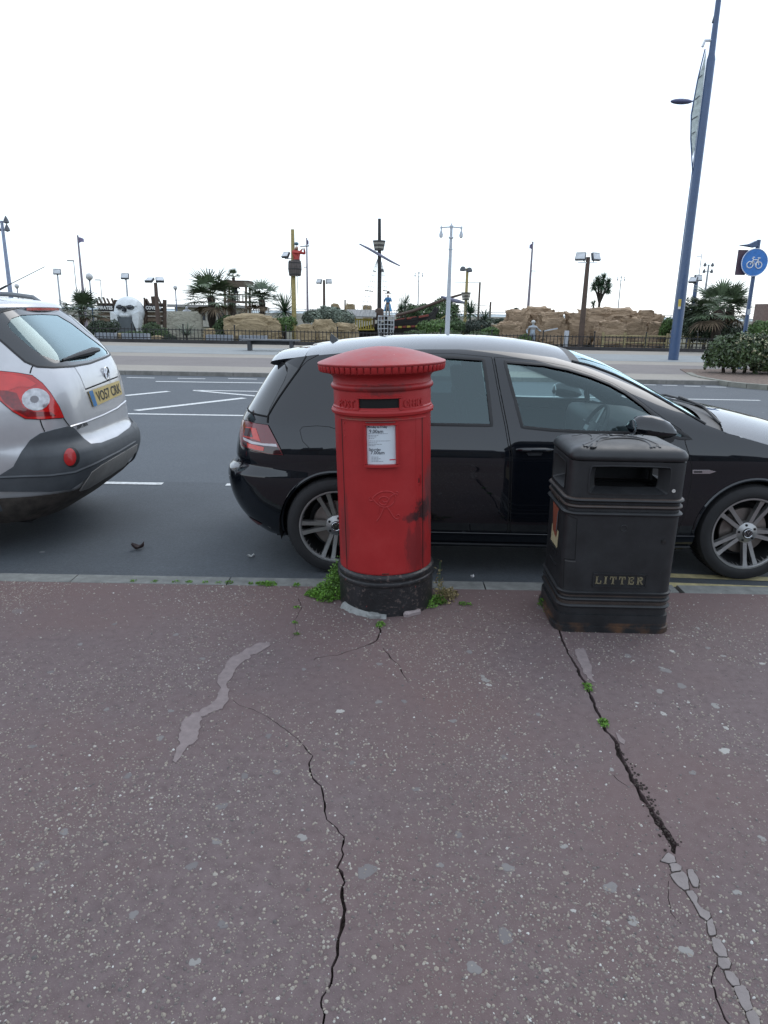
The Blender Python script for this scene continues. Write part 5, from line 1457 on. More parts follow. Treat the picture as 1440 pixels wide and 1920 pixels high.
M_AB = mat('grey_bumper_plastic', (0.066, 0.073, 0.080), .55, var=.15, scale=10, bmp=.08, bscale=300)
M_AG = glass('suv_glass', (.70, .84, .84), 2.2)
def c1p(l): return [(x / 3.2, 500 + y / 3.2) for x, y in l]
def A(l, closed=True): return as_.pixs(c1p(l), closed)
def AS(x, z): return as_.side(x, z)
def AB(y, z): return as_.back(y, z)
def an(l): return [(-u, z) for u, z in l[::-1]]
win = A([(-60, 395), (-40, 330), (0, 272), (100, 248), (220, 242), (345, 248), (430, 305), (520, 385), (600, 452), (650, 498), (662, 522), (620, 550), (540, 580), (440, 598), (320, 605), (220, 600), (150, 570), (80, 510), (30, 465), (0, 440)])
win_clear = A([(45, 345), (70, 310), (130, 290), (250, 285), (345, 290), (430, 340), (520, 410), (600, 470), (640, 505), (646, 522), (610, 540), (530, 562), (440, 570), (330, 560), (250, 530), (190, 490), (120, 430), (70, 385)])
half = lambda z: [(u, z_) for u, z_ in [AS(.45, z)]]
# body skin runs right round the tail
bu = AS(4.1, .5)[0]
low_r = [AS(.62, .30)] + [AS(*p) for p in arch(.98, .36, .40, 195, -10, 20)] + [AS(1.5, .28), AS(2.3, .27), AS(3.1, .28)] + [AS(*p) for p in arch(3.69, .36, .40, 190, -10, 20)] + [AS(4.3, .4), AS(4.3, .8), AS(4.1, .95), AS(3.6, 1.02), AS(3.2, 1.08), AS(2.9, 1.25), AS(2.55, 1.45), AS(2.2, 1.58), AS(1.5, 1.615), AS(.9, 1.60), AS(.62, 1.575)]
sw1 = [AS(.62, 1.12), AS(.72, 1.42), AS(.95, 1.50), AS(1.35, 1.525), AS(1.35, 1.10)]
sw2 = [AS(1.43, 1.10), AS(1.43, 1.525), AS(2.2, 1.51), AS(2.36, 1.42), AS(2.42, 1.09)]
sw3 = [AS(2.52, 1.09), AS(2.46, 1.40), AS(2.62, 1.36), AS(2.85, 1.22), AS(3.05, 1.09)]
def dens(l, skin, d=.06): return resample(l, d)
skin_poly = an(low_r) + low_r + []
top_back = [AB(.5, 1.575), AB(0, 1.58), AB(-.5, 1.575)]

shell = low_r + top_back + [(-u, z) for u, z in low_r[::-1]] + [AB(-.6, .32), AB(0, .32), AB(.6, .32)]
abody = panel('body_shell', as_, shell, [win, sw1, sw2, sw3, an(sw1), an(sw2), an(sw3)], .05, 0, .02, M_AP, suv, flip=True, vstep=.035)
def aov(name, poly, m, parent=suv, off=.004, gap=.004, holes=(), step=.04, thick=.006, vstep=.03, joint=True):
    return overlay(name, poly, m, parent, off, gap, holes, step, thick, vstep, True, joint, as_)
# rear window: glass with a dark printed border
rwg = panel('rear_window', as_, dilate(win, .004), (), .06, -.003, 0, M_AG, suv, flip=True)
panel('window_border', as_, win, [win_clear], .05, .0005, 0, mat('printed_border', (.012, .014, .016), .12, coat=1), rwg, flip=True)
ribbon('window_seal', as_, win, .014, .003, M_TRIM, rwg, True, True, .03, .002)
for l in (sw1, sw2, sw3):
    for q in (l, an(l)): panel('side_window', as_, q, (), .08, -.003, 0, M_AG, suv, flip=True)
# tailgate shut lines
gapl = as_.pixs(c1p([(198, 592), (188, 612), (180, 640)]))
ribbon('tailgate_gap', as_, gapl, .008, .002, M_GAP, suv, False, True)
tgl = as_.pixs(c1p([(380, 908), (395, 930), (412, 952)])); ribbon('tailgate_gap', as_, tgl, .008, .002, M_GAP, suv, False, True)
ribbon('panel_gap', as_, as_.pixs(c1p([(240, 918), (252, 955), (268, 990)])), .007, .002, M_GAP, suv, False, True)
ribbon('tailgate_gap', as_, as_.pixs(c1p([(412, 953), (440, 972), (495, 1025)])), .008, .002, M_GAP, suv, False, True)
ribbon('tailgate_crease', as_, as_.pixs(c1p([(415, 962), (520, 930), (620, 890), (700, 850), (752, 805)])), .014, .001, M_AP, suv, False, True, .03, .008)
# number plate recess and plate
rec = A([(445, 602), (500, 660), (512, 735), (552, 880), (600, 872), (700, 838), (728, 800), (712, 660)])
ribbon('plate_recess_edge', as_, as_.pixs(c1p([(512, 736), (600, 702), (705, 660)])), .010, .002, M_GAP, suv, False, True)
ribbon('plate_recess_edge', as_, as_.pixs(c1p([(446, 602), (480, 655), (512, 735)])), .005, .001, mat('soft_crease', (.2, .2, .2), .4), suv, False, True)
pc = [(524, 750), (708, 684), (727, 765), (556, 842)]
plate_poly = A(pc)
np_ = panel('number_plate', as_, plate_poly, (), .04, .010, .006, mat('yellow_plate', (.50, .38, .14), .4, var=.1), suv, flip=True)
def quadmap(q):
    def f(a, b):   # a,b in 0..1
        x = (q[0][0] * (1 - a) + q[1][0] * a) * (1 - b) + (q[3][0] * (1 - a) + q[2][0] * a) * b
        y = (q[0][1] * (1 - a) + q[1][1] * a) * (1 - b) + (q[3][1] * (1 - a) + q[2][1] * a) * b
        return x, y
    return f
panel('plate_band', as_, A([(524, 750), (546, 742), (576, 832), (556, 842)]), (), .03, .0115, .001, mat('plate_blue', (.03, .16, .36), .4), np_, flip=True)
# characters laid on the plate from its own corners
U4 = [as_.pix(*c1p([p])[0]) for p in pc]
def plate_pt(a, b, d):
    q = [(U4[0][k] * (1 - a) + U4[1][k] * a) * (1 - b) + (U4[3][k] * (1 - a) + U4[2][k] * a) * b for k in (0, 1)]
    e = 1e-3; n = -(as_(q[0] + e, q[1]) - as_(q[0] - e, q[1])).cross(as_(q[0], q[1] + e) - as_(q[0], q[1] - e)).normalized()
    return as_(*q) + n * (.0118 + d)
pt_ = MB(); vs, fs = text_mesh('VO57 CRK', 1.0, .0, .02)
xs2 = [v[0] for v in vs]; ys2 = [v[1] for v in vs]; x0_, x1_, y0_, y1_ = min(xs2), max(xs2), min(ys2), max(ys2)
pt_.add([plate_pt(.16 + .80 * (x - x0_) / (x1_ - x0_), .84 - .68 * (y - y0_) / (y1_ - y0_), .0) for x, y, z in vs], fs)
obj('plate_characters', pt_, mat('plate_black', (.02, .018, .012), .5), np_, smooth=False)
# badge
def on(px, py): return as_(*as_.pix(*c1p([(px, py)])[0]))
def disc_frame(ctr, a, b):
    ex = (b - a).normalized(); n = ex.cross(Vector((0, 0, 1))).normalized()
    if n.x > 0: n = -n
    ez = ex.cross(n).normalized(); ez = ez if ez.z > 0 else -ez
    return lambda u, v, d=0: ctr + ex * u + ez * v + n * d
bf_ = disc_frame(on(635, 640), on(600, 652), on(670, 628))
bdg = MB(); bdg.tube([bf_(.047 * math.cos(t), .047 * math.sin(t), .006) for t in [2 * math.pi * k / 28 for k in range(29)]], .006, 6)
badge = obj('badge', bdg, M_CHROME, suv)
gm = MB()
for l in ([(-.03, -.02), (-.02, .012), (-.005, .025), (.012, .02), (.005, .004), (.022, -.004), (.03, -.022)], [(-.012, -.032), (-.004, -.01), (.012, -.014), (.014, -.034)], [(-.024, .0), (-.008, .004), (.004, .028)], [(.012, .02), (.028, .012), (.034, .0)]):
    gm.tube([bf_(x, z, .006) for x, z in l], .0045, 5)
obj('badge_griffin', gm, M_CHROME, badge)
lf = disc_frame(on(495, 955), on(445, 972), on(550, 932)); lm_ = MB()
text(lm_, 'ANTARA', .034, lf, .002, .0006); obj('model_lettering', lm_, mat('dull_chrome', (.22, .22, .22), .3, .9), suv, smooth=False)
# tail lamps
tlp = A([(-70, 690), (-45, 640), (0, 630), (100, 640), (190, 655), (250, 700), (300, 760), (350, 840), (378, 905), (250, 915), (150, 910), (80, 870), (20, 820), (-40, 765)])
M_ATL = mat('suv_lamp_red', (.55, .012, .010), .10, coat=1, var=.25, scale=14, bmp=.05, bscale=40)
for sg in (1, -1):
    q = tlp if sg > 0 else an(tlp)
    t_ = aov('tail_light', q, M_ATL, off=.010 if sg > 0 else .001, thick=.012)
    if sg > 0:
        ctr = (212, 797)
        ring = A([(ctr[0] + 82 * math.cos(R(a)), ctr[1] + 66 * math.sin(R(a))) for a in range(0, 360, 20)])
        ln_ = panel('clear_lens', as_, ring, (), .03, .014, .004, mat('suv_clear_lens', (.42, .42, .43), .12, .5, coat=1, var=.35, scale=25), t_, flip=True)
        panel('lens_bulb', as_, A([(ctr[0] - 8 + 26 * math.cos(R(a)), ctr[1] + 22 * math.sin(R(a))) for a in range(0, 360, 30)]), (), .03, .0155, .001, mat('lens_shadow', (.16, .15, .16), .15, coat=1), ln_, flip=True)
        panel('upper_lamp', as_, A([(-30, 650), (60, 648), (150, 665), (215, 705), (180, 725), (110, 722), (50, 745), (-20, 742)]), (), .03, .012, .001, mat('suv_lamp_light_red', (.62, .03, .025), .12, coat=1), t_, flip=True)
        panel('lamp_shade', as_, A([(-20, 745), (50, 748), (100, 760), (118, 800), (140, 845), (200, 872), (300, 870), (330, 895), (160, 900), (90, 862), (30, 815)]), (), .03, .0118, .001, mat('suv_lamp_deep_red', (.20, .006, .008), .12, coat=1, var=.4, scale=30), t_, flip=True)
# bumper in grey plastic
bp = A([(-90, 1285), (0, 1250), (80, 1200), (130, 1110), (180, 1040), (240, 1000), (330, 975), (410, 955), (440, 972), (500, 1040), (540, 1070), (600, 1062), (700, 1022), (780, 965), (800, 905)], False)
bpl = A([(800, 1075), (700, 1150), (620, 1195), (540, 1245), (480, 1290), (420, 1330), (300, 1345), (100, 1345), (-60, 1345)], False)
zmin = .33
half_top = bp
umax = half_top[-1][0]
far_edge = [(-.75, .80), (-.95, .80)]
B2 = half_top + [AB(-.55, .735), AB(-.72, .76), AB(-.84, .80), AS(.5, .80) and (-AS(.30, .80)[0], .80), (-AS(.45, .70)[0], .70), (-AS(.56, .55)[0], .55), (-AS(.60, .42)[0], .42), (-AS(.60, .36)[0], .36), AB(-.80, .36), AB(-.5, .40)] + bpl
bumper = aov('rear_bumper', B2, M_AB, off=.014, thick=.016, step=.05, joint=False)
# reflector, lower valance, exhaust
rf = A([(412 + 36 * math.cos(R(a)), 1145 + 47 * math.sin(R(a))) for a in range(0, 360, 20)])
rfb = A([(424 + 46 * math.cos(R(a)), 1146 + 55 * math.sin(R(a))) for a in range(0, 360, 20)])
panel('reflector_well', as_, rfb, (), .03, .0165, .001, M_TRIM, bumper, flip=True)
panel('round_reflector', as_, rf, (), .03, .020, .003, mat('reflector_red', (.42, .02, .02), .25, coat=.5), bumper, flip=True)
sk2 = A([(820, 1062), (700, 1120), (600, 1180), (545, 1225), (505, 1290), (470, 1335), (520, 1320), (640, 1250), (740, 1190), (810, 1110)])
panel('skid_plate', as_, A([(812, 1062), (700, 1128), (600, 1185), (540, 1228), (505, 1285), (470, 1338), (520, 1322), (640, 1250), (740, 1185), (808, 1100)]), (), .05, .018, .01, mat('skid_silver', (.24, .23, .215), .5, .3), bumper, flip=True)
ribbon('bumper_step', as_, as_.pixs(c1p([(0, 1262), (150, 1255), (300, 1250), (440, 1230), (560, 1180), (700, 1110), (800, 1050)])), .02, .015, M_AB, bumper, False, True, .04, .006)
ex = on(770, 1160); obj('exhaust_tip', MB().tube([ex + Vector((.18, .03, .01)), ex + Vector((.0, .03, -.005))], .032, 14, False), mat('exhaust_dark', (.03, .03, .03), .4, .7), suv)
mud = MB(); panel('rear_valance', as_, [AS(.60, .42), AS(.60, .215), AB(.5, .215), AB(0, .215), AB(-.5, .215), (-AS(.60, .215)[0], .215), (-AS(.60, .42)[0], .42), AB(0, .42)], (), .06, .006, 0, mat('muddy_underside', (.06, .05, .042), .9, var=.5, scale=12), suv, flip=True)
# spoiler, roof, rails, aerial
rows = []
for i, x in enumerate([.46, .47, .51, .57, .68, .9, 1.3, 1.8, 2.2, 2.42]):
    zc = [1.632, 1.652, 1.668, 1.678, 1.690, 1.705, 1.71, 1.70, 1.665, 1.62][i]; ye = [.60, .60, .605, .605, .605, .60, .60, .60, .60, .585][i]; zd = [.012, .016, .024, .034, .055, .08, .085, .08, .06, .03][i]
    rows.append([Vector((x + [.17, .165, .15, .11, .05, 0, 0, 0, 0, 0][i] * abs(t / 12) ** 2.5, -t / 12 * ye, zc - zd * abs(t / 12) ** 2.4 - (.012 * abs(t / 12) ** 6))) for t in range(-12, 13)])
under = [Vector((p.x + .012, p.y, p.z - .030)) for p in rows[0]]; under2 = [Vector((p.x + .14, p.y * .97, p.z - .045)) for p in rows[0]]
obj('roof', MB().grid(rows), M_AP, suv, angle=60)
obj('roof_spoiler', MB().grid([under2, under, rows[0]]), M_AP, suv, angle=40)
obj('high_brake_light', MB().grid([[Vector((p.x - .003, p.y, p.z + dz)) for p in rows[0][7:18]] for dz in (-.004, -.022)]), mat('brake_strip', (.40, .06, .05), .2, coat=.6), suv)
for sg in (1, -1):
    sp = MB().grid([[AA for AA in [as_(*AS(x, z)) * 1.0 for z in (1.50, 1.54, 1.58, 1.615)]] for x in (.5, .6, .8)]); 
    rr_ = obj('roof_rail', MB().tube([(.75, sg * .56, 1.66), (.82, sg * .575, 1.705), (1.0, sg * .58, 1.725), (1.6, sg * .58, 1.735), (2.1, sg * .57, 1.715), (2.25, sg * .56, 1.66)], .018, 8), mat('rail_grey', (.18, .19, .2), .4, .6), suv)
a0 = as_.loc(P(-25, 555, 5.28)); a1 = as_.loc(P(84, 500, 5.28))
aer = obj('whip_aerial', MB().tube([a0, a0.lerp(a1, .35), a0.lerp(a1, .36), a1], [.010, .007, .003, .0022], 6), M_TRIM, suv)
# wiper
wa, wb_ = on(365, 560), on(575, 505)
wp = MB(); wm = (wa + wb_) / 2
wp.tube([wa + Vector((-.012, 0, 0)), wa.lerp(wb_, .35) + Vector((-.03, 0, .012)), wa.lerp(wb_, .75) + Vector((-.035, 0, .016)), wb_ + Vector((-.02, 0, .008))], [.008, .017, .026, .016], 8)
obj('rear_wiper', wp, M_TRIM, suv)
# inside: back seat and head rests seen through the glass, floor
asx = thing_child('rear_seat', suv, (0, 0, 0)); M_ASEAT = mat('suv_seat_grey', (.07, .075, .08), .9)
obj('seat_back', softbox((1.15, 0, .98), (.16, 1.25, .55), rot=RY(R(-12), 3, 'Y')), M_ASEAT, asx)
for y in (.4, -.4): obj('head_rest', softbox((1.06, y, 1.32), (.09, .26, .17), .03), M_ASEAT, asx)
obj('load_cover', MB().box((.62, 0, 1.03), (.75, 1.35, .02)), mat('load_cover_grey', (.06, .063, .066), .8), suv, smooth=False)
obj('cabin_floor', MB().box((1.9, 0, .45), (3.0, 1.5, .04)), M_UNDER, suv, smooth=False)
obj('underbody', MB().box((2.3, 0, .27), (3.7, 1.2, .16)).box((2.3, 0, .262), (1.8, 1.74, .06)), M_UNDER, suv, smooth=False)
obj('windscreen', MB().grid([[Vector((x + .10 * (1 - (t / 8) ** 2), -t / 8 * y, z)) for t in range(-8, 9)] for x, y, z in ((2.42, .585, 1.60), (2.75, .65, 1.40), (3.05, .70, 1.22), (3.3, .74, 1.07))]), M_AG, suv)
obj('bonnet', MB().grid([[Vector((x + .05 * (1 - (t / 8) ** 2), -t / 8 * y, z + .05 * (1 - (t / 8) ** 2))) for t in range(-8, 9)] for x, y, z in ((3.3, .80, 1.05), (3.7, .82, 1.02), (4.1, .80, .96), (4.4, .72, .84), (4.5, .68, .70))]), M_AP, suv)
for cx in (.98, 3.69):
    for sgn in (1, -1):
        mb = MB(); rws = [[(x, yy * sgn, z) for x, z in arch(cx, .36, .41, -15, 195, 20)] for yy in (.89, .55)]
        mb.grid(rws); mb.add([Vector(p) for p in rws[1]], [tuple(range(21))]); obj('wheel_housing', mb, M_UNDER, suv)
        wheel(suv, cx, .355, sgn, .355, .225, .235, [18, 90, 162, 234, 306], mat('suv_alloy', (.45, .45, .45), .35, .9), M_WD, emblem=False, y=.90 * sgn)

for sg in (1, -1):
    q = lambda l: [(sg * u, z) for u, z in l]
    for l in ([AS(1.39, 1.56), AS(1.39, 1.08), AS(1.36, .8), AS(1.40, .42)], [AS(2.47, 1.50), AS(2.47, 1.08), AS(2.45, .8), AS(2.45, .40)], [AS(3.16, 1.06), AS(3.20, .8), AS(3.16, .40)]):
        ribbon('door_gap', as_, resample(q(l), .08)[:-1] if False else q(l), .008, .002, M_GAP, suv, False, True, .03)
    clad = q([AS(1.46, .27), AS(2.3, .262), AS(3.18, .27), AS(3.18, .40), AS(2.3, .405), AS(1.44, .40)])
    panel('sill_cladding', as_, clad, (), .06, .012, 0, M_AB, suv, flip=True)
    for x in (1.62, 2.62): obj('door_handle', MB().tube([as_(*q([AS(x + .02 * k, .985)])[0]) + Vector((0, sg * .022, 0)) for k in range(9)], .014, 8), M_AP, suv)
    for cx in (.98, 3.69): ribbon('arch_trim', as_, q([AS(*p) for p in arch(cx, .36, .425, -5, 185, 26)]), .05, .006, M_AB, suv, False, True, .03, .006)
# ================================================================== ACROSS THE ROAD
def mb_leafblade(mb, base, d, length, width, droop, segs=3, up=Vector((0, 0, 1))):
    d = d.normalized(); side = d.cross(up)
    side = side.normalized() if side.length > 1e-3 else Vector((1, 0, 0))
    pts = []; p = Vector(base); v = d.copy()
    for i in range(segs + 1):
        t = i / segs; w = width * (1 - t) ** .7 * (0.6 + .4 * min(1, t * 4)) + .001
        pts.append((p - side * w / 2, p + side * w / 2)); p = p + v * (length / segs); v = (v - up * droop / segs).normalized()
    vs = [q for pr in pts for q in pr]
    mb.add(vs, [(2 * i, 2 * i + 1, 2 * i + 3, 2 * i + 2) for i in range(segs)])
def rdir(rg, zlo=-1, zhi=1):
    z = rg.uniform(zlo, zhi); a = rg.uniform(0, 6.2832); r = math.sqrt(max(0, 1 - z * z)); return Vector((r * math.cos(a), r * math.sin(a), z))
M_PALM = mat('palm_leaf', (.105, .145, .08), .5, var=.3, scale=3, island=.45)
M_PALM2 = mat('dark_palm_leaf', (.08, .115, .065), .5, var=.3, scale=3, island=.45)
M_PALMDEAD = mat('dead_frond', (.13, .095, .06), .9, var=.3, island=.3)
M_TRUNK = mat('palm_trunk', (.045, .035, .028), .95, var=.4, scale=12, bmp=.6, bscale=30)
M_CORD = mat('cordyline_leaf', (.075, .12, .07), .5, var=.3, scale=3, island=.5)
M_BUSH = mat('bush_leaf', (.07, .115, .045), .6, var=.35, scale=2, island=.55)
M_BUSHD = mat('dark_bush_leaf', (.035, .055, .028), .6, var=.35, scale=2, island=.5)
M_BUSHL = mat('light_bush_leaf', (.085, .15, .04), .6, var=.3, scale=2, island=.45)
M_BUSHG = mat('grey_green_leaf', (.17, .205, .16), .65, var=.3, scale=2, island=.45)
def fan_palm(px, base_py, crown_py, D, rad, label, seed, m=M_PALM, n=34, trunk=.14, dead=True, z0=-.05, low=-.55):
    rg = random.Random(seed); c = P(px, crown_py, D); t = thing('fan_palm', label, 'palm', (c.x, D, z0)); h = c.z - z0
    tb = MB(); tb.tube([(0.03 * math.sin(k * 1.3), 0, h * k / 8) for k in range(9)], [trunk * (1 + .15 * rg.uniform(-1, 1)) for k in range(9)], 10)
    for k in range(60):
        a = rg.uniform(0, 6.28); z = rg.uniform(.1, h); r = trunk
        tb.add([(r * math.cos(a), r * math.sin(a), z), ((r + .06) * math.cos(a), (r + .06) * math.sin(a), z + .10), (r * math.cos(a + .3), r * math.sin(a + .3), z)], [(0, 1, 2)])
    obj('trunk', tb, M_TRUNK, t)
    cr = MB(); cd = MB()
    for k in range(n):
        d = rdir(rg, low, .95); L_ = rad * rg.uniform(.42, .60); base = Vector((0, 0, h)); tip = base + d * L_ + Vector((0, 0, -.10 * L_))
        tgt = cd if (dead and d.z < -.28) else cr
        tgt.tube([base, base + d * L_ * .5 + Vector((0, 0, .03)), tip], [.016, .012, .010], 4, False)
        side = d.cross(Vector((0, 0, 1))); side = side.normalized() if side.length > .1 else Vector((1, 0, 0)); up = side.cross(d).normalized()
        fl = rad * rg.uniform(.40, .55)
        for b in range(19):
            a = R(-105 + 210 * b / 18) ; dd = (d * math.cos(a) + side * math.sin(a) + up * rg.uniform(-.08, .12)).normalized()
            mb_leafblade(tgt, tip, dd, fl * (1 - .25 * abs(b - 9) / 9) * rg.uniform(.85, 1.1), rad * .055, .45 + (.5 if tgt is cd else 0), 3, up if abs(up.z) > .2 else Vector((0, 0, 1)))
    obj('crown', cr, m, t, smooth=False)
    if cd.v: obj('dead_fronds', cd, M_PALMDEAD, t, smooth=False)
    return t
def spiky(px, py, D, rad, label, seed, n=110, m=M_CORD, name='cordyline', trunk_z=None, cat='plant', heads=((0, 0, 0),), zbase=-.05, lo=-.35, w=.045):
    rg = random.Random(seed); c = P(px, py, D); t = thing(name, label, cat, (c.x, D, zbase)); h = c.z - zbase
    st = MB(); cr = MB()
    for (dx, dy, dz) in heads:
        top = Vector((dx, dy, h + dz)); st.tube([(0, 0, 0), (0, 0, max(.1, h - 1.0)), (dx * .45, dy * .45, max(.15, h - .45)), tuple(top)], [.09, .075, .06, .045], 8)
        for k in range(n):
            d = rdir(rg, lo, 1); mb_leafblade(cr, top, d, rad * rg.uniform(.7, 1.05), w, rg.uniform(.15, .8), 3)
    obj('stem', st, M_TRUNK, t); obj('crown', cr, m, t, smooth=False)
    return t
def bush_mesh(blobs, n, leaf, seed, flowers=None):
    rg = random.Random(seed); mb = MB(); tot = sum(b[3] * b[4] * b[5] for b in blobs)
    for (x, y, z, rx, ry, rz) in blobs:
        k = int(n * rx * ry * rz / tot) + 20
        for i in range(k):
            d = rdir(rg, -.6, 1); r = rg.uniform(.55, 1.0) ** .5 * (1 + .28 * noise.noise(Vector((d.x * 2.3 + seed, d.y * 2.3 + x, d.z * 2.3 + z))))
            p = Vector((x + d.x * rx * r, y + d.y * ry * r, z + d.z * rz * r))
            nrm = (d + rdir(rg) * .8).normalized(); a = nrm.cross(rdir(rg)); a = a.normalized() if a.length > .05 else Vector((1, 0, 0)); b = nrm.cross(a)
            l = leaf * rg.uniform(.6, 1.3); w = l * .5
            mb.add([p - a * l * .5, p - b * w * .5 + nrm * l * .08, p + a * l * .5, p + b * w * .5 + nrm * l * .08], [(0, 1, 2, 3)])
    return mb
def bush(name, blobs, n, leaf, label, seed, m=M_BUSH, cat='bush', group=None):
    """blobs in pixels: (px, py centre, rx px, rz px, D)"""
    bl = []; D0 = blobs[0][4]; c0 = P(blobs[0][0], blobs[0][1], D0)
    for (px, py, rx, rz, D) in blobs:
        c = P(px, py, D); s = D / FPX * 1.03; bl.append((c.x - c0.x, D - D0, c.z, rx * s, rx * s * .8, rz * s))
    t = thing(name, label, cat, (c0.x, D0, 0), group=group)
    stm = MB()
    for k in range(3): stm.tube([(.06 * k - .06, 0, -.05), ((k - 1) * bl[0][3] * .3, 0, max(.15, bl[0][2]))], [.03, .012], 5)
    obj('stem', stm, M_TRUNK, t); obj('foliage', bush_mesh(bl, n, leaf, seed), m, t, smooth=False)
    return t

# ------------------------------------------------------------------ posts and lamps
M_GALV = mat('galvanised_post', (.30, .31, .33), .5, .3, var=.1); M_LGREY = mat('pale_post', (.46, .49, .53), .5, var=.08)
M_BLUE = mat('blue_enamel', (.045, .085, .175), .35, var=.12, coat=.3); M_BROWN = mat('brown_post', (.09, .06, .045), .7, var=.2); M_OCHRE = mat('ochre_timber', (.36, .29, .12), .8, var=.25, scale=14)
M_LAMPG = mat('lamp_glass_pale', (.62, .64, .66), .25); M_FLOOD = mat('floodlight_case', (.10, .105, .115), .5, .3)
def post(name, px, top_py, D, r0, r1, label, m, cat, group=None, z0=0.0):
    c = P(px, top_py, D); t = thing(name, label, cat, (c.x, D, z0), group=group); h = c.z - z0
    obj('post', MB().tube([(0, 0, 0), (0, 0, h * .5), (0, 0, h)], [r0, (r0 + r1) / 2, r1], 12), m, t); return t, h
def flood(t, h, dx, dz, yaw, pitch, s=.42, dy=0):
    f = thing_child('floodlight', t, (dx, dy, h + dz)); f.rotation_euler = (R(pitch), 0, R(yaw))
    obj('lamp_case', MB().box((0, 0, 0), (s, s * .28, s * .72), taper=.92), M_FLOOD, f, smooth=False)
    obj('lamp_glass', MB().box((0, -s * .15, 0), (s * .86, .012, s * .56)), M_LAMPG, f, smooth=False)
    obj('bracket', MB().bar((0, s * .1, -s * .1), (-dx * .6, 0, -s * .5), .04, .04), M_FLOOD, f, smooth=False)
def globe(px, py, D, r, label):
    t, h = post('globe_lamp', px, py + r * .9, D, .055, .035, label, M_BLUE, 'street lamp', 'globe lamps along the seafront')
    rr = r * D / FPX; obj('globe', MB().ell((0, 0, h + rr), (rr, rr, rr), 16, 10), mat('opal_globe', (.55, .55, .55), .2), t)
    obj('globe_cup', MB().lathe([(.03, h - .12), (.05, h - .02), (rr * .8, h + rr * .5)], 14), M_BLUE, t)
    obj('crossbar', MB().bar((-.4, 0, h - .75), (.4, 0, h - .75), .03, .03), M_BLUE, t, smooth=False)
globe(168, 520, 46, 6.2, 'blue post with opal globe lamp standing behind the dark palm by the PIRATES sign')
globe(329, 540, 56, 3.8, 'thin blue post with opal globe lamp between skull and tall palm')
globe(32, 537, 56, 4, 'globe lamp on blue post showing above the silver car roof')
def twin_lamp(px, py, D, sc, label, m, r0, r1, arms=2):
    t, h = post('twin_arm_lamp', px, py, D, r0, r1, label, m, 'street lamp', 'twin-armed seafront lamps')
    obj('arm', MB().tube([(-.42 * sc, 0, h - .06 * sc), (0, 0, h - .03 * sc), (.42 * sc, 0, h - .06 * sc)], .028 * sc, 6), m, t)
    obj('collar', MB().lathe([(r1, h - .5 * sc), (r1 + .05 * sc, h - .47 * sc), (r1 + .05 * sc, h - .43 * sc), (r1, h - .40 * sc)], 12), m, t)
    obj('collar', MB().lathe([(r1, h - .95 * sc), (r1 + .035 * sc, h - .92 * sc), (r1 + .035 * sc, h - .88 * sc), (r1, h - .86 * sc)], 12), m, t)
    obj('finial', MB().lathe([(.001, h + .16 * sc), (.02 * sc, h + .08 * sc), (.08 * sc, h), (.05 * sc, h - .14 * sc)], 10), m, t)
    for s in (-1, 1):
        l = thing_child('lantern', t, (s * .42 * sc, 0, h - .06 * sc))
        obj('hood', MB().lathe([(.001, .13 * sc), (.015 * sc, .05 * sc), (.05 * sc, .02 * sc), (.025 * sc, -.1 * sc), (.06 * sc, -.2 * sc), (.085 * sc, -.28 * sc)], 12), m, l)
        obj('bowl', MB().lathe([(.085 * sc, -.28 * sc), (.075 * sc, -.36 * sc), (.001, -.42 * sc)], 12), M_LAMPG, l)
    return t
twin_lamp(846.5, 424, 31.5, 1.0, 'tall pale grey lamp post with two hanging lanterns on a crossbar', M_LGREY, .115, .055)
twin_lamp(785.5, 511, 62, .75, 'small distant twin-lantern lamp beyond the ship', M_GALV, .06, .035)
twin_lamp(1165, 519, 66, .75, 'small distant twin-lantern lamp beyond the brown rocks', M_GALV, .06, .035)
twin_lamp(393, 505, 60, .6, 'distant twin-lantern lamp above the tall fan palm', M_GALV, .06, .035)
t, h = post('lamp_cluster', 1329, 496, 55, .10, .06, 'pale mast with a cluster of four small lamps behind the right palm', M_GALV, 'street lamp')
for s in (-1, 1):
    for dz in (.0, -.45): obj('lamp_head', MB().lathe([(.02, h + dz + .15), (.10, h + dz), (.12, h + dz - .12), (.001, h + dz - .16)], 10, (s * .28, 0, 0)), M_FLOOD, t)
    obj('arm', MB().bar((0, 0, h - .05), (s * .28, 0, h), .04, .04), M_GALV, t, smooth=False); obj('arm', MB().bar((0, 0, h - .5), (s * .28, 0, h - .45), .04, .04), M_GALV, t, smooth=False)
t, h = post('lamp_cluster', 3, 414, 40, .14, .075, 'tall pale blue mast with lamp cluster beyond the silver car', M_BLUE if False else mat('pale_blue_post', (.26, .31, .42), .5), 'street lamp')
for s in (-1, 1):
    for dz in (.05, -.35): obj('lamp_head', MB().lathe([(.02, h + dz + .2), (.12, h + dz), (.15, h + dz - .14), (.001, h + dz - .2)], 10, (s * .24, 0, 0)), M_FLOOD, t)
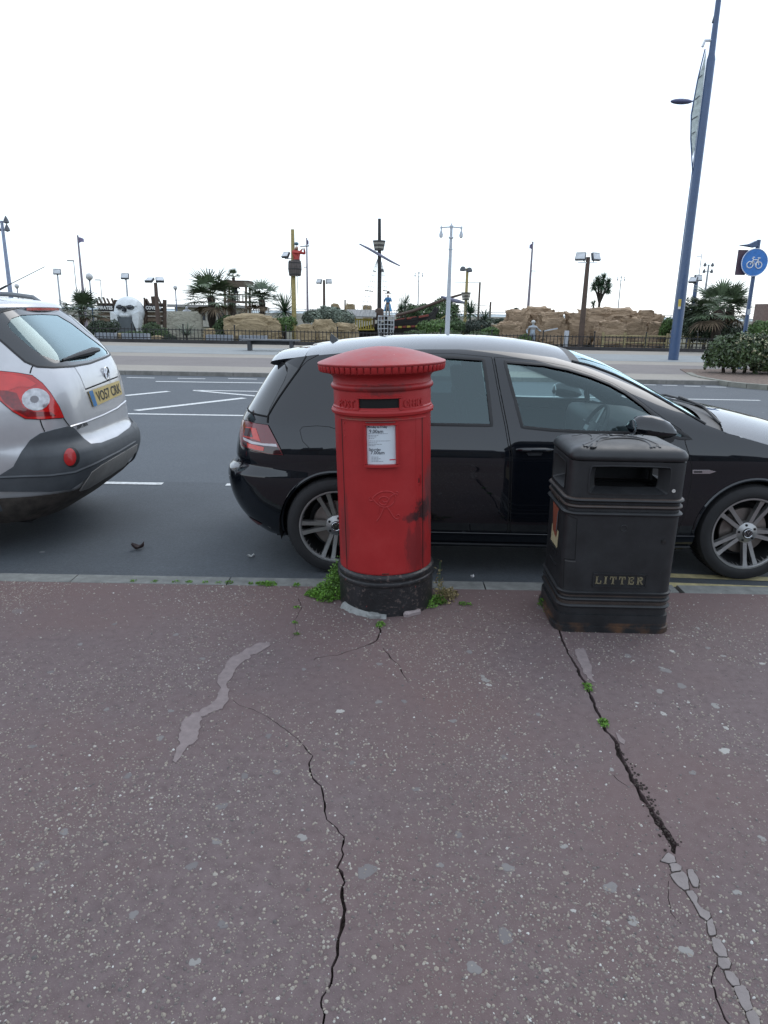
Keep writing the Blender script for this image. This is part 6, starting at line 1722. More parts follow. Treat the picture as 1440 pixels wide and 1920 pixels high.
# floodlight posts
t, h = post('floodlight_post', 291.5, 530, 37, .13, .085, 'brown timber post with two tilted floodlights in front of the COVE sign', M_BROWN, 'floodlight'); flood(t, h, -.28, .12, -20, -55, .42); flood(t, h, .22, .14, 25, -48, .40)
t, h = post('floodlight_post', 1103, 482, 36, .15, .10, 'tall brown timber post with two floodlights in front of the rocks', M_BROWN, 'floodlight'); flood(t, h, -.36, .02, -28, -18, .5); flood(t, h, .36, .02, 30, -18, .5)
obj('crossbar', MB().bar((-.5, -.05, h - .26), (.45, -.05, h - .26), .04, .04), M_LAMPG, t, smooth=False)
t, h = post('floodlight_post', 607.5, 525, 52, .10, .085, 'short dark post with two white-faced floodlights beside the left crow nest', M_BROWN, 'floodlight'); flood(t, h, -.34, -.1, -30, -20, .42); flood(t, h, .34, -.08, 20, -10, .42)
t, h = post('floodlight_post', 236, 518, 47, .07, .05, 'slim pale pole with one floodlight rising behind the skull', M_LGREY, 'floodlight'); flood(t, h, -.05, -.0, 0, -25, .5)
t, h = post('floodlight_post', 107, 508, 50, .07, .05, 'slim pale pole with boxy floodlight near the silver car', M_LGREY, 'floodlight'); flood(t, h, -.0, -.05, 10, -15, .5)
t, h = post('floodlight_post', 1306, 523, 38, .11, .09, 'dark blue post with two floodlights behind the right palm', M_BLUE, 'floodlight'); flood(t, h, -.15, -.05, -50, -30, .42); flood(t, h, .08, .05, 15, -10, .42)
# flag poles
M_FLAG = mat('faded_flag', (.25, .22, .34), .8, var=.3, scale=5)
def flagpole(px, top, D, label, lean=0.0, side=1, arm=None, r=.05, flag=True):
    t, h = post('flag_pole', px, top, D, r * 1.6, r * .8, label, mat('mauve_grey_pole', (.25, .22, .26), .6), 'flagpole')
    if flag:
        mb = MB(); mb.grid([[(side * (.03 + .36 * k / 6), .05 * math.sin(k * 1.2), h - .12 - j * .38 - .10 * (k / 6) ** 2 + (.16 * (k / 6) if j else 0)) for k in range(7)] for j in (0, 1)]); obj('flag', mb, M_FLAG, t)
    if arm: obj('side_arm', MB().bar((0, 0, h + arm[1]), (arm[0], 0, h + arm[1]), .05, .05), M_GALV, t, smooth=False)
flagpole(145.5, 441, 52, 'tall leaning-looking flagpole with small flag left of the skull', r=.07)
flagpole(575, 446, 54, 'brown flagpole with furled flag beside the red-coated pirate', r=.06, side=.35, arm=(-.25, -2.0))
flagpole(999, 453, 50, 'tall mauve flagpole with furled flag left of the rock mound', r=.07, side=-.5, arm=(.35, -1.85))
flagpole(1316, 475, 58, 'thin pole carrying a small camera head behind the right palm', r=.03, flag=False, arm=(-.35, -.25))
for i, (px, top, D, lab) in enumerate(((135, 489, 62, 'thin distant lamp pole with flat head left of the flagpole'), (185, 525, 75, 'faint far street lamp right of the globe lamp'))):
    t, h = post('street_lamp', px + 3, top, D, .05, .03, lab, M_GALV, 'street lamp'); obj('lamp_head', MB().box((-.25, 0, h), (.55, .16, .08)), M_FLOOD, t, smooth=False)
for i, (px, top, D, lab) in enumerate(((900, 529, 48, 'plain dark timber post beside the small striped crow nest'), (920, 566, 48, 'short grey post at the right end of the ship rope rail'), (647, 562, 60, 'thin stub pole left of the ship mast'))):
    post('timber_post', px, top, D, .07, .06, lab, M_BROWN, 'post')
# two blue lamp columns by the cycle path
bc = G(1262, 675); top = P(1340, 0, bc.y)
col_ = thing('lamp_column', 'tall blue steel lamp column with narrow banner and yellow sticker', 'street lamp', (bc.x, bc.y, 0))
hc = P(1341, -20, bc.y).z + .9
obj('post', MB().lathe([(.185, 0), (.18, 2.2), (.152, 4.0), (.145, 6.8), (.14, 9.9), (.105, 10.05), (.092, 10.9), (.08, hc)], 20), M_BLUE, col_, angle=30)
stp = P(1274.5, 581, bc.y - .21)
def on_col(px, py, d=.0): q = P(px, py, bc.y - .2); return Vector((q.x - bc.x, -.2 - d, q.z))
obj('yellow_sticker', MB().add([on_col(1272, 561, .02), on_col(1277.5, 561, .02), on_col(1275.5, 579, .02), on_col(1270.5, 579, .02)], [(3, 2, 1, 0)]), mat('sticker_yellow', (.60, .45, .08), .6), col_, smooth=False)
obj('white_sticker', MB().add([on_col(1271.2, 575, .021), on_col(1276, 575, .021), on_col(1275.2, 579.5, .021), on_col(1270.4, 579.5, .021)], [(3, 2, 1, 0)]), mat('sticker_white', (.7, .7, .7), .6), col_, smooth=False)
def cpt(px, py, Y=None):
    q = P(px, py, Y or bc.y); return Vector((q.x - bc.x, q.y - bc.y, q.z))
bnp = [(1324, 95), (1318, 120), (1309, 150), (1303, 182), (1297, 220), (1296, 250), (1297, 275), (1299, 292), (1302, 280), (1306, 250), (1311, 215), (1317, 170), (1322, 125)]
ban = MB(); ban.prism([(cpt(*p).x, cpt(*p).z) for p in bnp], -.02, .02); obj('banner', ban, mat('banner_cloth', (.50, .56, .54), .8, var=.3, scale=9), col_, smooth=False)
obj('banner_rod', MB().tube([cpt(1322, 92), cpt(1308, 150), cpt(1296, 215), cpt(1295, 260), cpt(1299, 330)], .022, 6), M_BLUE, col_)
for (a, b_) in (((1309, 147), (1316, 141)), ((1303, 187), (1311, 180)), ((1296, 225), (1307, 218)), ((1297, 251), (1303, 247))): obj('banner_batten', MB().bar(cpt(*a) + Vector((0, -.03, 0)), cpt(*b_) + Vector((0, -.03, 0)), .03, .03), M_FLOOD, col_, smooth=False)
obj('banner_clamp', MB().tube([cpt(1317, 88), cpt(1322, 76), cpt(1334, 76)], .045, 6), M_LAMPG, col_)
obj('stay_cable', MB().tube([cpt(1336, 43), cpt(1343, 20), cpt(1353, -10)], .035, 6), M_FLOOD, col_)
t, h = post('lamp_column', 1317, 186, 40, .15, .06, 'blue lamp column with flat oval head behind the banner column', M_BLUE, 'street lamp')
obj('lamp_arm', MB().bar((0, 0, h - .1), (-.7, 0, h - .1), .06, .06), M_BLUE, t, smooth=False); obj('lamp_head', MB().ell((-1.05, 0, h - .12), (.56, .2, .13), 16, 8), mat('lamp_head_blue', (.07, .08, .16), .4), t)
# cycle sign
sgD = 22.5; sg0 = P(1394, 640, sgD)
sign = thing('cycle_sign', 'round blue cycle-route sign on a slim blue post rising from the shrub bed', 'road sign', (P(1394, 640, sgD).x, sgD, .02))
hp = P(1411, 452, sgD)
obj('post', MB().tube([(0, 0, 0), (0, 0, hp.z + .02)], .06, 12), M_BLUE, sign)
dc = P(1411.5, 492.5, sgD) - sign.location; dr = 23.5 * sgD / FPX
obj('sign_plate', MB().lathe([(.001, -.0), (dr, -.0), (dr, -.02), (.001, -.02)], 40, (dc.x, -.09, dc.z), 'Y'), mat('sign_blue', (.035, .18, .52), .35), sign)
ring_ = MB(); ring_.tube([(dc.x + dr * .97 * math.cos(a), -.115, dc.z + dr * .97 * math.sin(a)) for a in [2 * math.pi * k / 40 for k in range(41)]], .010, 5); M_SW = mat('sign_white', (.72, .75, .78), .4)
obj('sign_border', ring_, M_SW, sign)
cy = MB()
def bikep(x, y): return (dc.x + x * dr * .0085, -.118, dc.z + y * dr * .0085)   # drawn in a 100-unit box
for cx_, cy_ in ((-40, -20), (38, -22)): cy.tube([bikep(cx_ + 27 * math.cos(a), cy_ + 27 * math.sin(a)) for a in [2 * math.pi * k / 22 for k in range(23)]], .016, 5)
for l in ([(-40, -20), (-16, 22), (-18, 36), (-30, 30)], [(-16, 22), (28, 22), (38, -22)], [(-16, 14), (4, -18), (28, 22), (32, 36)], [(20, 38), (44, 36)], [(-24, 42), (-6, 42)], [(4, -18), (16, -16), (14, -34)]):
    cy.tube([bikep(*p) for p in l], .015, 5)
obj('cycle_symbol', cy, M_SW, sign)
obj('sign_back_plate', MB().box((P(1391, 494, sgD).x - sign.location.x, .03, dc.z), (.30, .02, .72)), mat('sign_brown', (.11, .07, .09), .6), sign, smooth=False)
hd = P(1404, 460, sgD) - sign.location
obj('lamp_hood', MB().prism([(hd.x - .28, hd.z + .0), (hd.x - .02, hd.z + .03), (hd.x + .20, hd.z + .14), (hd.x + .22, hd.z - .02), (hd.x + .16, hd.z - .06), (hd.x - .05, hd.z - .03)], -.1, .1), M_BLUE, sign, smooth=False)
obj('post_sticker', MB().box((.0, -.062, P(1397, 586, sgD).z), (.10, .006, .16)), M_LGREY, sign, smooth=False)
# shrub bed with kerb
bed = tag(bpy.data.objects.new('shrub_bed', None), kind='structure'); COL.objects.link(bed)
edge = [G(1286, 700), G(1296, 705), G(1312, 709), G(1335, 713), G(1365, 718), G(1400, 721.5), G(1440, 724.5), G(1500, 729)]
for a, b_ in zip(edge[:-1], edge[1:]):
    mb = MB(); a2, b2 = Vector((a.x, a.y, 0)), Vector((b_.x, b_.y, 0)); d_ = (b2 - a2).normalized(); n_ = Vector((-d_.y, d_.x, 0)) * .16
    a3, b3 = a2 + d_ * .006, b2 - d_ * .006
    mb.add([a3 + Vector((0, 0, -.12)), b3 + Vector((0, 0, -.12)), b3 + Vector((0, 0, .03)), a3 + Vector((0, 0, .03)), a3 + n_ + Vector((0, 0, .03)), b3 + n_ + Vector((0, 0, .03))], [(0, 1, 2, 3), (3, 2, 5, 4)])
    obj('kerb_stone', mb, M_KERB if False else mat('bed_kerb', (.24, .235, .2), .9, var=.25, scale=4), bed, smooth=False)
bp_ = [(p.x + .05, p.y + .12) for p in edge] + [(20, 16.5), (20, 24.5), (edge[0].x + .4, 22.0)]
obj('bed_soil', MB().prism(bp_, -.09, .02, frame=lambda u, v, d: Vector((u, v, d))), mat('bed_soil', (.16, .115, .09), .95, var=.5, scale=16, bmp=.6, bscale=40), bed, smooth=False)
M_SHRUB = mat('evergreen_leaf', (.052, .082, .028), .38, var=.35, scale=2.5, island=.6, spec=.6)
shrub = thing('evergreen_shrub', 'large clipped evergreen shrub with pale leaf tips in the kerbed bed', 'bush', (P(1390, 690, 20.8).x, 20.8, .02))
def sb(px, py, rx, rz, D=20.8): c = P(px, py, D) - Vector((shrub.location.x, shrub.location.y, .02)); s = D / FPX; return (c.x, D - 20.8, c.z, rx * s, rx * s * .9, rz * s)
obj('foliage', bush_mesh([sb(1352, 668, 30, 36), sb(1400, 665, 40, 38, 20.6), sb(1445, 672, 40, 40), sb(1372, 645, 26, 16, 21), sb(1420, 650, 34, 18, 21.2), sb(1490, 672, 40, 42)], 15000, .115, 4), M_SHRUB, shrub, smooth=False)
obj('pale_tips', bush_mesh([sb(1445, 662, 42, 42, 20.45), sb(1405, 648, 40, 24, 20.5)], 420, .09, 9), mat('pale_flower', (.34, .32, .20), .7, island=.3), shrub, smooth=False)['kind'] = 'stuff'
for k in range(4): obj('stem', MB().tube([(-.5 + .3 * k, 0, 0), (-.6 + .4 * k, .05, .7)], [.05, .02], 6), M_TRUNK, shrub)
bp2 = P(1430, 606, 30); obj_b2 = thing('brick_block', 'plain brown brick block standing beyond the cycle sign', 'wall', (P(1440, 606, 44).x, 44, 0))
obj('wall', MB().box((.3, 0, 1.15), (1.9, 1.2, P(1430, 567, 44).z * 1.0)), mat('brown_brick', (.20, .14, .12), .9, var=.2, scale=8), obj_b2, smooth=False)
# ------------------------------------------------------------------ garden railings
FN = 33.6
fence = thing('iron_fence', 'long black iron railing on a low dark plinth in front of the garden', 'fence', (0, FN, 0))
M_IRON = mat('black_iron', (.012, .012, .013), .5)
xl, xr_ = -14.2, 15.2
obj('plinth', MB().box(((xl + xr_) / 2, 0, .07), (xr_ - xl, .22, .16)), mat('dark_plinth', (.045, .043, .045), .9, var=.3, scale=3), fence, smooth=False)
for z in (.22, .60): obj('rail', MB().bar((xl, 0, z), (xr_, 0, z), .035, .035), M_IRON, fence, smooth=False)
bar_m = MB().tube([(0, 0, .14), (0, 0, .66)], .017, 5).mesh('bar'); post_m = MB().tube([(0, 0, .1), (0, 0, .80)], .03, 6); post_m.ell((0, 0, .83), (.04, .04, .04), 6, 4); post_m = post_m.mesh('fence_post')
n_b = int((xr_ - xl) / .17)
for k in range(n_b):
    x = xl + .17 * k
    link('fence_post' if k % 14 == 0 else 'bar', post_m if k % 14 == 0 else bar_m, M_IRON, fence, (x, 0, 0))
# ------------------------------------------------------------------ rocks
def rock_mat(name, col):
    m, nt, b = new_mat(name); v = coords(nt)
    mp = N(nt, 'ShaderNodeMapping'); mp.inputs['Scale'].default_value = (1, 1, 2.6); L(nt, v, mp.inputs['Vector'])
    f = tex_noise(nt, mp.outputs[0], 2.6, 8, .65)
    c = ramp(nt, f, [(.28, tuple(x * .45 for x in col)), (.45, tuple(x * .85 for x in col)), (.62, col), (.8, tuple(x * 1.25 for x in col))]).outputs[0]
    L(nt, c, b.inputs['Base Color']); b.inputs['Roughness'].default_value = .9; bump(nt, f, b, .8, .15); return m
M_ROCKT = rock_mat('tan_rock', (.37, .285, .17)); M_ROCKB = rock_mat('brown_rock', (.39, .28, .185)); M_ROCKP = rock_mat('pale_rock', (.43, .41, .33))
def rock(px, py_top, py_bot, wpx, D, label, seed, m=M_ROCKT, box_=.5, dp=.7, rough=.3, group=None, lumps=None):
    """lumps: offsets in pixels that build one mound out of several shoulders"""
    c = P(px, py_bot, D); s = D / FPX; w = wpx * s / 2; h = (py_bot - py_top) * s; bm = bmesh.new(); bmesh.ops.create_icosphere(bm, subdivisions=5, radius=1.0)
    for v in bm.verts:
        p = v.co.copy(); q = Vector([math.copysign(abs(a) ** box_, a) for a in p])
        n1 = noise.noise(Vector((p.x * 1.6 + seed, p.y * 1.6, p.z * 1.6))); n2 = noise.noise(Vector((p.x * 4 + seed, p.y * 4, p.z * 5))); n3 = noise.noise(Vector((p.x * 9, p.y * 9 + seed, p.z * 12)))
        k = 1 + rough * n1 + rough * .5 * n2 + rough * .25 * n3
        v.co = Vector((q.x * w * k, q.y * w * dp * k, h * .5 + q.z * h * .5 * (1 + rough * .5 * n1 + rough * .35 * n2 + rough * .2 * n3)))
        v.co.z = max(v.co.z, -.2)
    mb = MB(); bm.verts.index_update(); mb.add([v.co.copy() for v in bm.verts], [tuple(v.index for v in f.verts) for f in bm.faces]); bm.free()
    o = obj('rock', mb, m, angle=28, loc=(c.x, D, c.z)); return tag(o, label, 'rock', group)
GR = 'artificial rocks in the adventure garden'
rock(474, 593, 644, 104, 36.2, 'large rounded tan boulder behind the railing and the long bench', 1, M_ROCKT, .62, .5, .22)
rock(393, 618, 644, 22, 35, 'small tan boulder at the foot of the tall fan palm', 3, M_ROCKT, .6)
rock(607, 602, 648, 44, 35.5, 'peaked tan boulder right of the ochre mast', 5, M_ROCKT, .7)
rock(573, 611, 648, 32, 35.2, 'squat tan boulder just right of the ochre mast foot', 7, M_ROCKT, .6)
rock(648, 608, 648, 46, 36.5, 'low tan boulder beside the ship stern', 9, M_ROCKT, .6)
rock(350, 588, 642, 60, 37.5, 'pale upright rock slab beside the spiky grass', 11, M_ROCKP, .35, .25, .14)
rock(628, 572, 600, 16, 50, 'small tan rock peak behind the ship deck roof', 15, M_ROCKT, .5)
rock(657, 572, 602, 18, 50, 'second tan rock peak, next to the stub pole', 16, M_ROCKT, .5)
rock(688, 574, 602, 16, 50, 'third tan rock peak, nearest the ship mast', 17, M_ROCKT, .5)
rock(222, 626, 644, 26, 34.6, 'ochre boulder between two grey troughs under the skull', 18, M_ROCKT, .6)
rock(296, 630, 644, 20, 34.8, 'ochre boulder right of the grey troughs', 19, M_ROCKT, .6)
# cliff-like mounds on the right: a row of separate shoulders
CL = [(965, 586, 648, 40, 38.8, 'brown rock mound with broken crest behind the silver armoured figure', .42), (1003, 581, 640, 52, 39.6, 'highest crest of the left brown rock mound', .40), (1030, 592, 650, 44, 38.0, 'brown rock shoulder right of the armoured figure', .38), (952, 606, 648, 40, 37.4, 'sloping brown rock at the left end of the mound', .34),
      (1075, 592, 652, 40, 38.4, 'brown rock shoulder left of the tall floodlight post', .40), (1108, 585, 650, 56, 38.8, 'brown rock mound behind the tall floodlight post', .40), (1152, 583, 640, 64, 39.4, 'high flat-topped brown rock slab', .30), (1140, 606, 655, 44, 37.2, 'rounded brown rock below the flat-topped slab', .36), (1180, 598, 655, 40, 37.6, 'brown rock below the high slab, towards the blue lamp column', .40), (1205, 589, 645, 44, 38.8, 'brown rock crest nearest the tall blue lamp column', .40), (1224, 606, 656, 34, 37.6, 'small brown rock at the right end of the mound', .36)]
for i, (x, yt, yb, w_, D_, lab, rgh) in enumerate(CL): rock(x, yt, yb, w_ * 1.12, D_, lab, 40 + 3.7 * i, M_ROCKB, .5, .6, rgh)
rock(922, 611, 640, 54, 40, 'low tan rock bank right of the small cordylines', 27, M_ROCKT, .6, .5, .3)
# ------------------------------------------------------------------ planting
fan_palm(152, 640, 583, 39, 1.6, 'dark fan palm showing above the silver car beside the PIRATES sign', 1, M_PALM2, 36)
fan_palm(396, 632, 557, 38.5, 1.95, 'tall fan palm with shaggy dark trunk left of the lookout hut', 2, M_PALM, 38, .20)
fan_palm(491, 600, 561, 42, 1.6, 'fan palm right of the lookout hut', 3, M_PALM2, 34, .18)
fan_palm(433, 600, 553, 47, .9, 'fan palm crown half hidden by the hut posts', 4, M_PALM2, 22, .14, dead=False)
fan_palm(438, 560, 520, 52, .75, 'palm top poking over the lookout hut roof', 5, M_PALM2, 14, .1, dead=False, low=.1)
fan_palm(1350, 600, 580, 34.5, 1.85, 'big fan palm beside the cycle sign post', 6, M_PALM, 44, .24, low=-.5)
fan_palm(1370, 600, 575, 36, 1.45, 'fan palm crown tucked behind the big palm by the cycle sign', 16, M_PALM2, 26, .2)
spiky(533, 584, 38, 1.25, 'spiky cordyline just left of the ochre mast', 7, 240, w=.07)
spiky(882, 588, 38.5, 1.0, 'spiky cordyline right of the striped crow nest mast', 8, 220, w=.06)
spiky(908, 600, 38.5, .8, 'smaller spiky cordyline at the right of its neighbour', 9, 180, w=.055)
spiky(350, 630, 35.4, 1.0, 'clump of long spiky grass in front of the pale slab', 10, 130, M_BUSHG, 'spiky_grass', lo=.15, w=.03)
cord = spiky(1127, 536, 45, .52, 'forked cordyline tree with bushy rounded crown above the rocks', 11, 150, heads=((-.45, 0, -.05), (-.2, .1, .3), (.15, .1, .42), (.42, 0, .18), (.5, .1, -.18), (0, -.2, .0), (-.1, .3, .2)), lo=-.9, w=.06, cat='tree', name='cordyline_tree')
spiky(1113, 572, 44, .5, 'small cordyline tuft at the foot of the forked cordyline', 12, 90)
spiky(760, 570, 46, 1.0, 'spiky grey-green plant behind the blue-coated pirate', 13, 120, M_BUSHG, lo=-.2)
spiky(752, 580, 45, .8, 'dark spiky plant beside the ship mast', 14, 110, M_CORD, lo=-.2)
bush('garden_bush', [(617, 592, 30, 16, 38.5), (590, 596, 22, 14, 38), (640, 598, 24, 16, 38)], 4200, .16, 'grey-green feathery bush between ochre mast and ship', 21, M_BUSHG)
bush('garden_bush', [(530, 612, 18, 16, 36.4), (545, 604, 12, 10, 36.6)], 2200, .10, 'bright green bush at the foot of the ochre mast', 22, M_BUSHL)
bush('garden_bush', [(425, 610, 18, 18, 37.6), (410, 620, 12, 14, 37.4)], 2200, .12, 'dark green bush between palm trunk and large boulder', 23, M_BUSH)
bush('garden_bush', [(250, 630, 26, 9, 35.2), (225, 632, 16, 8, 35.3)], 1600, .10, 'low dark planting in the troughs under the skull', 24, M_BUSH)
bush('garden_bush', [(285, 622, 18, 16, 36), (305, 628, 14, 12, 35.6)], 2000, .10, 'leafy bush right of the skull doorway', 25, M_BUSH)
bush('garden_bush', [(318, 636, 14, 8, 35)], 900, .08, 'small round bush at the foot of the pale slab', 26, M_BUSHD)
bush('garden_bush', [(190, 618, 26, 16, 37.5), (215, 612, 10, 12, 38)], 2400, .12, 'dark shrub under the PIRATES sign', 27, M_BUSHD)
bush('garden_bush', [(790, 590, 26, 18, 47), (830, 585, 30, 22, 47.5), (765, 588, 20, 16, 47)], 4600, .18, 'tall leafy shrubs behind the ship bow', 28, M_BUSH)
bush('garden_bush', [(820, 615, 30, 14, 37), (800, 612, 18, 10, 37.2)], 2600, .13, 'bright feathery bush in front of the ship bow', 29, M_BUSHL)
bush('garden_bush', [(855, 612, 16, 14, 37)], 1400, .12, 'mid-green bush beside the pale lamp post', 30, M_BUSH)
bush('garden_bush', [(893, 615, 28, 14, 38), (870, 620, 14, 12, 37.8)], 2600, .11, 'dark grey-green shrub below the small cordylines', 31, mat('slate_leaf', (.045, .06, .045), .6, island=.4))
bush('garden_bush', [(918, 624, 16, 10, 37)], 1000, .10, 'light green shrub in front of the low tan rock bank', 32, M_BUSHL)
bush('garden_hedge', [(945, 603, 20, 6, 46), (975, 604, 18, 6, 46), (915, 602, 18, 6, 46)], 2200, .12, 'clipped dark hedge in front of the sea wall', 33, M_BUSHD, 'hedge')
bush('garden_bush', [(966, 589, 11, 10, 44)], 900, .12, 'round dark bush left of the rock mound', 34, M_BUSHD)
bush('garden_bush', [(1300, 600, 30, 34, 36), (1325, 588, 24, 26, 36.5), (1285, 615, 22, 30, 35.5)], 5200, .15, 'tall dark shrub left of the big palm', 35, M_BUSHD)
bush('garden_bush', [(1330, 625, 40, 26, 36), (1370, 630, 30, 20, 36.2)], 4200, .15, 'dark thicket under the big palm', 36, M_BUSHD)
bush('garden_bush', [(1332, 556, 10, 16, 38)], 700, .13, 'thin grey-green sprigs above the dark shrub', 37, M_BUSHG)
bush('garden_bush', [(1253, 610, 12, 14, 37), (1246, 622, 10, 16, 37)], 1300, .11, 'light green bush between rock mound and blue column', 38, M_BUSHL)
bush('garden_bush', [(1428, 618, 22, 16, 28)], 1600, .12, 'bright bush behind the evergreen shrub', 39, M_BUSHL)
bush('garden_bush', [(983, 638, 14, 10, 35)], 900, .09, 'grass-green bush at the feet of the armoured figure', 40, M_BUSHL)
bush('garden_bush', [(845, 628, 20, 8, 35), (780, 628, 22, 8, 35.2), (900, 630, 22, 8, 35)], 2200, .10, 'low green planting behind the railing by the pale lamp', 41, M_BUSH)
# ------------------------------------------------------------------ seats, troughs, fences beyond
bench = thing('long_bench', 'long dark backless bench in front of the railing', 'bench', (P(510, 655, 28.4).x, 28.4, 0))
bx0, bx1 = P(453, 640, 28.4).x - bench.location.x, P(562, 640, 28.4).x - bench.location.x
zt_ = P(500, 636, 28.4).z
M_BENCH = mat('dark_bench', (.05, .052, .058), .6)
for k in range(4): obj('slat', MB().box(((bx0 + bx1) / 2, -.18 + .12 * k, zt_ - .03), (bx1 - bx0, .105, .05)), mat('bench_slat', (.12, .125, .135), .5), bench, smooth=False)
for x in (bx0 + .32, bx1 - .32):
    obj('leg', MB().box((x, 0, zt_ / 2 - .03), (.13, .40, zt_ - .06)), M_BENCH, bench, smooth=False)
obj('apron', MB().box(((bx0 + bx1) / 2, .1, zt_ - .14), (bx1 - bx0 - .4, .08, .14)), M_BENCH, bench, smooth=False)
M_TROUGH = mat('grey_trough', (.33, .36, .40), .6, var=.1)
for (p0, p1, lab) in ((182, 217, 'pale grey trough behind the railing, partly hidden by the silver car'), (231, 279, 'long pale grey trough centred under the skull mouth'), (388, 436, 'pale grey trough in front of the large boulder'), (450, 500, 'pale grey trough behind the long bench')):
    x0, x1 = P(p0, 636, 34.2).x, P(p1, 636, 34.2).x
    tr = thing('planting_trough', lab, 'planter', ((x0 + x1) / 2, 34.2, 0)); w = x1 - x0
    obj('side', MB().box((0, -.2, .19), (w, .05, .38)), M_TROUGH, tr, smooth=False); obj('side', MB().box((0, .2, .19), (w, .05, .38)), M_TROUGH, tr, smooth=False)
    for s in (-1, 1): obj('end', MB().box((s * (w / 2 - .025), 0, .188), (.05, .35, .376)), M_TROUGH, tr, smooth=False)
    obj('soil', MB().box((0, 0, .17), (w - .1, .35, .30)), M_SOIL, tr, smooth=False)
rf_ = thing('timber_rail_fence', 'low yellowish timber rail fence behind the railing under the rocks', 'fence', (0, 35.4, 0)); M_RAILW = mat('rail_timber', (.30, .25, .13), .8, var=.3, scale=10)
fx0, fx1 = P(1130, 640, 35.4).x, P(1325, 640, 35.4).x
for z in (.30, .62): obj('rail', MB().tube([(fx0, 0, z), (fx1, 0, z + .02)], .04, 6), M_RAILW, rf_)
k = 0
while fx0 + 1.05 * k < fx1: obj('post', MB().tube([(fx0 + 1.05 * k, 0, 0), (fx0 + 1.05 * k, 0, .78)], .07, 7), M_RAILW, rf_); k += 1
post('utility_post', 1063, 620, 34.2, .11, .11, 'short pale grey utility post behind the railing', M_LGREY, 'post')
# sea wall far behind
sw_ = thing('sea_wall', 'long low pale promenade wall and rail on the far side of the garden', 'wall', (0, 80, -.05))
zt2 = P(930, 594, 80).z
obj('wall', MB().box((0, 0, zt2 / 2), (130, .4, zt2 + .1)), mat('pale_wall', (.40, .38, .33), .9, var=.1), sw_, smooth=False)
for dz in (.25, .5): obj('rail', MB().bar((-65, 0, zt2 + dz), (65, 0, zt2 + dz), .06, .06), M_GALV, sw_, smooth=False)
kp = MB().bar((0, 0, zt2), (0, 0, zt2 + .55), .07, .07).mesh('rail_post')
for k in range(66): link('rail_post', kp, M_GALV, sw_, (-65 + 2 * k, 0, 0))
kiosk = thing('seafront_shelter', 'low pale seafront shelter with dark openings behind the tall palm', 'building', (P(400, 590, 66).x, 66, 0))
kw = 130 * 66 / FPX; kz0, kz1 = P(400, 606, 66).z, P(400, 577, 66).z
obj('wall', MB().box((0, .3, kz1 / 2), (kw, 2.0, kz1)), mat('shelter_cream', (.46, .44, .38), .9), kiosk, smooth=False)
obj('roof', MB().box((0, 0, kz1 + .12), (kw + .8, 3.2, .22)), mat('shelter_roof', (.30, .29, .28), .9), kiosk, smooth=False)
for k in range(7): obj('opening', MB().box((-kw / 2 + kw * (k + .5) / 7, -.72, kz1 * .55), (kw / 9, .06, kz1 * .42)), mat('shelter_dark', (.04, .045, .055), .6), kiosk, smooth=False)
# ------------------------------------------------------------------ skull gateway
SK = 44.0; ss = SK / FPX * 1.02
gate = thing('skull_gateway', 'giant white skull entrance with dark mouth between the PIRATES and COVE boards', 'entrance', (P(243, 600, SK).x, SK, 0))
def gp(px, py, d=0.0): q = P(px, py, SK); return Vector((q.x - gate.location.x, d, q.z))
M_BONE = mat('painted_bone', (.70, .73, .74), .7, var=.12, scale=4); M_HOLE = mat('socket_dark', (.045, .05, .06), .9)
def skull():
    bm = bmesh.new(); bmesh.ops.create_icosphere(bm, subdivisions=5, radius=1.0)
    c = gp(243, 585.5); w = 26.5 * ss; h = 27 * ss
    for v in bm.verts:
        p = v.co; k = 1.0
        q = Vector((p.x * w * (1 - .12 * max(0, -p.z)), p.y * w * .8, p.z * h))
        if p.y < 0:
            for ex_ in (-.36, .34):
                d2 = ((p.x - ex_) / .22) ** 2 + ((p.z - .30) / .13) ** 2
                if d2 < 1: q.y += .30 * (1 - d2) ** .5
            d2 = ((p.x + .02) / .10) ** 2 + ((p.z - .13) / .17) ** 2
            if d2 < 1: q.y += .3 * (1 - d2)
            if p.z > .38 and abs(p.x) < .7: q.y -= .10
            if p.z < -.25 and abs(p.x) < .55: q.y += .1
        v.co = c + q
    mb = MB(); bm.verts.index_update(); mb.add([v.co.copy() for v in bm.verts], [tuple(v.index for v in f.verts) for f in bm.faces]); bm.free(); return mb
obj('cranium', skull(), M_BONE, gate, angle=60)
for (ex_, w_) in ((231, 5.6), (250.5, 5.6)): obj('eye_socket', MB().ell(gp(ex_, 576.3, -.70), (w_ * .95 * ss, .16, 2.9 * ss), 14, 8), M_HOLE, gate)
obj('nose_hole', MB().prism([(gp(238.5, 583).x, gp(238.5, 583.5).z), (gp(242.5, 583).x, gp(242.5, 584).z), (gp(241, 575).x, gp(241, 575).z)], -.93, -.5), M_HOLE, gate, smooth=False)
def jaw(pts, nm): obj(nm, MB().prism([(gp(*p).x, gp(*p).z) for p in pts], -.85, -.1), M_BONE, gate, smooth=False)
jaw([(216, 584), (228, 590), (230, 600), (226, 612), (229, 624), (222, 618), (217, 600)], 'cheek')
jaw([(268, 584), (257, 590), (257, 600), (262, 612), (266, 622), (268, 612), (269, 598)], 'cheek')
obj('upper_jaw', MB().ell(gp(241, 591, -.30), (14 * ss, .50, 7 * ss), 18, 10), M_BONE, gate)
obj('mouth_recess', MB().box(gp(243, 612, -.2), (30 * ss, 1.1, 32 * ss)), mat('gate_shutter', (.10, .115, .125), .6, var=.2, scale=2), gate, smooth=False)
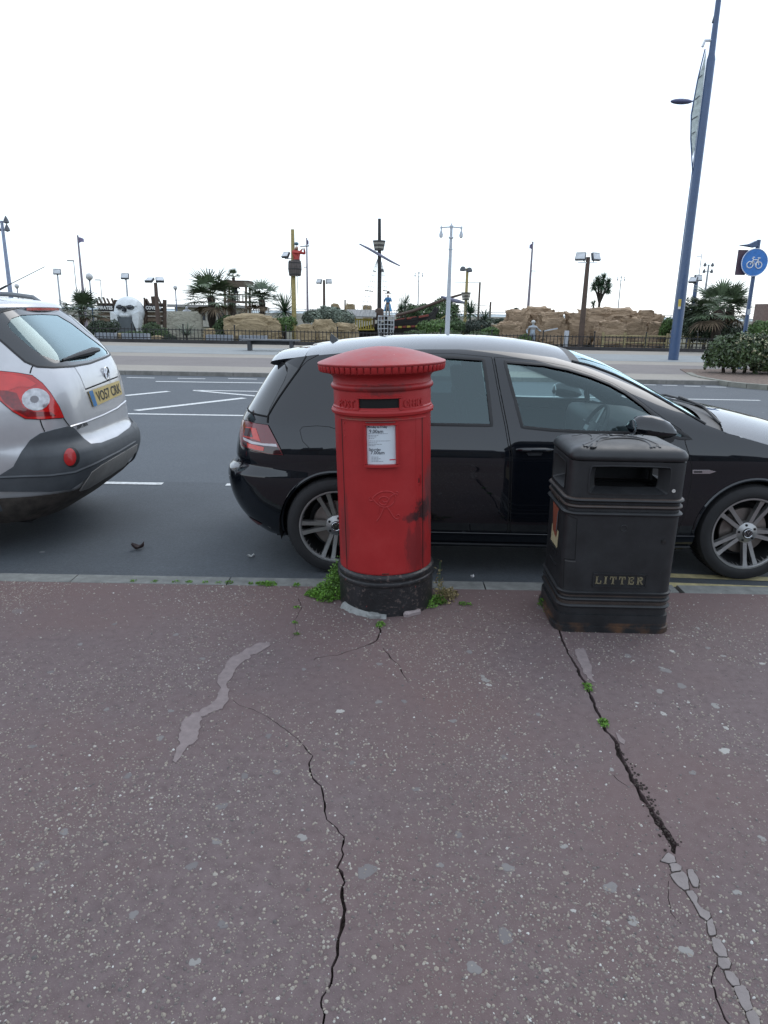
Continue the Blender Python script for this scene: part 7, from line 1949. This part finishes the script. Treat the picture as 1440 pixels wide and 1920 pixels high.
def board(px0, py0, px1, py1, d, m, nm='board', parent=gate, th=.08):
    a, b_ = gp(px0, py0), gp(px1, py1); return obj(nm, MB().box(((a.x + b_.x) / 2, d, (a.z + b_.z) / 2), (abs(b_.x - a.x), th, abs(a.z - b_.z))), m, parent, smooth=False)
M_PLANK = mat('weathered_plank', (.085, .06, .045), .9, var=.4, scale=8); M_PLANK2 = mat('tan_plank', (.15, .11, .075), .9, var=.3, scale=8); M_SBOARD = mat('sign_board_dark', (.018, .016, .018), .7)
rg = random.Random(12)
for (x0, x1) in ((180, 217), (270, 306)):
    for k in range(5):
        y = 568 + k * 8.4
        board(x0 + rg.uniform(-2, 2), y, x1, y + 7.6, .25 + .01 * k, M_PLANK2 if k in (2,) else M_PLANK, 'plank')
    for k in range(5): x = x0 + (x1 - x0) * (k + .4) / 5; obj('broken_plank', MB().bar(gp(x, 572, .12), gp(x - rg.uniform(2, 8), 560 - rg.uniform(0, 5), .12), .22, .05), M_PLANK, gate, smooth=False)
    board(x0 + 6, 597, x1 - 4, 603, .1, M_PLANK2, 'awning'); board(x0 + 10, 603, x1 - 8, 611, .2, M_HOLE, 'window')
for (x0, x1, s_, ctr, sz) in ((183, 214, 'PIRATES', 198, .215), (272, 303, 'COVE', 283, .235)):
    sb_ = board(x0, 571.5, x1, 583.5, -.02, M_SBOARD, 'sign_board'); lt2 = MB(); c = gp(ctr, 577.5)
    vs, fs = text_mesh(s_, 1.0, .02, .035); tw = max(v[0] for v in vs) - min(v[0] for v in vs); want = (26 if s_ == 'PIRATES' else 17) * ss
    lt2.add([(c.x + x * want / tw, -.075 + z * .5, c.z + y * .27) for x, y, z in vs], fs); obj('sign_lettering', lt2, mat('sign_letter_white', (.68, .68, .66), .6), sb_, smooth=False)
obj('skull_and_crossbones', MB().ell(gp(300.5, 577.5, -.075), (2.2 * ss, .02, 2.2 * ss), 10, 6), mat('sign_letter_white', (.68, .68, .66), .6), gate)
for px in (215, 271, 307): obj('gate_post', MB().tube([gp(px, 640, .2) * 1, gp(px, 562, .2)], .12, 7), M_PLANK, gate)
# ------------------------------------------------------------------ lookout hut
HD_ = 45; hut = thing('lookout_hut', 'dark timber lookout hut on stilts among the palms', 'hut', (P(446, 600, HD_).x, HD_, 0))
def hp_(px, py, d=0.0): q = P(px, py, HD_); return Vector((q.x - hut.location.x, d, q.z))
a, b_ = hp_(421, 527), hp_(471, 534); obj('roof', MB().box(((a.x + b_.x) / 2, 0, (a.z + b_.z) / 2), (b_.x - a.x, 1.6, .24)), M_PLANK, hut, smooth=False)
obj('fascia', MB().box(((a.x + b_.x) / 2, -.82, (a.z + b_.z) / 2 - .12), (b_.x - a.x - .1, .05, .3)), mat('fascia_plank', (.13, .10, .075), .9), hut, smooth=False)
for px in (426, 465):
    for d in (-.6, .6): obj('stilt', MB().tube([hp_(px, 640, d), hp_(px, 533, d)], .07, 7), M_PLANK2, hut)
a, b_ = hp_(424, 566), hp_(467, 570); obj('deck', MB().box(((a.x + b_.x) / 2, 0, a.z), (b_.x - a.x, 1.4, .12)), M_PLANK, hut, smooth=False)
for px in (431, 437, 452, 459): obj('deck_rail_bar', MB().tube([hp_(px, 567, -.6), hp_(px, 553, -.6)], .035, 5), M_PLANK, hut)
obj('hand_rail', MB().bar(hp_(424, 553, -.6), hp_(467, 553, -.6), .06, .06), M_PLANK, hut, smooth=False)
# ------------------------------------------------------------------ painted figures (statues): one skinned body each
def figure(name, label, loc, joints, edges, m, rotz=0.0, cat='statue', scale=1.0):
    t = thing(name, label, cat, loc, rotz)
    me = bpy.data.meshes.new('body'); ks = list(joints); ix = {k: i for i, k in enumerate(ks)}
    me.from_pydata([Vector(joints[k][0]) * scale for k in ks], [(ix[a], ix[b]) for a, b in edges], [])
    o = link('body', me, m, t)
    md = o.modifiers.new('skin', 'SKIN'); md.use_smooth_shade = True
    sv = me.skin_vertices[0].data
    for k in ks: sv[ix[k]].radius = (joints[k][1] * scale, joints[k][1] * scale); sv[ix[k]].use_root = (k == 'pelvis')
    s2 = o.modifiers.new('sub', 'SUBSURF'); s2.levels = 1; s2.render_levels = 2
    return t
ED = [('pelvis', 'waist'), ('waist', 'chest'), ('chest', 'neck'), ('neck', 'chin'), ('chin', 'head'), ('chest', 'shl'), ('shl', 'ell'), ('ell', 'hal'), ('chest', 'shr'), ('shr', 'elr'), ('elr', 'har'), ('pelvis', 'hil'), ('hil', 'knl'), ('knl', 'anl'), ('anl', 'tol'), ('pelvis', 'hir'), ('hir', 'knr'), ('knr', 'anr'), ('anr', 'tor')]
def pose(**kw):
    j = dict(pelvis=((0, 0, .95), .15), waist=((0, 0, 1.12), .14), chest=((0, 0, 1.36), .17), neck=((0, 0, 1.52), .06), chin=((0, -.03, 1.60), .085), head=((0, -.02, 1.72), .10), shl=((-.2, 0, 1.42), .085), shr=((.2, 0, 1.42), .085), ell=((-.3, -.05, 1.16), .06), elr=((.3, -.05, 1.16), .06), hal=((-.28, -.2, .98), .045), har=((.28, -.2, .98), .045), hil=((-.11, 0, .88), .11), hir=((.11, 0, .88), .11), knl=((-.12, -.02, .48), .075), knr=((.12, -.02, .48), .075), anl=((-.12, .02, .08), .055), anr=((.12, .02, .08), .055), tol=((-.13, -.14, .04), .045), tor=((.13, -.14, .04), .045))
    for k, v in kw.items(): j[k] = (v, j[k][1])
    return j
def coat_mat(name, bands, sc=1.0):
    m, nt, b = new_mat(name); sep = N(nt, 'ShaderNodeSeparateXYZ'); L(nt, coords(nt), sep.inputs[0])
    z = math_n(nt, 'DIVIDE', sep.outputs['Z'], 2.0 * sc)
    r = ramp(nt, z, bands, 'CONSTANT'); L(nt, r.outputs[0], b.inputs['Base Color']); b.inputs['Roughness'].default_value = .6; return m
# ochre mast with barrel and red-coated lookout
MD = 37.5; mast = thing('crow_nest_mast', 'ochre mast with a brown barrel crow nest and one floodlight', 'mast', (P(551.5, 600, MD).x, MD, 0))
def mpt(px, py, d=0.0): q = P(px, py, MD); return Vector((q.x - mast.location.x, d, q.z))
obj('pole', MB().tube([(0, 0, 0), (0, 0, mpt(551, 518).z), (0, 0, mpt(551, 430).z)], [.125, .11, .085], 12), M_OCHRE, mast)
zb0, zb1 = mpt(553, 518).z, mpt(553, 489).z; bcx_ = mpt(553.5, 505).x
brl = thing_child('barrel', mast, (bcx_, -.12, zb0)); hb_ = zb1 - zb0
M_BARREL = mat('barrel_stave', (.10, .085, .08), .85, var=.3, scale=10, island=.25)
def bprof(t): return .24 + .10 * math.sin(math.pi * min(1, .15 + .62 * t))
for k in range(16):
    a0, a1 = 2 * math.pi * k / 16 + .015, 2 * math.pi * (k + 1) / 16 - .015
    rows = [[(bprof(t) * math.cos(a) , bprof(t) * math.sin(a), hb_ * t) for a in (a0, (a0 + a1) / 2, a1)] for t in (0, .25, .5, .75, 1)]
    obj('stave', MB().grid(rows), M_BARREL, brl)
for t_ in (.12, .45, .85): obj('hoop', MB().lathe([(bprof(t_) + .004, hb_ * t_ - .025), (bprof(t_) + .012, hb_ * t_), (bprof(t_) + .004, hb_ * t_ + .025)], 20), M_IRON, brl)
obj('barrel_floor', MB().lathe([(.001, .03), (.25, .03)], 16), M_BARREL, brl)
flood(mast, mpt(536, 478).z, mpt(536, 478).x, 0, -35, -35, .42); obj('lamp_arm', MB().bar(mpt(534, 485), mpt(552, 485), .04, .04), M_GALV, mast, smooth=False)
for px in (546, 557): obj('stay_rope', MB().tube([mpt(px, 518), mpt(px - 1 if px < 550 else px + 2, 560)], .018, 5), M_GALV, mast)
red_m = coat_mat('red_coat_figure', [(0, (.05, .04, .04)), (.45, (.06, .05, .05)), (.52, (.42, .05, .04)), (.755, (.40, .26, .2)), (.80, (.42, .28, .22)), (.865, (.07, .12, .16))], .95)
pz = mpt(563, 490).z; fz = .62
q = mpt(562, 489)
pir = figure('pirate_statue', 'red-coated pirate statue looking through a spyglass from the barrel', (mast.location.x + bcx_ + .10, MD - .16, q.z - 1.0 * .95), pose(ell=(.02, -.28, 1.36), hal=(.20, -.32, 1.60), elr=(.38, -.22, 1.34), har=(.26, -.34, 1.62), chest=(0, -.02, 1.36), knl=(-.12, -.16, .72), knr=(.12, -.16, .72), anl=(-.12, .04, .5), anr=(.12, .04, .5), tol=(-.13, -.1, .47), tor=(.13, -.1, .47)), ED, red_m, R(35), scale=.95)
obj('bandana', MB().ell((0, -.0, 1.735), (.115, .12, .085), 12, 8), mat('bandana_blue', (.07, .13, .17), .7), pir)
obj('spyglass', MB().tube([(.12, -.16, 1.60), (.26, -.36, 1.62), (.40, -.56, 1.64)], [.025, .03, .045], 8), mat('spyglass_grey', (.35, .37, .38), .4, .6), pir)
# ------------------------------------------------------------------ the pirate ship
SD = 42.0; ship = thing('pirate_ship', 'black-hulled pirate ship with tall mast, slanted yard and rigging', 'ship', (P(711, 620, SD).x, SD, 0))
def sp_(px, py, d=0.0): q = P(px, py, SD); return Vector((q.x - ship.location.x, d, q.z))
M_HULL = mat('black_hull', (.018, .016, .016), .6, var=.3, scale=5); M_YEL = mat('yellow_trim', (.42, .33, .06), .7, var=.2); M_REDW = mat('red_trim', (.22, .05, .035), .7); M_DECK = mat('grey_deck_roof', (.27, .27, .26), .85, var=.2, scale=4)
M_MAST = mat('dark_mast', (.035, .033, .032), .7, var=.25, scale=6)
st_px = [(668, 616, 632), (700, 608, 632), (740, 600, 632), (780, 594, 630), (800, 590, 626), (812, 583, 618), (817, 578, 600)]
for k in range(6):      # strakes
    rows = []
    for i, (px, yt, yb) in enumerate(st_px):
        wd = [.95, 1.05, 1.05, .85, .5, .22, .05][i]; a = sp_(px, yt + (yb - yt) * k / 6 + .25); b_ = sp_(px, yt + (yb - yt) * (k + 1) / 6 - .25)
        rows.append([Vector((a.x, -wd * (1 - .03 * k), a.z)), Vector((b_.x, -wd * (1 - .03 * (k + 1)), b_.z))])
    for sgn in (1, -1):
        obj('strake', MB().grid([[Vector((p.x, p.y * sgn, p.z)) for p in r] for r in rows]), M_HULL, ship)
obj('deck', MB().grid([[Vector((sp_(px, yt + 4).x, w * s, sp_(px, yt + 4).z)) for s in (-1, 1)] for (px, yt, yb), w in zip(st_px, [.9, 1, 1, .8, .45, .2, .04])]), M_PLANK, ship)
obj('stem_post', MB().bar(sp_(797, 620), sp_(819, 577), .14, .3), M_HULL, ship, smooth=False)
for i, (x0, y0, x1, y1) in enumerate(((738, 601, 758, 597.5), (762, 597, 780, 594.5), (784, 594, 802, 591))): obj('gunwale', MB().bar(sp_(x0, y0, -1.0), sp_(x1, y1, -.8 + .1 * i), .06, .10), M_REDW, ship, smooth=False)
for i in range(8):
    x0 = 738 + i * 8.0; y0 = 613 - (x0 - 738) * .05; wd = [1.04, 1.03, 1.0, .97, .93, .88, .8, .7][i]
    obj('stripe_block', MB().bar(sp_(x0, y0, -wd), sp_(x0 + 6.5, y0 - .3, -wd + .03), .05, .10), M_YEL if i % 2 else M_REDW, ship, smooth=False)
# stern gallery
for k in range(9):
    px = 664 + k * 4.6; obj('baluster', MB().tube([sp_(px, 617, -1.05), sp_(px, 598, -1.05)], .045, 6), M_YEL, ship)
for y in (598.5, 617): obj('stern_rail', MB().bar(sp_(660, y, -1.05), sp_(703, y, -1.05), .08, .08), M_YEL, ship, smooth=False)
for k in range(4): obj('stern_post', MB().tube([sp_(650 + k * 4.5, 612, -.9), sp_(650 + k * 4.5, 594, -.9)], .06, 6), M_OCHRE, ship)
rfp = [sp_(643, 592, -1.3), sp_(706, 593, -1.3), sp_(706, 581, .6), sp_(650, 580, .6)]
cab = thing_child('cabin_roof', ship, (0, 0, 0))
for k in range(10):
    a = rfp[0].lerp(rfp[1], (k + .03) / 10); b_ = rfp[0].lerp(rfp[1], (k + .97) / 10); c = rfp[3].lerp(rfp[2], (k + .97) / 10); d = rfp[3].lerp(rfp[2], (k + .03) / 10)
    obj('roof_board', MB().add([a, b_, c, d] + [p - Vector((0, 0, .06)) for p in (a, b_, c, d)], [(0, 1, 2, 3), (4, 5, 1, 0), (1, 5, 6, 2), (0, 3, 7, 4), (7, 6, 5, 4)]), M_DECK, cab, smooth=False)
for px in (655, 702): obj('cabin_post', MB().tube([sp_(px, 612, -1.1), sp_(px, 592, -1.1)], .06, 6), M_BROWN, ship)
# mast, yard, crow nest
obj('mast', MB().tube([sp_(711, 626), sp_(711.5, 520), sp_(711.5, 410)], [.13, .11, .085], 12), M_MAST, ship)
obj('mast_step', MB().lathe([(.26, sp_(711, 600).z), (.24, sp_(711, 580).z), (.14, sp_(711, 578).z)], 12), M_BROWN, ship)
obj('yard', MB().tube([sp_(674, 458, -.2), sp_(690, 466, -.2), sp_(711, 478, -.2), sp_(732, 490, -.2), sp_(750, 499, -.2)], [.035, .06, .075, .06, .035], 8), mat('furled_sail_grey', (.20, .20, .27), .8, var=.2, scale=10), ship)
def nest(t, conv, px, y0, y1, wt, wb, nb=3):
    n_ = thing_child('crow_nest', t, (0, 0, 0)); z0, z1 = conv(px, y1).z, conv(px, y0).z; x = conv(px, y0).x
    for k in range(nb * 2 - 1):
        t0, t1 = k / (nb * 2 - 1), (k + 1) / (nb * 2 - 1); r0, r1 = wb + (wt - wb) * t0, wb + (wt - wb) * t1
        obj('nest_band', MB().lathe([(r0, z0 + (z1 - z0) * t0 + .006), (r1, z0 + (z1 - z0) * t1 - .006)], 14, (x, 0, 0)), mat('nest_dark', (.085, .083, .08), .85, var=.2) if k % 2 == 0 else mat('nest_pale', (.33, .32, .28), .85, var=.2), n_)
    obj('nest_floor', MB().lathe([(.001, z0 + .03), (wb, z0 + .03)], 14, (x, 0, 0)), M_PLANK, n_); return n_
nest(ship, sp_, 711, 451, 470, .36, .25)
obj('pulley', MB().ell(sp_(716, 507, -.1), (.1, .08, .1), 8, 6), M_MAST, ship)
# shrouds and ratlines
M_ROPE = mat('grey_rope', (.26, .26, .27), .9)
for (tx, ty, bxs) in ((709, 483, (668, 676, 685, 694)), (713, 483, (722, 728, 735, 742))):
    for k, bx2 in enumerate(bxs): obj('shroud', MB().tube([sp_(tx, ty), sp_(bx2, 588 if bx2 < 711 else 592, -.9)], .010, 4), M_ROPE, ship)
    for j, y in enumerate((488, 500, 509, 517, 528, 538, 546, 556, 566, 573)):
        f = (y - ty) / (590 - ty); xa = tx + (bxs[0] - tx) * f; xb = tx + (bxs[-1] - tx) * f
        obj('ratline', MB().tube([sp_(xa, y - 1.0, -.9 * f), sp_(xb, y + 1.0, -.9 * f)], .022 if j % 4 == 2 else .008, 4), M_ROPE if j % 4 != 2 else M_MAST, ship)
obj('bowsprit', MB().tube([sp_(742, 592), sp_(775, 583), sp_(838, 560), sp_(876, 549)], [.09, .09, .075, .05], 8), M_BROWN, ship)
obj('anchor_rope', MB().tube([sp_(805, 602, -.3), sp_(825, 598, -.3), sp_(838, 590, -.3)], .03, 5), M_OCHRE, ship)
# cargo net below the figure
netD = 39.5
net = thing('cargo_net', 'white rope cargo net slung as a drum in front of the hull', 'net', (P(723.5, 620, netD).x, netD, 0)); M_NET = mat('white_rope', (.50, .52, .54), .8)
nr = 14.2 * netD / FPX; nz0, nz1 = P(723, 632, netD).z, P(723, 593, netD).z
for k in range(14):
    a = 2 * math.pi * k / 14; obj('net_cord', MB().tube([(nr * math.cos(a), nr * math.sin(a), nz1), (nr * 1.03 * math.cos(a), nr * 1.03 * math.sin(a), (nz0 + nz1) / 2), (nr * .9 * math.cos(a), nr * .9 * math.sin(a), nz0)], .02, 5), M_NET, net)
for k in range(6):
    z = nz1 + (nz0 - nz1) * k / 5; rr_ = nr * (1.03 if 0 < k < 4 else 1 if k == 0 else .93); obj('net_ring', MB().tube([(rr_ * math.cos(a), rr_ * math.sin(a), z + .02 * math.sin(3 * a)) for a in [2 * math.pi * j / 20 for j in range(21)]], .02, 5), M_NET, net)
obj('net_floor', MB().lathe([(.001, nz1 - .03), (nr * .96, nz1 - .03)], 16), M_HULL, net); obj('net_post', MB().tube([(0, 0, 0), (0, 0, nz1 - .03)], .1, 8), M_HULL, net)
blue_m = coat_mat('blue_coat_figure', [(0, (.10, .03, .025)), (.09, (.30, .28, .26)), (.24, (.34, .31, .28)), (.48, (.11, .07, .05)), (.56, (.06, .20, .38)), (.76, (.42, .30, .24)), (.87, (.08, .05, .04))], (P(727, 548, netD).z - nz1) / 1.86)
fh = (P(727, 548, netD).z - nz1) / 1.86
bp3 = figure('pirate_statue', 'blue-coated pirate statue in a tricorn hat standing on the cargo net', (P(727, 593, netD).x, netD, nz1 - .03), pose(ell=(-.30, -.12, 1.18), hal=(-.05, -.30, 1.42), elr=(.30, -.12, 1.20), har=(.06, -.30, 1.46), anl=(-.14, .02, .08), anr=(.14, .02, .08)), ED, blue_m, R(-12), scale=fh)
ct = MB(); rows = []
for z, r in ((1.05, .20), (.8, .26), (.55, .33), (.42, .36)): rows.append([Vector((r * math.sin(a), r * .75 * math.cos(a) + .02, z)) * fh for a in [R(-145) + R(290) * k / 16 for k in range(17)]])
obj('coat_skirt', MB().grid(rows), mat('coat_blue', (.09, .28, .48), .7, var=.2, scale=6), bp3)
hat = MB().lathe([(.24, 1.80), (.25, 1.84), (.13, 1.83), (.12, 1.92), (.001, 1.96)], 14, rmod=lambda i, a: (.05 * math.cos(3 * a) if i < 2 else 0)); hat.v = [tuple(Vector(v) * fh) for v in hat.v]; obj('tricorn_hat', hat, mat('hat_brown', (.07, .04, .035), .8), bp3)
# striped crow-nest mast with bowsprit spar
CD = 41.0; m2 = thing('striped_nest_mast', 'slim ochre mast with a grey striped crow nest and hooded lamps', 'mast', (P(872, 600, CD).x, CD, 0))
def cp_(px, py, d=0.0): q = P(px, py, CD); return Vector((q.x - m2.location.x, d, q.z))
obj('pole', MB().tube([(0, 0, 0), (0, 0, cp_(874.5, 503).z)], [.10, .075], 10), M_OCHRE, m2); nest(m2, cp_, 874, 548, 563, .27, .19)
for (px, py, s) in ((868, 505, -1), (880, 507, 1)):
    lh_ = thing_child('hooded_lamp', m2, tuple(cp_(px, py))); obj('lamp_case', MB().lathe([(.05, -.10), (.17, -.08), (.17, .02), (.10, .14), (.001, .16)], 12), M_FLOOD, lh_); obj('lamp_glass', MB().lathe([(.001, -.085), (.15, -.075)], 12, (-.0, -.02, 0)), M_LAMPG, lh_)
obj('crossbar', MB().bar(cp_(851, 529), cp_(898, 530), .03, .03), M_GALV, m2, smooth=False)
obj('spar', MB().tube([cp_(827, 556), cp_(845, 562), cp_(858, 565), cp_(872, 568)], [.05, .11, .11, .05], 8), mat('furled_sail_grey', (.20, .20, .27), .8), m2)
obj('rope', MB().tube([cp_(872, 569), cp_(895, 572), cp_(920, 574)], .014, 4), M_ROPE, m2)
# armoured figure among the rocks
arm_m = coat_mat('armour_figure', [(0, (.10, .10, .11)), (.3, (.22, .25, .29)), (.5, (.34, .40, .46)), (.62, (.20, .19, .18)), (.70, (.40, .44, .48)), (.80, (.45, .45, .43))], .72)
sA = figure('armoured_statue', 'silver armoured skeleton statue holding a sword in front of the rocks', (P(997, 645, 35.2).x, 35.2, -.05), pose(ell=(-.42, -.1, 1.2), hal=(-.40, -.3, 1.0), elr=(.42, -.1, 1.22), har=(.5, -.3, 1.16)), ED, arm_m, 0, scale=.72)
obj('sword', MB().bar(Vector((.45, -.22, .84)), Vector((1.15, -.22, .98)), .03, .06), mat('sword_steel', (.6, .62, .65), .3, .8), sA, smooth=False)
obj('helmet', MB().ell((0, -.01, 1.25), (.10, .10, .10), 12, 8), mat('helmet_pale', (.5, .5, .48), .4, .4), sA)
# pale figure by the shelter
pf_ = figure('white_statue', 'small white statue standing behind the pale slab', (P(352, 612, 40).x, 40, .2), pose(), ED, mat('white_statue_paint', (.55, .57, .6), .6), R(20), scale=.85)
# dark figure in the hut
hz_ = hp_(445, 567).z
figure('hut_statue', 'dark-clad statue standing inside the lookout hut', (hut.location.x - .05, HD_, hz_ + .06), pose(har=(.45, -.25, 1.3), elr=(.4, -.1, 1.2)), ED, mat('dark_clothes', (.05, .05, .065), .8), 0, scale=.6)

# ================================================================== SMALL THINGS NEAR BY
def weeds(name, label, spots, n, leaf, seed, m, cat='weed'):
    """spots: (px, py on the ground, radius m, height m)"""
    spots = [(a, b + (3.5 if 'kerb' in label else 0), c, d) for a, b, c, d in spots]; c0 = G(spots[0][0], spots[0][1]); t = thing(name, label, cat, (c0.x, c0.y, 0)); rg = random.Random(seed); mb = MB(); sm = MB()
    for (px, py, r, h) in spots:
        c = G(px, py) - c0; k = max(6, int(n * r * r / sum(s[2] ** 2 for s in spots)))
        for i in range(k):
            a = rg.uniform(0, 6.28); q = math.sqrt(rg.random()) * r; top = h * (1 - (q / r) ** 2) * rg.uniform(.4, 1)
            p = Vector((c.x + q * math.cos(a), c.y + q * math.sin(a), max(.002, top)))
            d = (rdir(rg, .0, 1) + Vector((math.cos(a), math.sin(a), 0)) * .4).normalized(); sd2 = d.cross(rdir(rg)); sd2 = sd2.normalized() if sd2.length > .1 else Vector((1, 0, 0)); l = leaf * rg.uniform(.6, 1.4)
            mb.add([p, p + d * l * .5 + sd2 * l * .28, p + d * l, p + d * l * .5 - sd2 * l * .28], [(0, 1, 2, 3)])
        for i in range(max(3, k // 40)):
            a = rg.uniform(0, 6.28); q = r * .5 * rg.random(); sm.tube([(c.x + q * .4 * math.cos(a), c.y + q * .4 * math.sin(a), -.005), (c.x + q * math.cos(a), c.y + q * math.sin(a), h * .8)], [.0015, .0008], 3, False)
    obj('stem', sm, M_BUSHL, t, smooth=False)['kind'] = 'stuff'; obj('foliage', mb, m, t, smooth=False); return t
M_WEED = mat('weed_green', (.12, .25, .035), .55, var=.35, scale=20, island=.5); M_WEEDB = mat('weed_dry', (.26, .21, .10), .7, var=.4, scale=20, island=.6)
weeds('weed_clump', 'lush bright green weed growing against the left of the post box', [(622, 1116, .075, .13), (603, 1116, .06, .075), (628, 1102, .05, .15), (634, 1090, .04, .16), (590, 1115, .05, .03), (612, 1124, .05, .04), (640, 1122, .03, .05)], 3600, .013, 1, M_WEED)
weeds('weed_clump', 'straggly yellowing weed growing against the right of the post box', [(826, 1128, .03, .13), (822, 1112, .022, .24), (834, 1126, .05, .08), (846, 1118, .04, .05)], 520, .016, 2, M_WEEDB)
weeds('weed_clump', 'low green tuft at the right foot of the post box', [(806, 1137, .035, .035), (818, 1130, .04, .05), (828, 1131, .03, .04)], 700, .011, 3, M_WEED)
weeds('weed_clump', 'tiny green tuft sprouting from the crack in front of the post box', [(713, 1172, .02, .018), (711, 1176, .012, .012)], 160, .010, 4, M_WEED)
weeds('weed_clump', 'green weed against the left side of the litter bin', [(1020, 1136, .03, .05), (1022, 1128, .03, .04), (1026, 1146, .02, .03)], 420, .012, 5, M_WEED)
weeds('weed_clump', 'small plant in the long crack, nearer the litter bin', [(1101, 1287, .018, .012), (1104, 1295, .012, .01)], 150, .010, 6, M_WEED)
weeds('weed_clump', 'small plant in the long crack, farther from the litter bin', [(1131, 1355, .018, .012), (1134, 1362, .012, .010)], 150, .010, 7, M_WEED)
weeds('weed_clump', 'strip of grass in the kerb joint left of the post box', [(500, 1093, .03, .018), (510, 1093, .025, .02), (488, 1092, .025, .014), (556, 1095, .018, .016), (470, 1092, .015, .008)], 700, .010, 8, M_WEED)
weeds('weed_clump', 'thin moss along the kerb edge towards the silver car', [(355, 1089, .02, .012), (430, 1090, .025, .015), (330, 1088, .02, .006), (290, 1088, .02, .006), (250, 1087, .02, .005), (385, 1089, .02, .006), (410, 1090, .02, .006)], 600, .008, 9, M_WEED)
weeds('weed_clump', 'stray sprig on the pavement right of the post box', [(868, 1133, .022, .012), (880, 1134, .015, .008)], 120, .010, 10, M_WEED)
weeds('weed_clump', 'few green specks in the pavement left of the post box', [(556, 1140, .015, .008), (553, 1168, .014, .007), (556, 1190, .012, .006)], 120, .009, 11, M_WEED)
# crumbs of soil pushed out of the widest part of the long crack
rg = random.Random(5); cr_ = MB()
for k in range(130):
    t_ = rg.random() ** .7; px = 1150 + 110 * t_ + rg.gauss(0, 3 + 5 * t_); py = 1390 + 200 * t_ + rg.gauss(0, 5); p = G(px + 4, py); r = rg.uniform(.0015, .0055)
    cr_.ell((p.x, p.y, r * .4), (r, r, r * .7), 5, 4)
co = obj('soil_crumbs', cr_, M_SOIL, pavement); co['kind'] = 'stuff'
# a curled dead leaf and two paper scraps
def scrap(name, px, py, z, L_, W_, curl, label, m, rot):
    c = G(px, py, z); mb = MB(); mb.grid([[(L_ * (u - .5), W_ * (v - .5) * (1 - 1.6 * (u - .5) ** 2), .006 + curl * ((u - .5) ** 2 + (v - .5) ** 2) + .004 * math.sin(9 * u + 5 * v)) for v in [k / 6 for k in range(7)]] for u in [k / 10 for k in range(11)]])
    o = obj(name, mb, m, loc=c); o.rotation_euler = (0, 0, R(rot)); return tag(o, label, 'litter')
scrap('dead_leaf', 259, 1031, ROAD_Z, .085, .05, .10, 'curled brown leaf lying on the road between the cars', mat('leaf_brown', (.05, .03, .028), .6), 10)
scrap('paper_scrap', 470, 1045, ROAD_Z, .05, .035, .03, 'flat pale scrap stuck to the road beside the rear wheel', mat('paper_pale', (.42, .43, .42), .8), 20)
scrap('paper_scrap', 886, 1083, .004, .022, .022, .02, 'tiny white scrap on the kerb right of the post box', mat('paper_white', (.75, .75, .75), .8), 30)
# ================================================================== THE STREET BEHIND (what the black paintwork mirrors)
bld = thing('terrace_building', 'long low brick terrace with shopfronts lining the pavement side', 'building', (0, -40, 0))
M_BRK = mat('terrace_brick', (.075, .06, .052), .9, var=.25, scale=3)
hts = [5.2, 6.0, 5.4, 6.6, 5.6, 5.0, 6.2, 5.4, 5.8, 5.0, 6.4, 5.6]
for k, hgt in enumerate(hts):
    x0 = -48 + 8 * k; obj('wall', MB().box((x0 + 4, -3, hgt / 2), (7.98, 6, hgt)), M_BRK if k % 2 else mat('terrace_render', (.11, .105, .10), .9, var=.1), bld, smooth=False)
    obj('roof', MB().prism([(-6.2, hgt), (.2, hgt), (-3, hgt + 1.8)], x0, x0 + 7.98, frame=lambda u, v, d: Vector((d, u, v))), mat('slate_roof', (.06, .06, .07), .8), bld, smooth=False)
    for j in range(3):
        for f_ in range(1): obj('window', MB().box((x0 + 1.5 + 2.5 * j, .02, 3.8 + 2.3 * f_), (1.2, .1, 1.4)), mat('terrace_glass', (.05, .06, .07), .1), bld, smooth=False)
    obj('shopfront', MB().box((x0 + 4, .03, 1.35), (6.6, .12, 2.4)), mat('shop_glass', (.04, .045, .05), .1), bld, smooth=False)
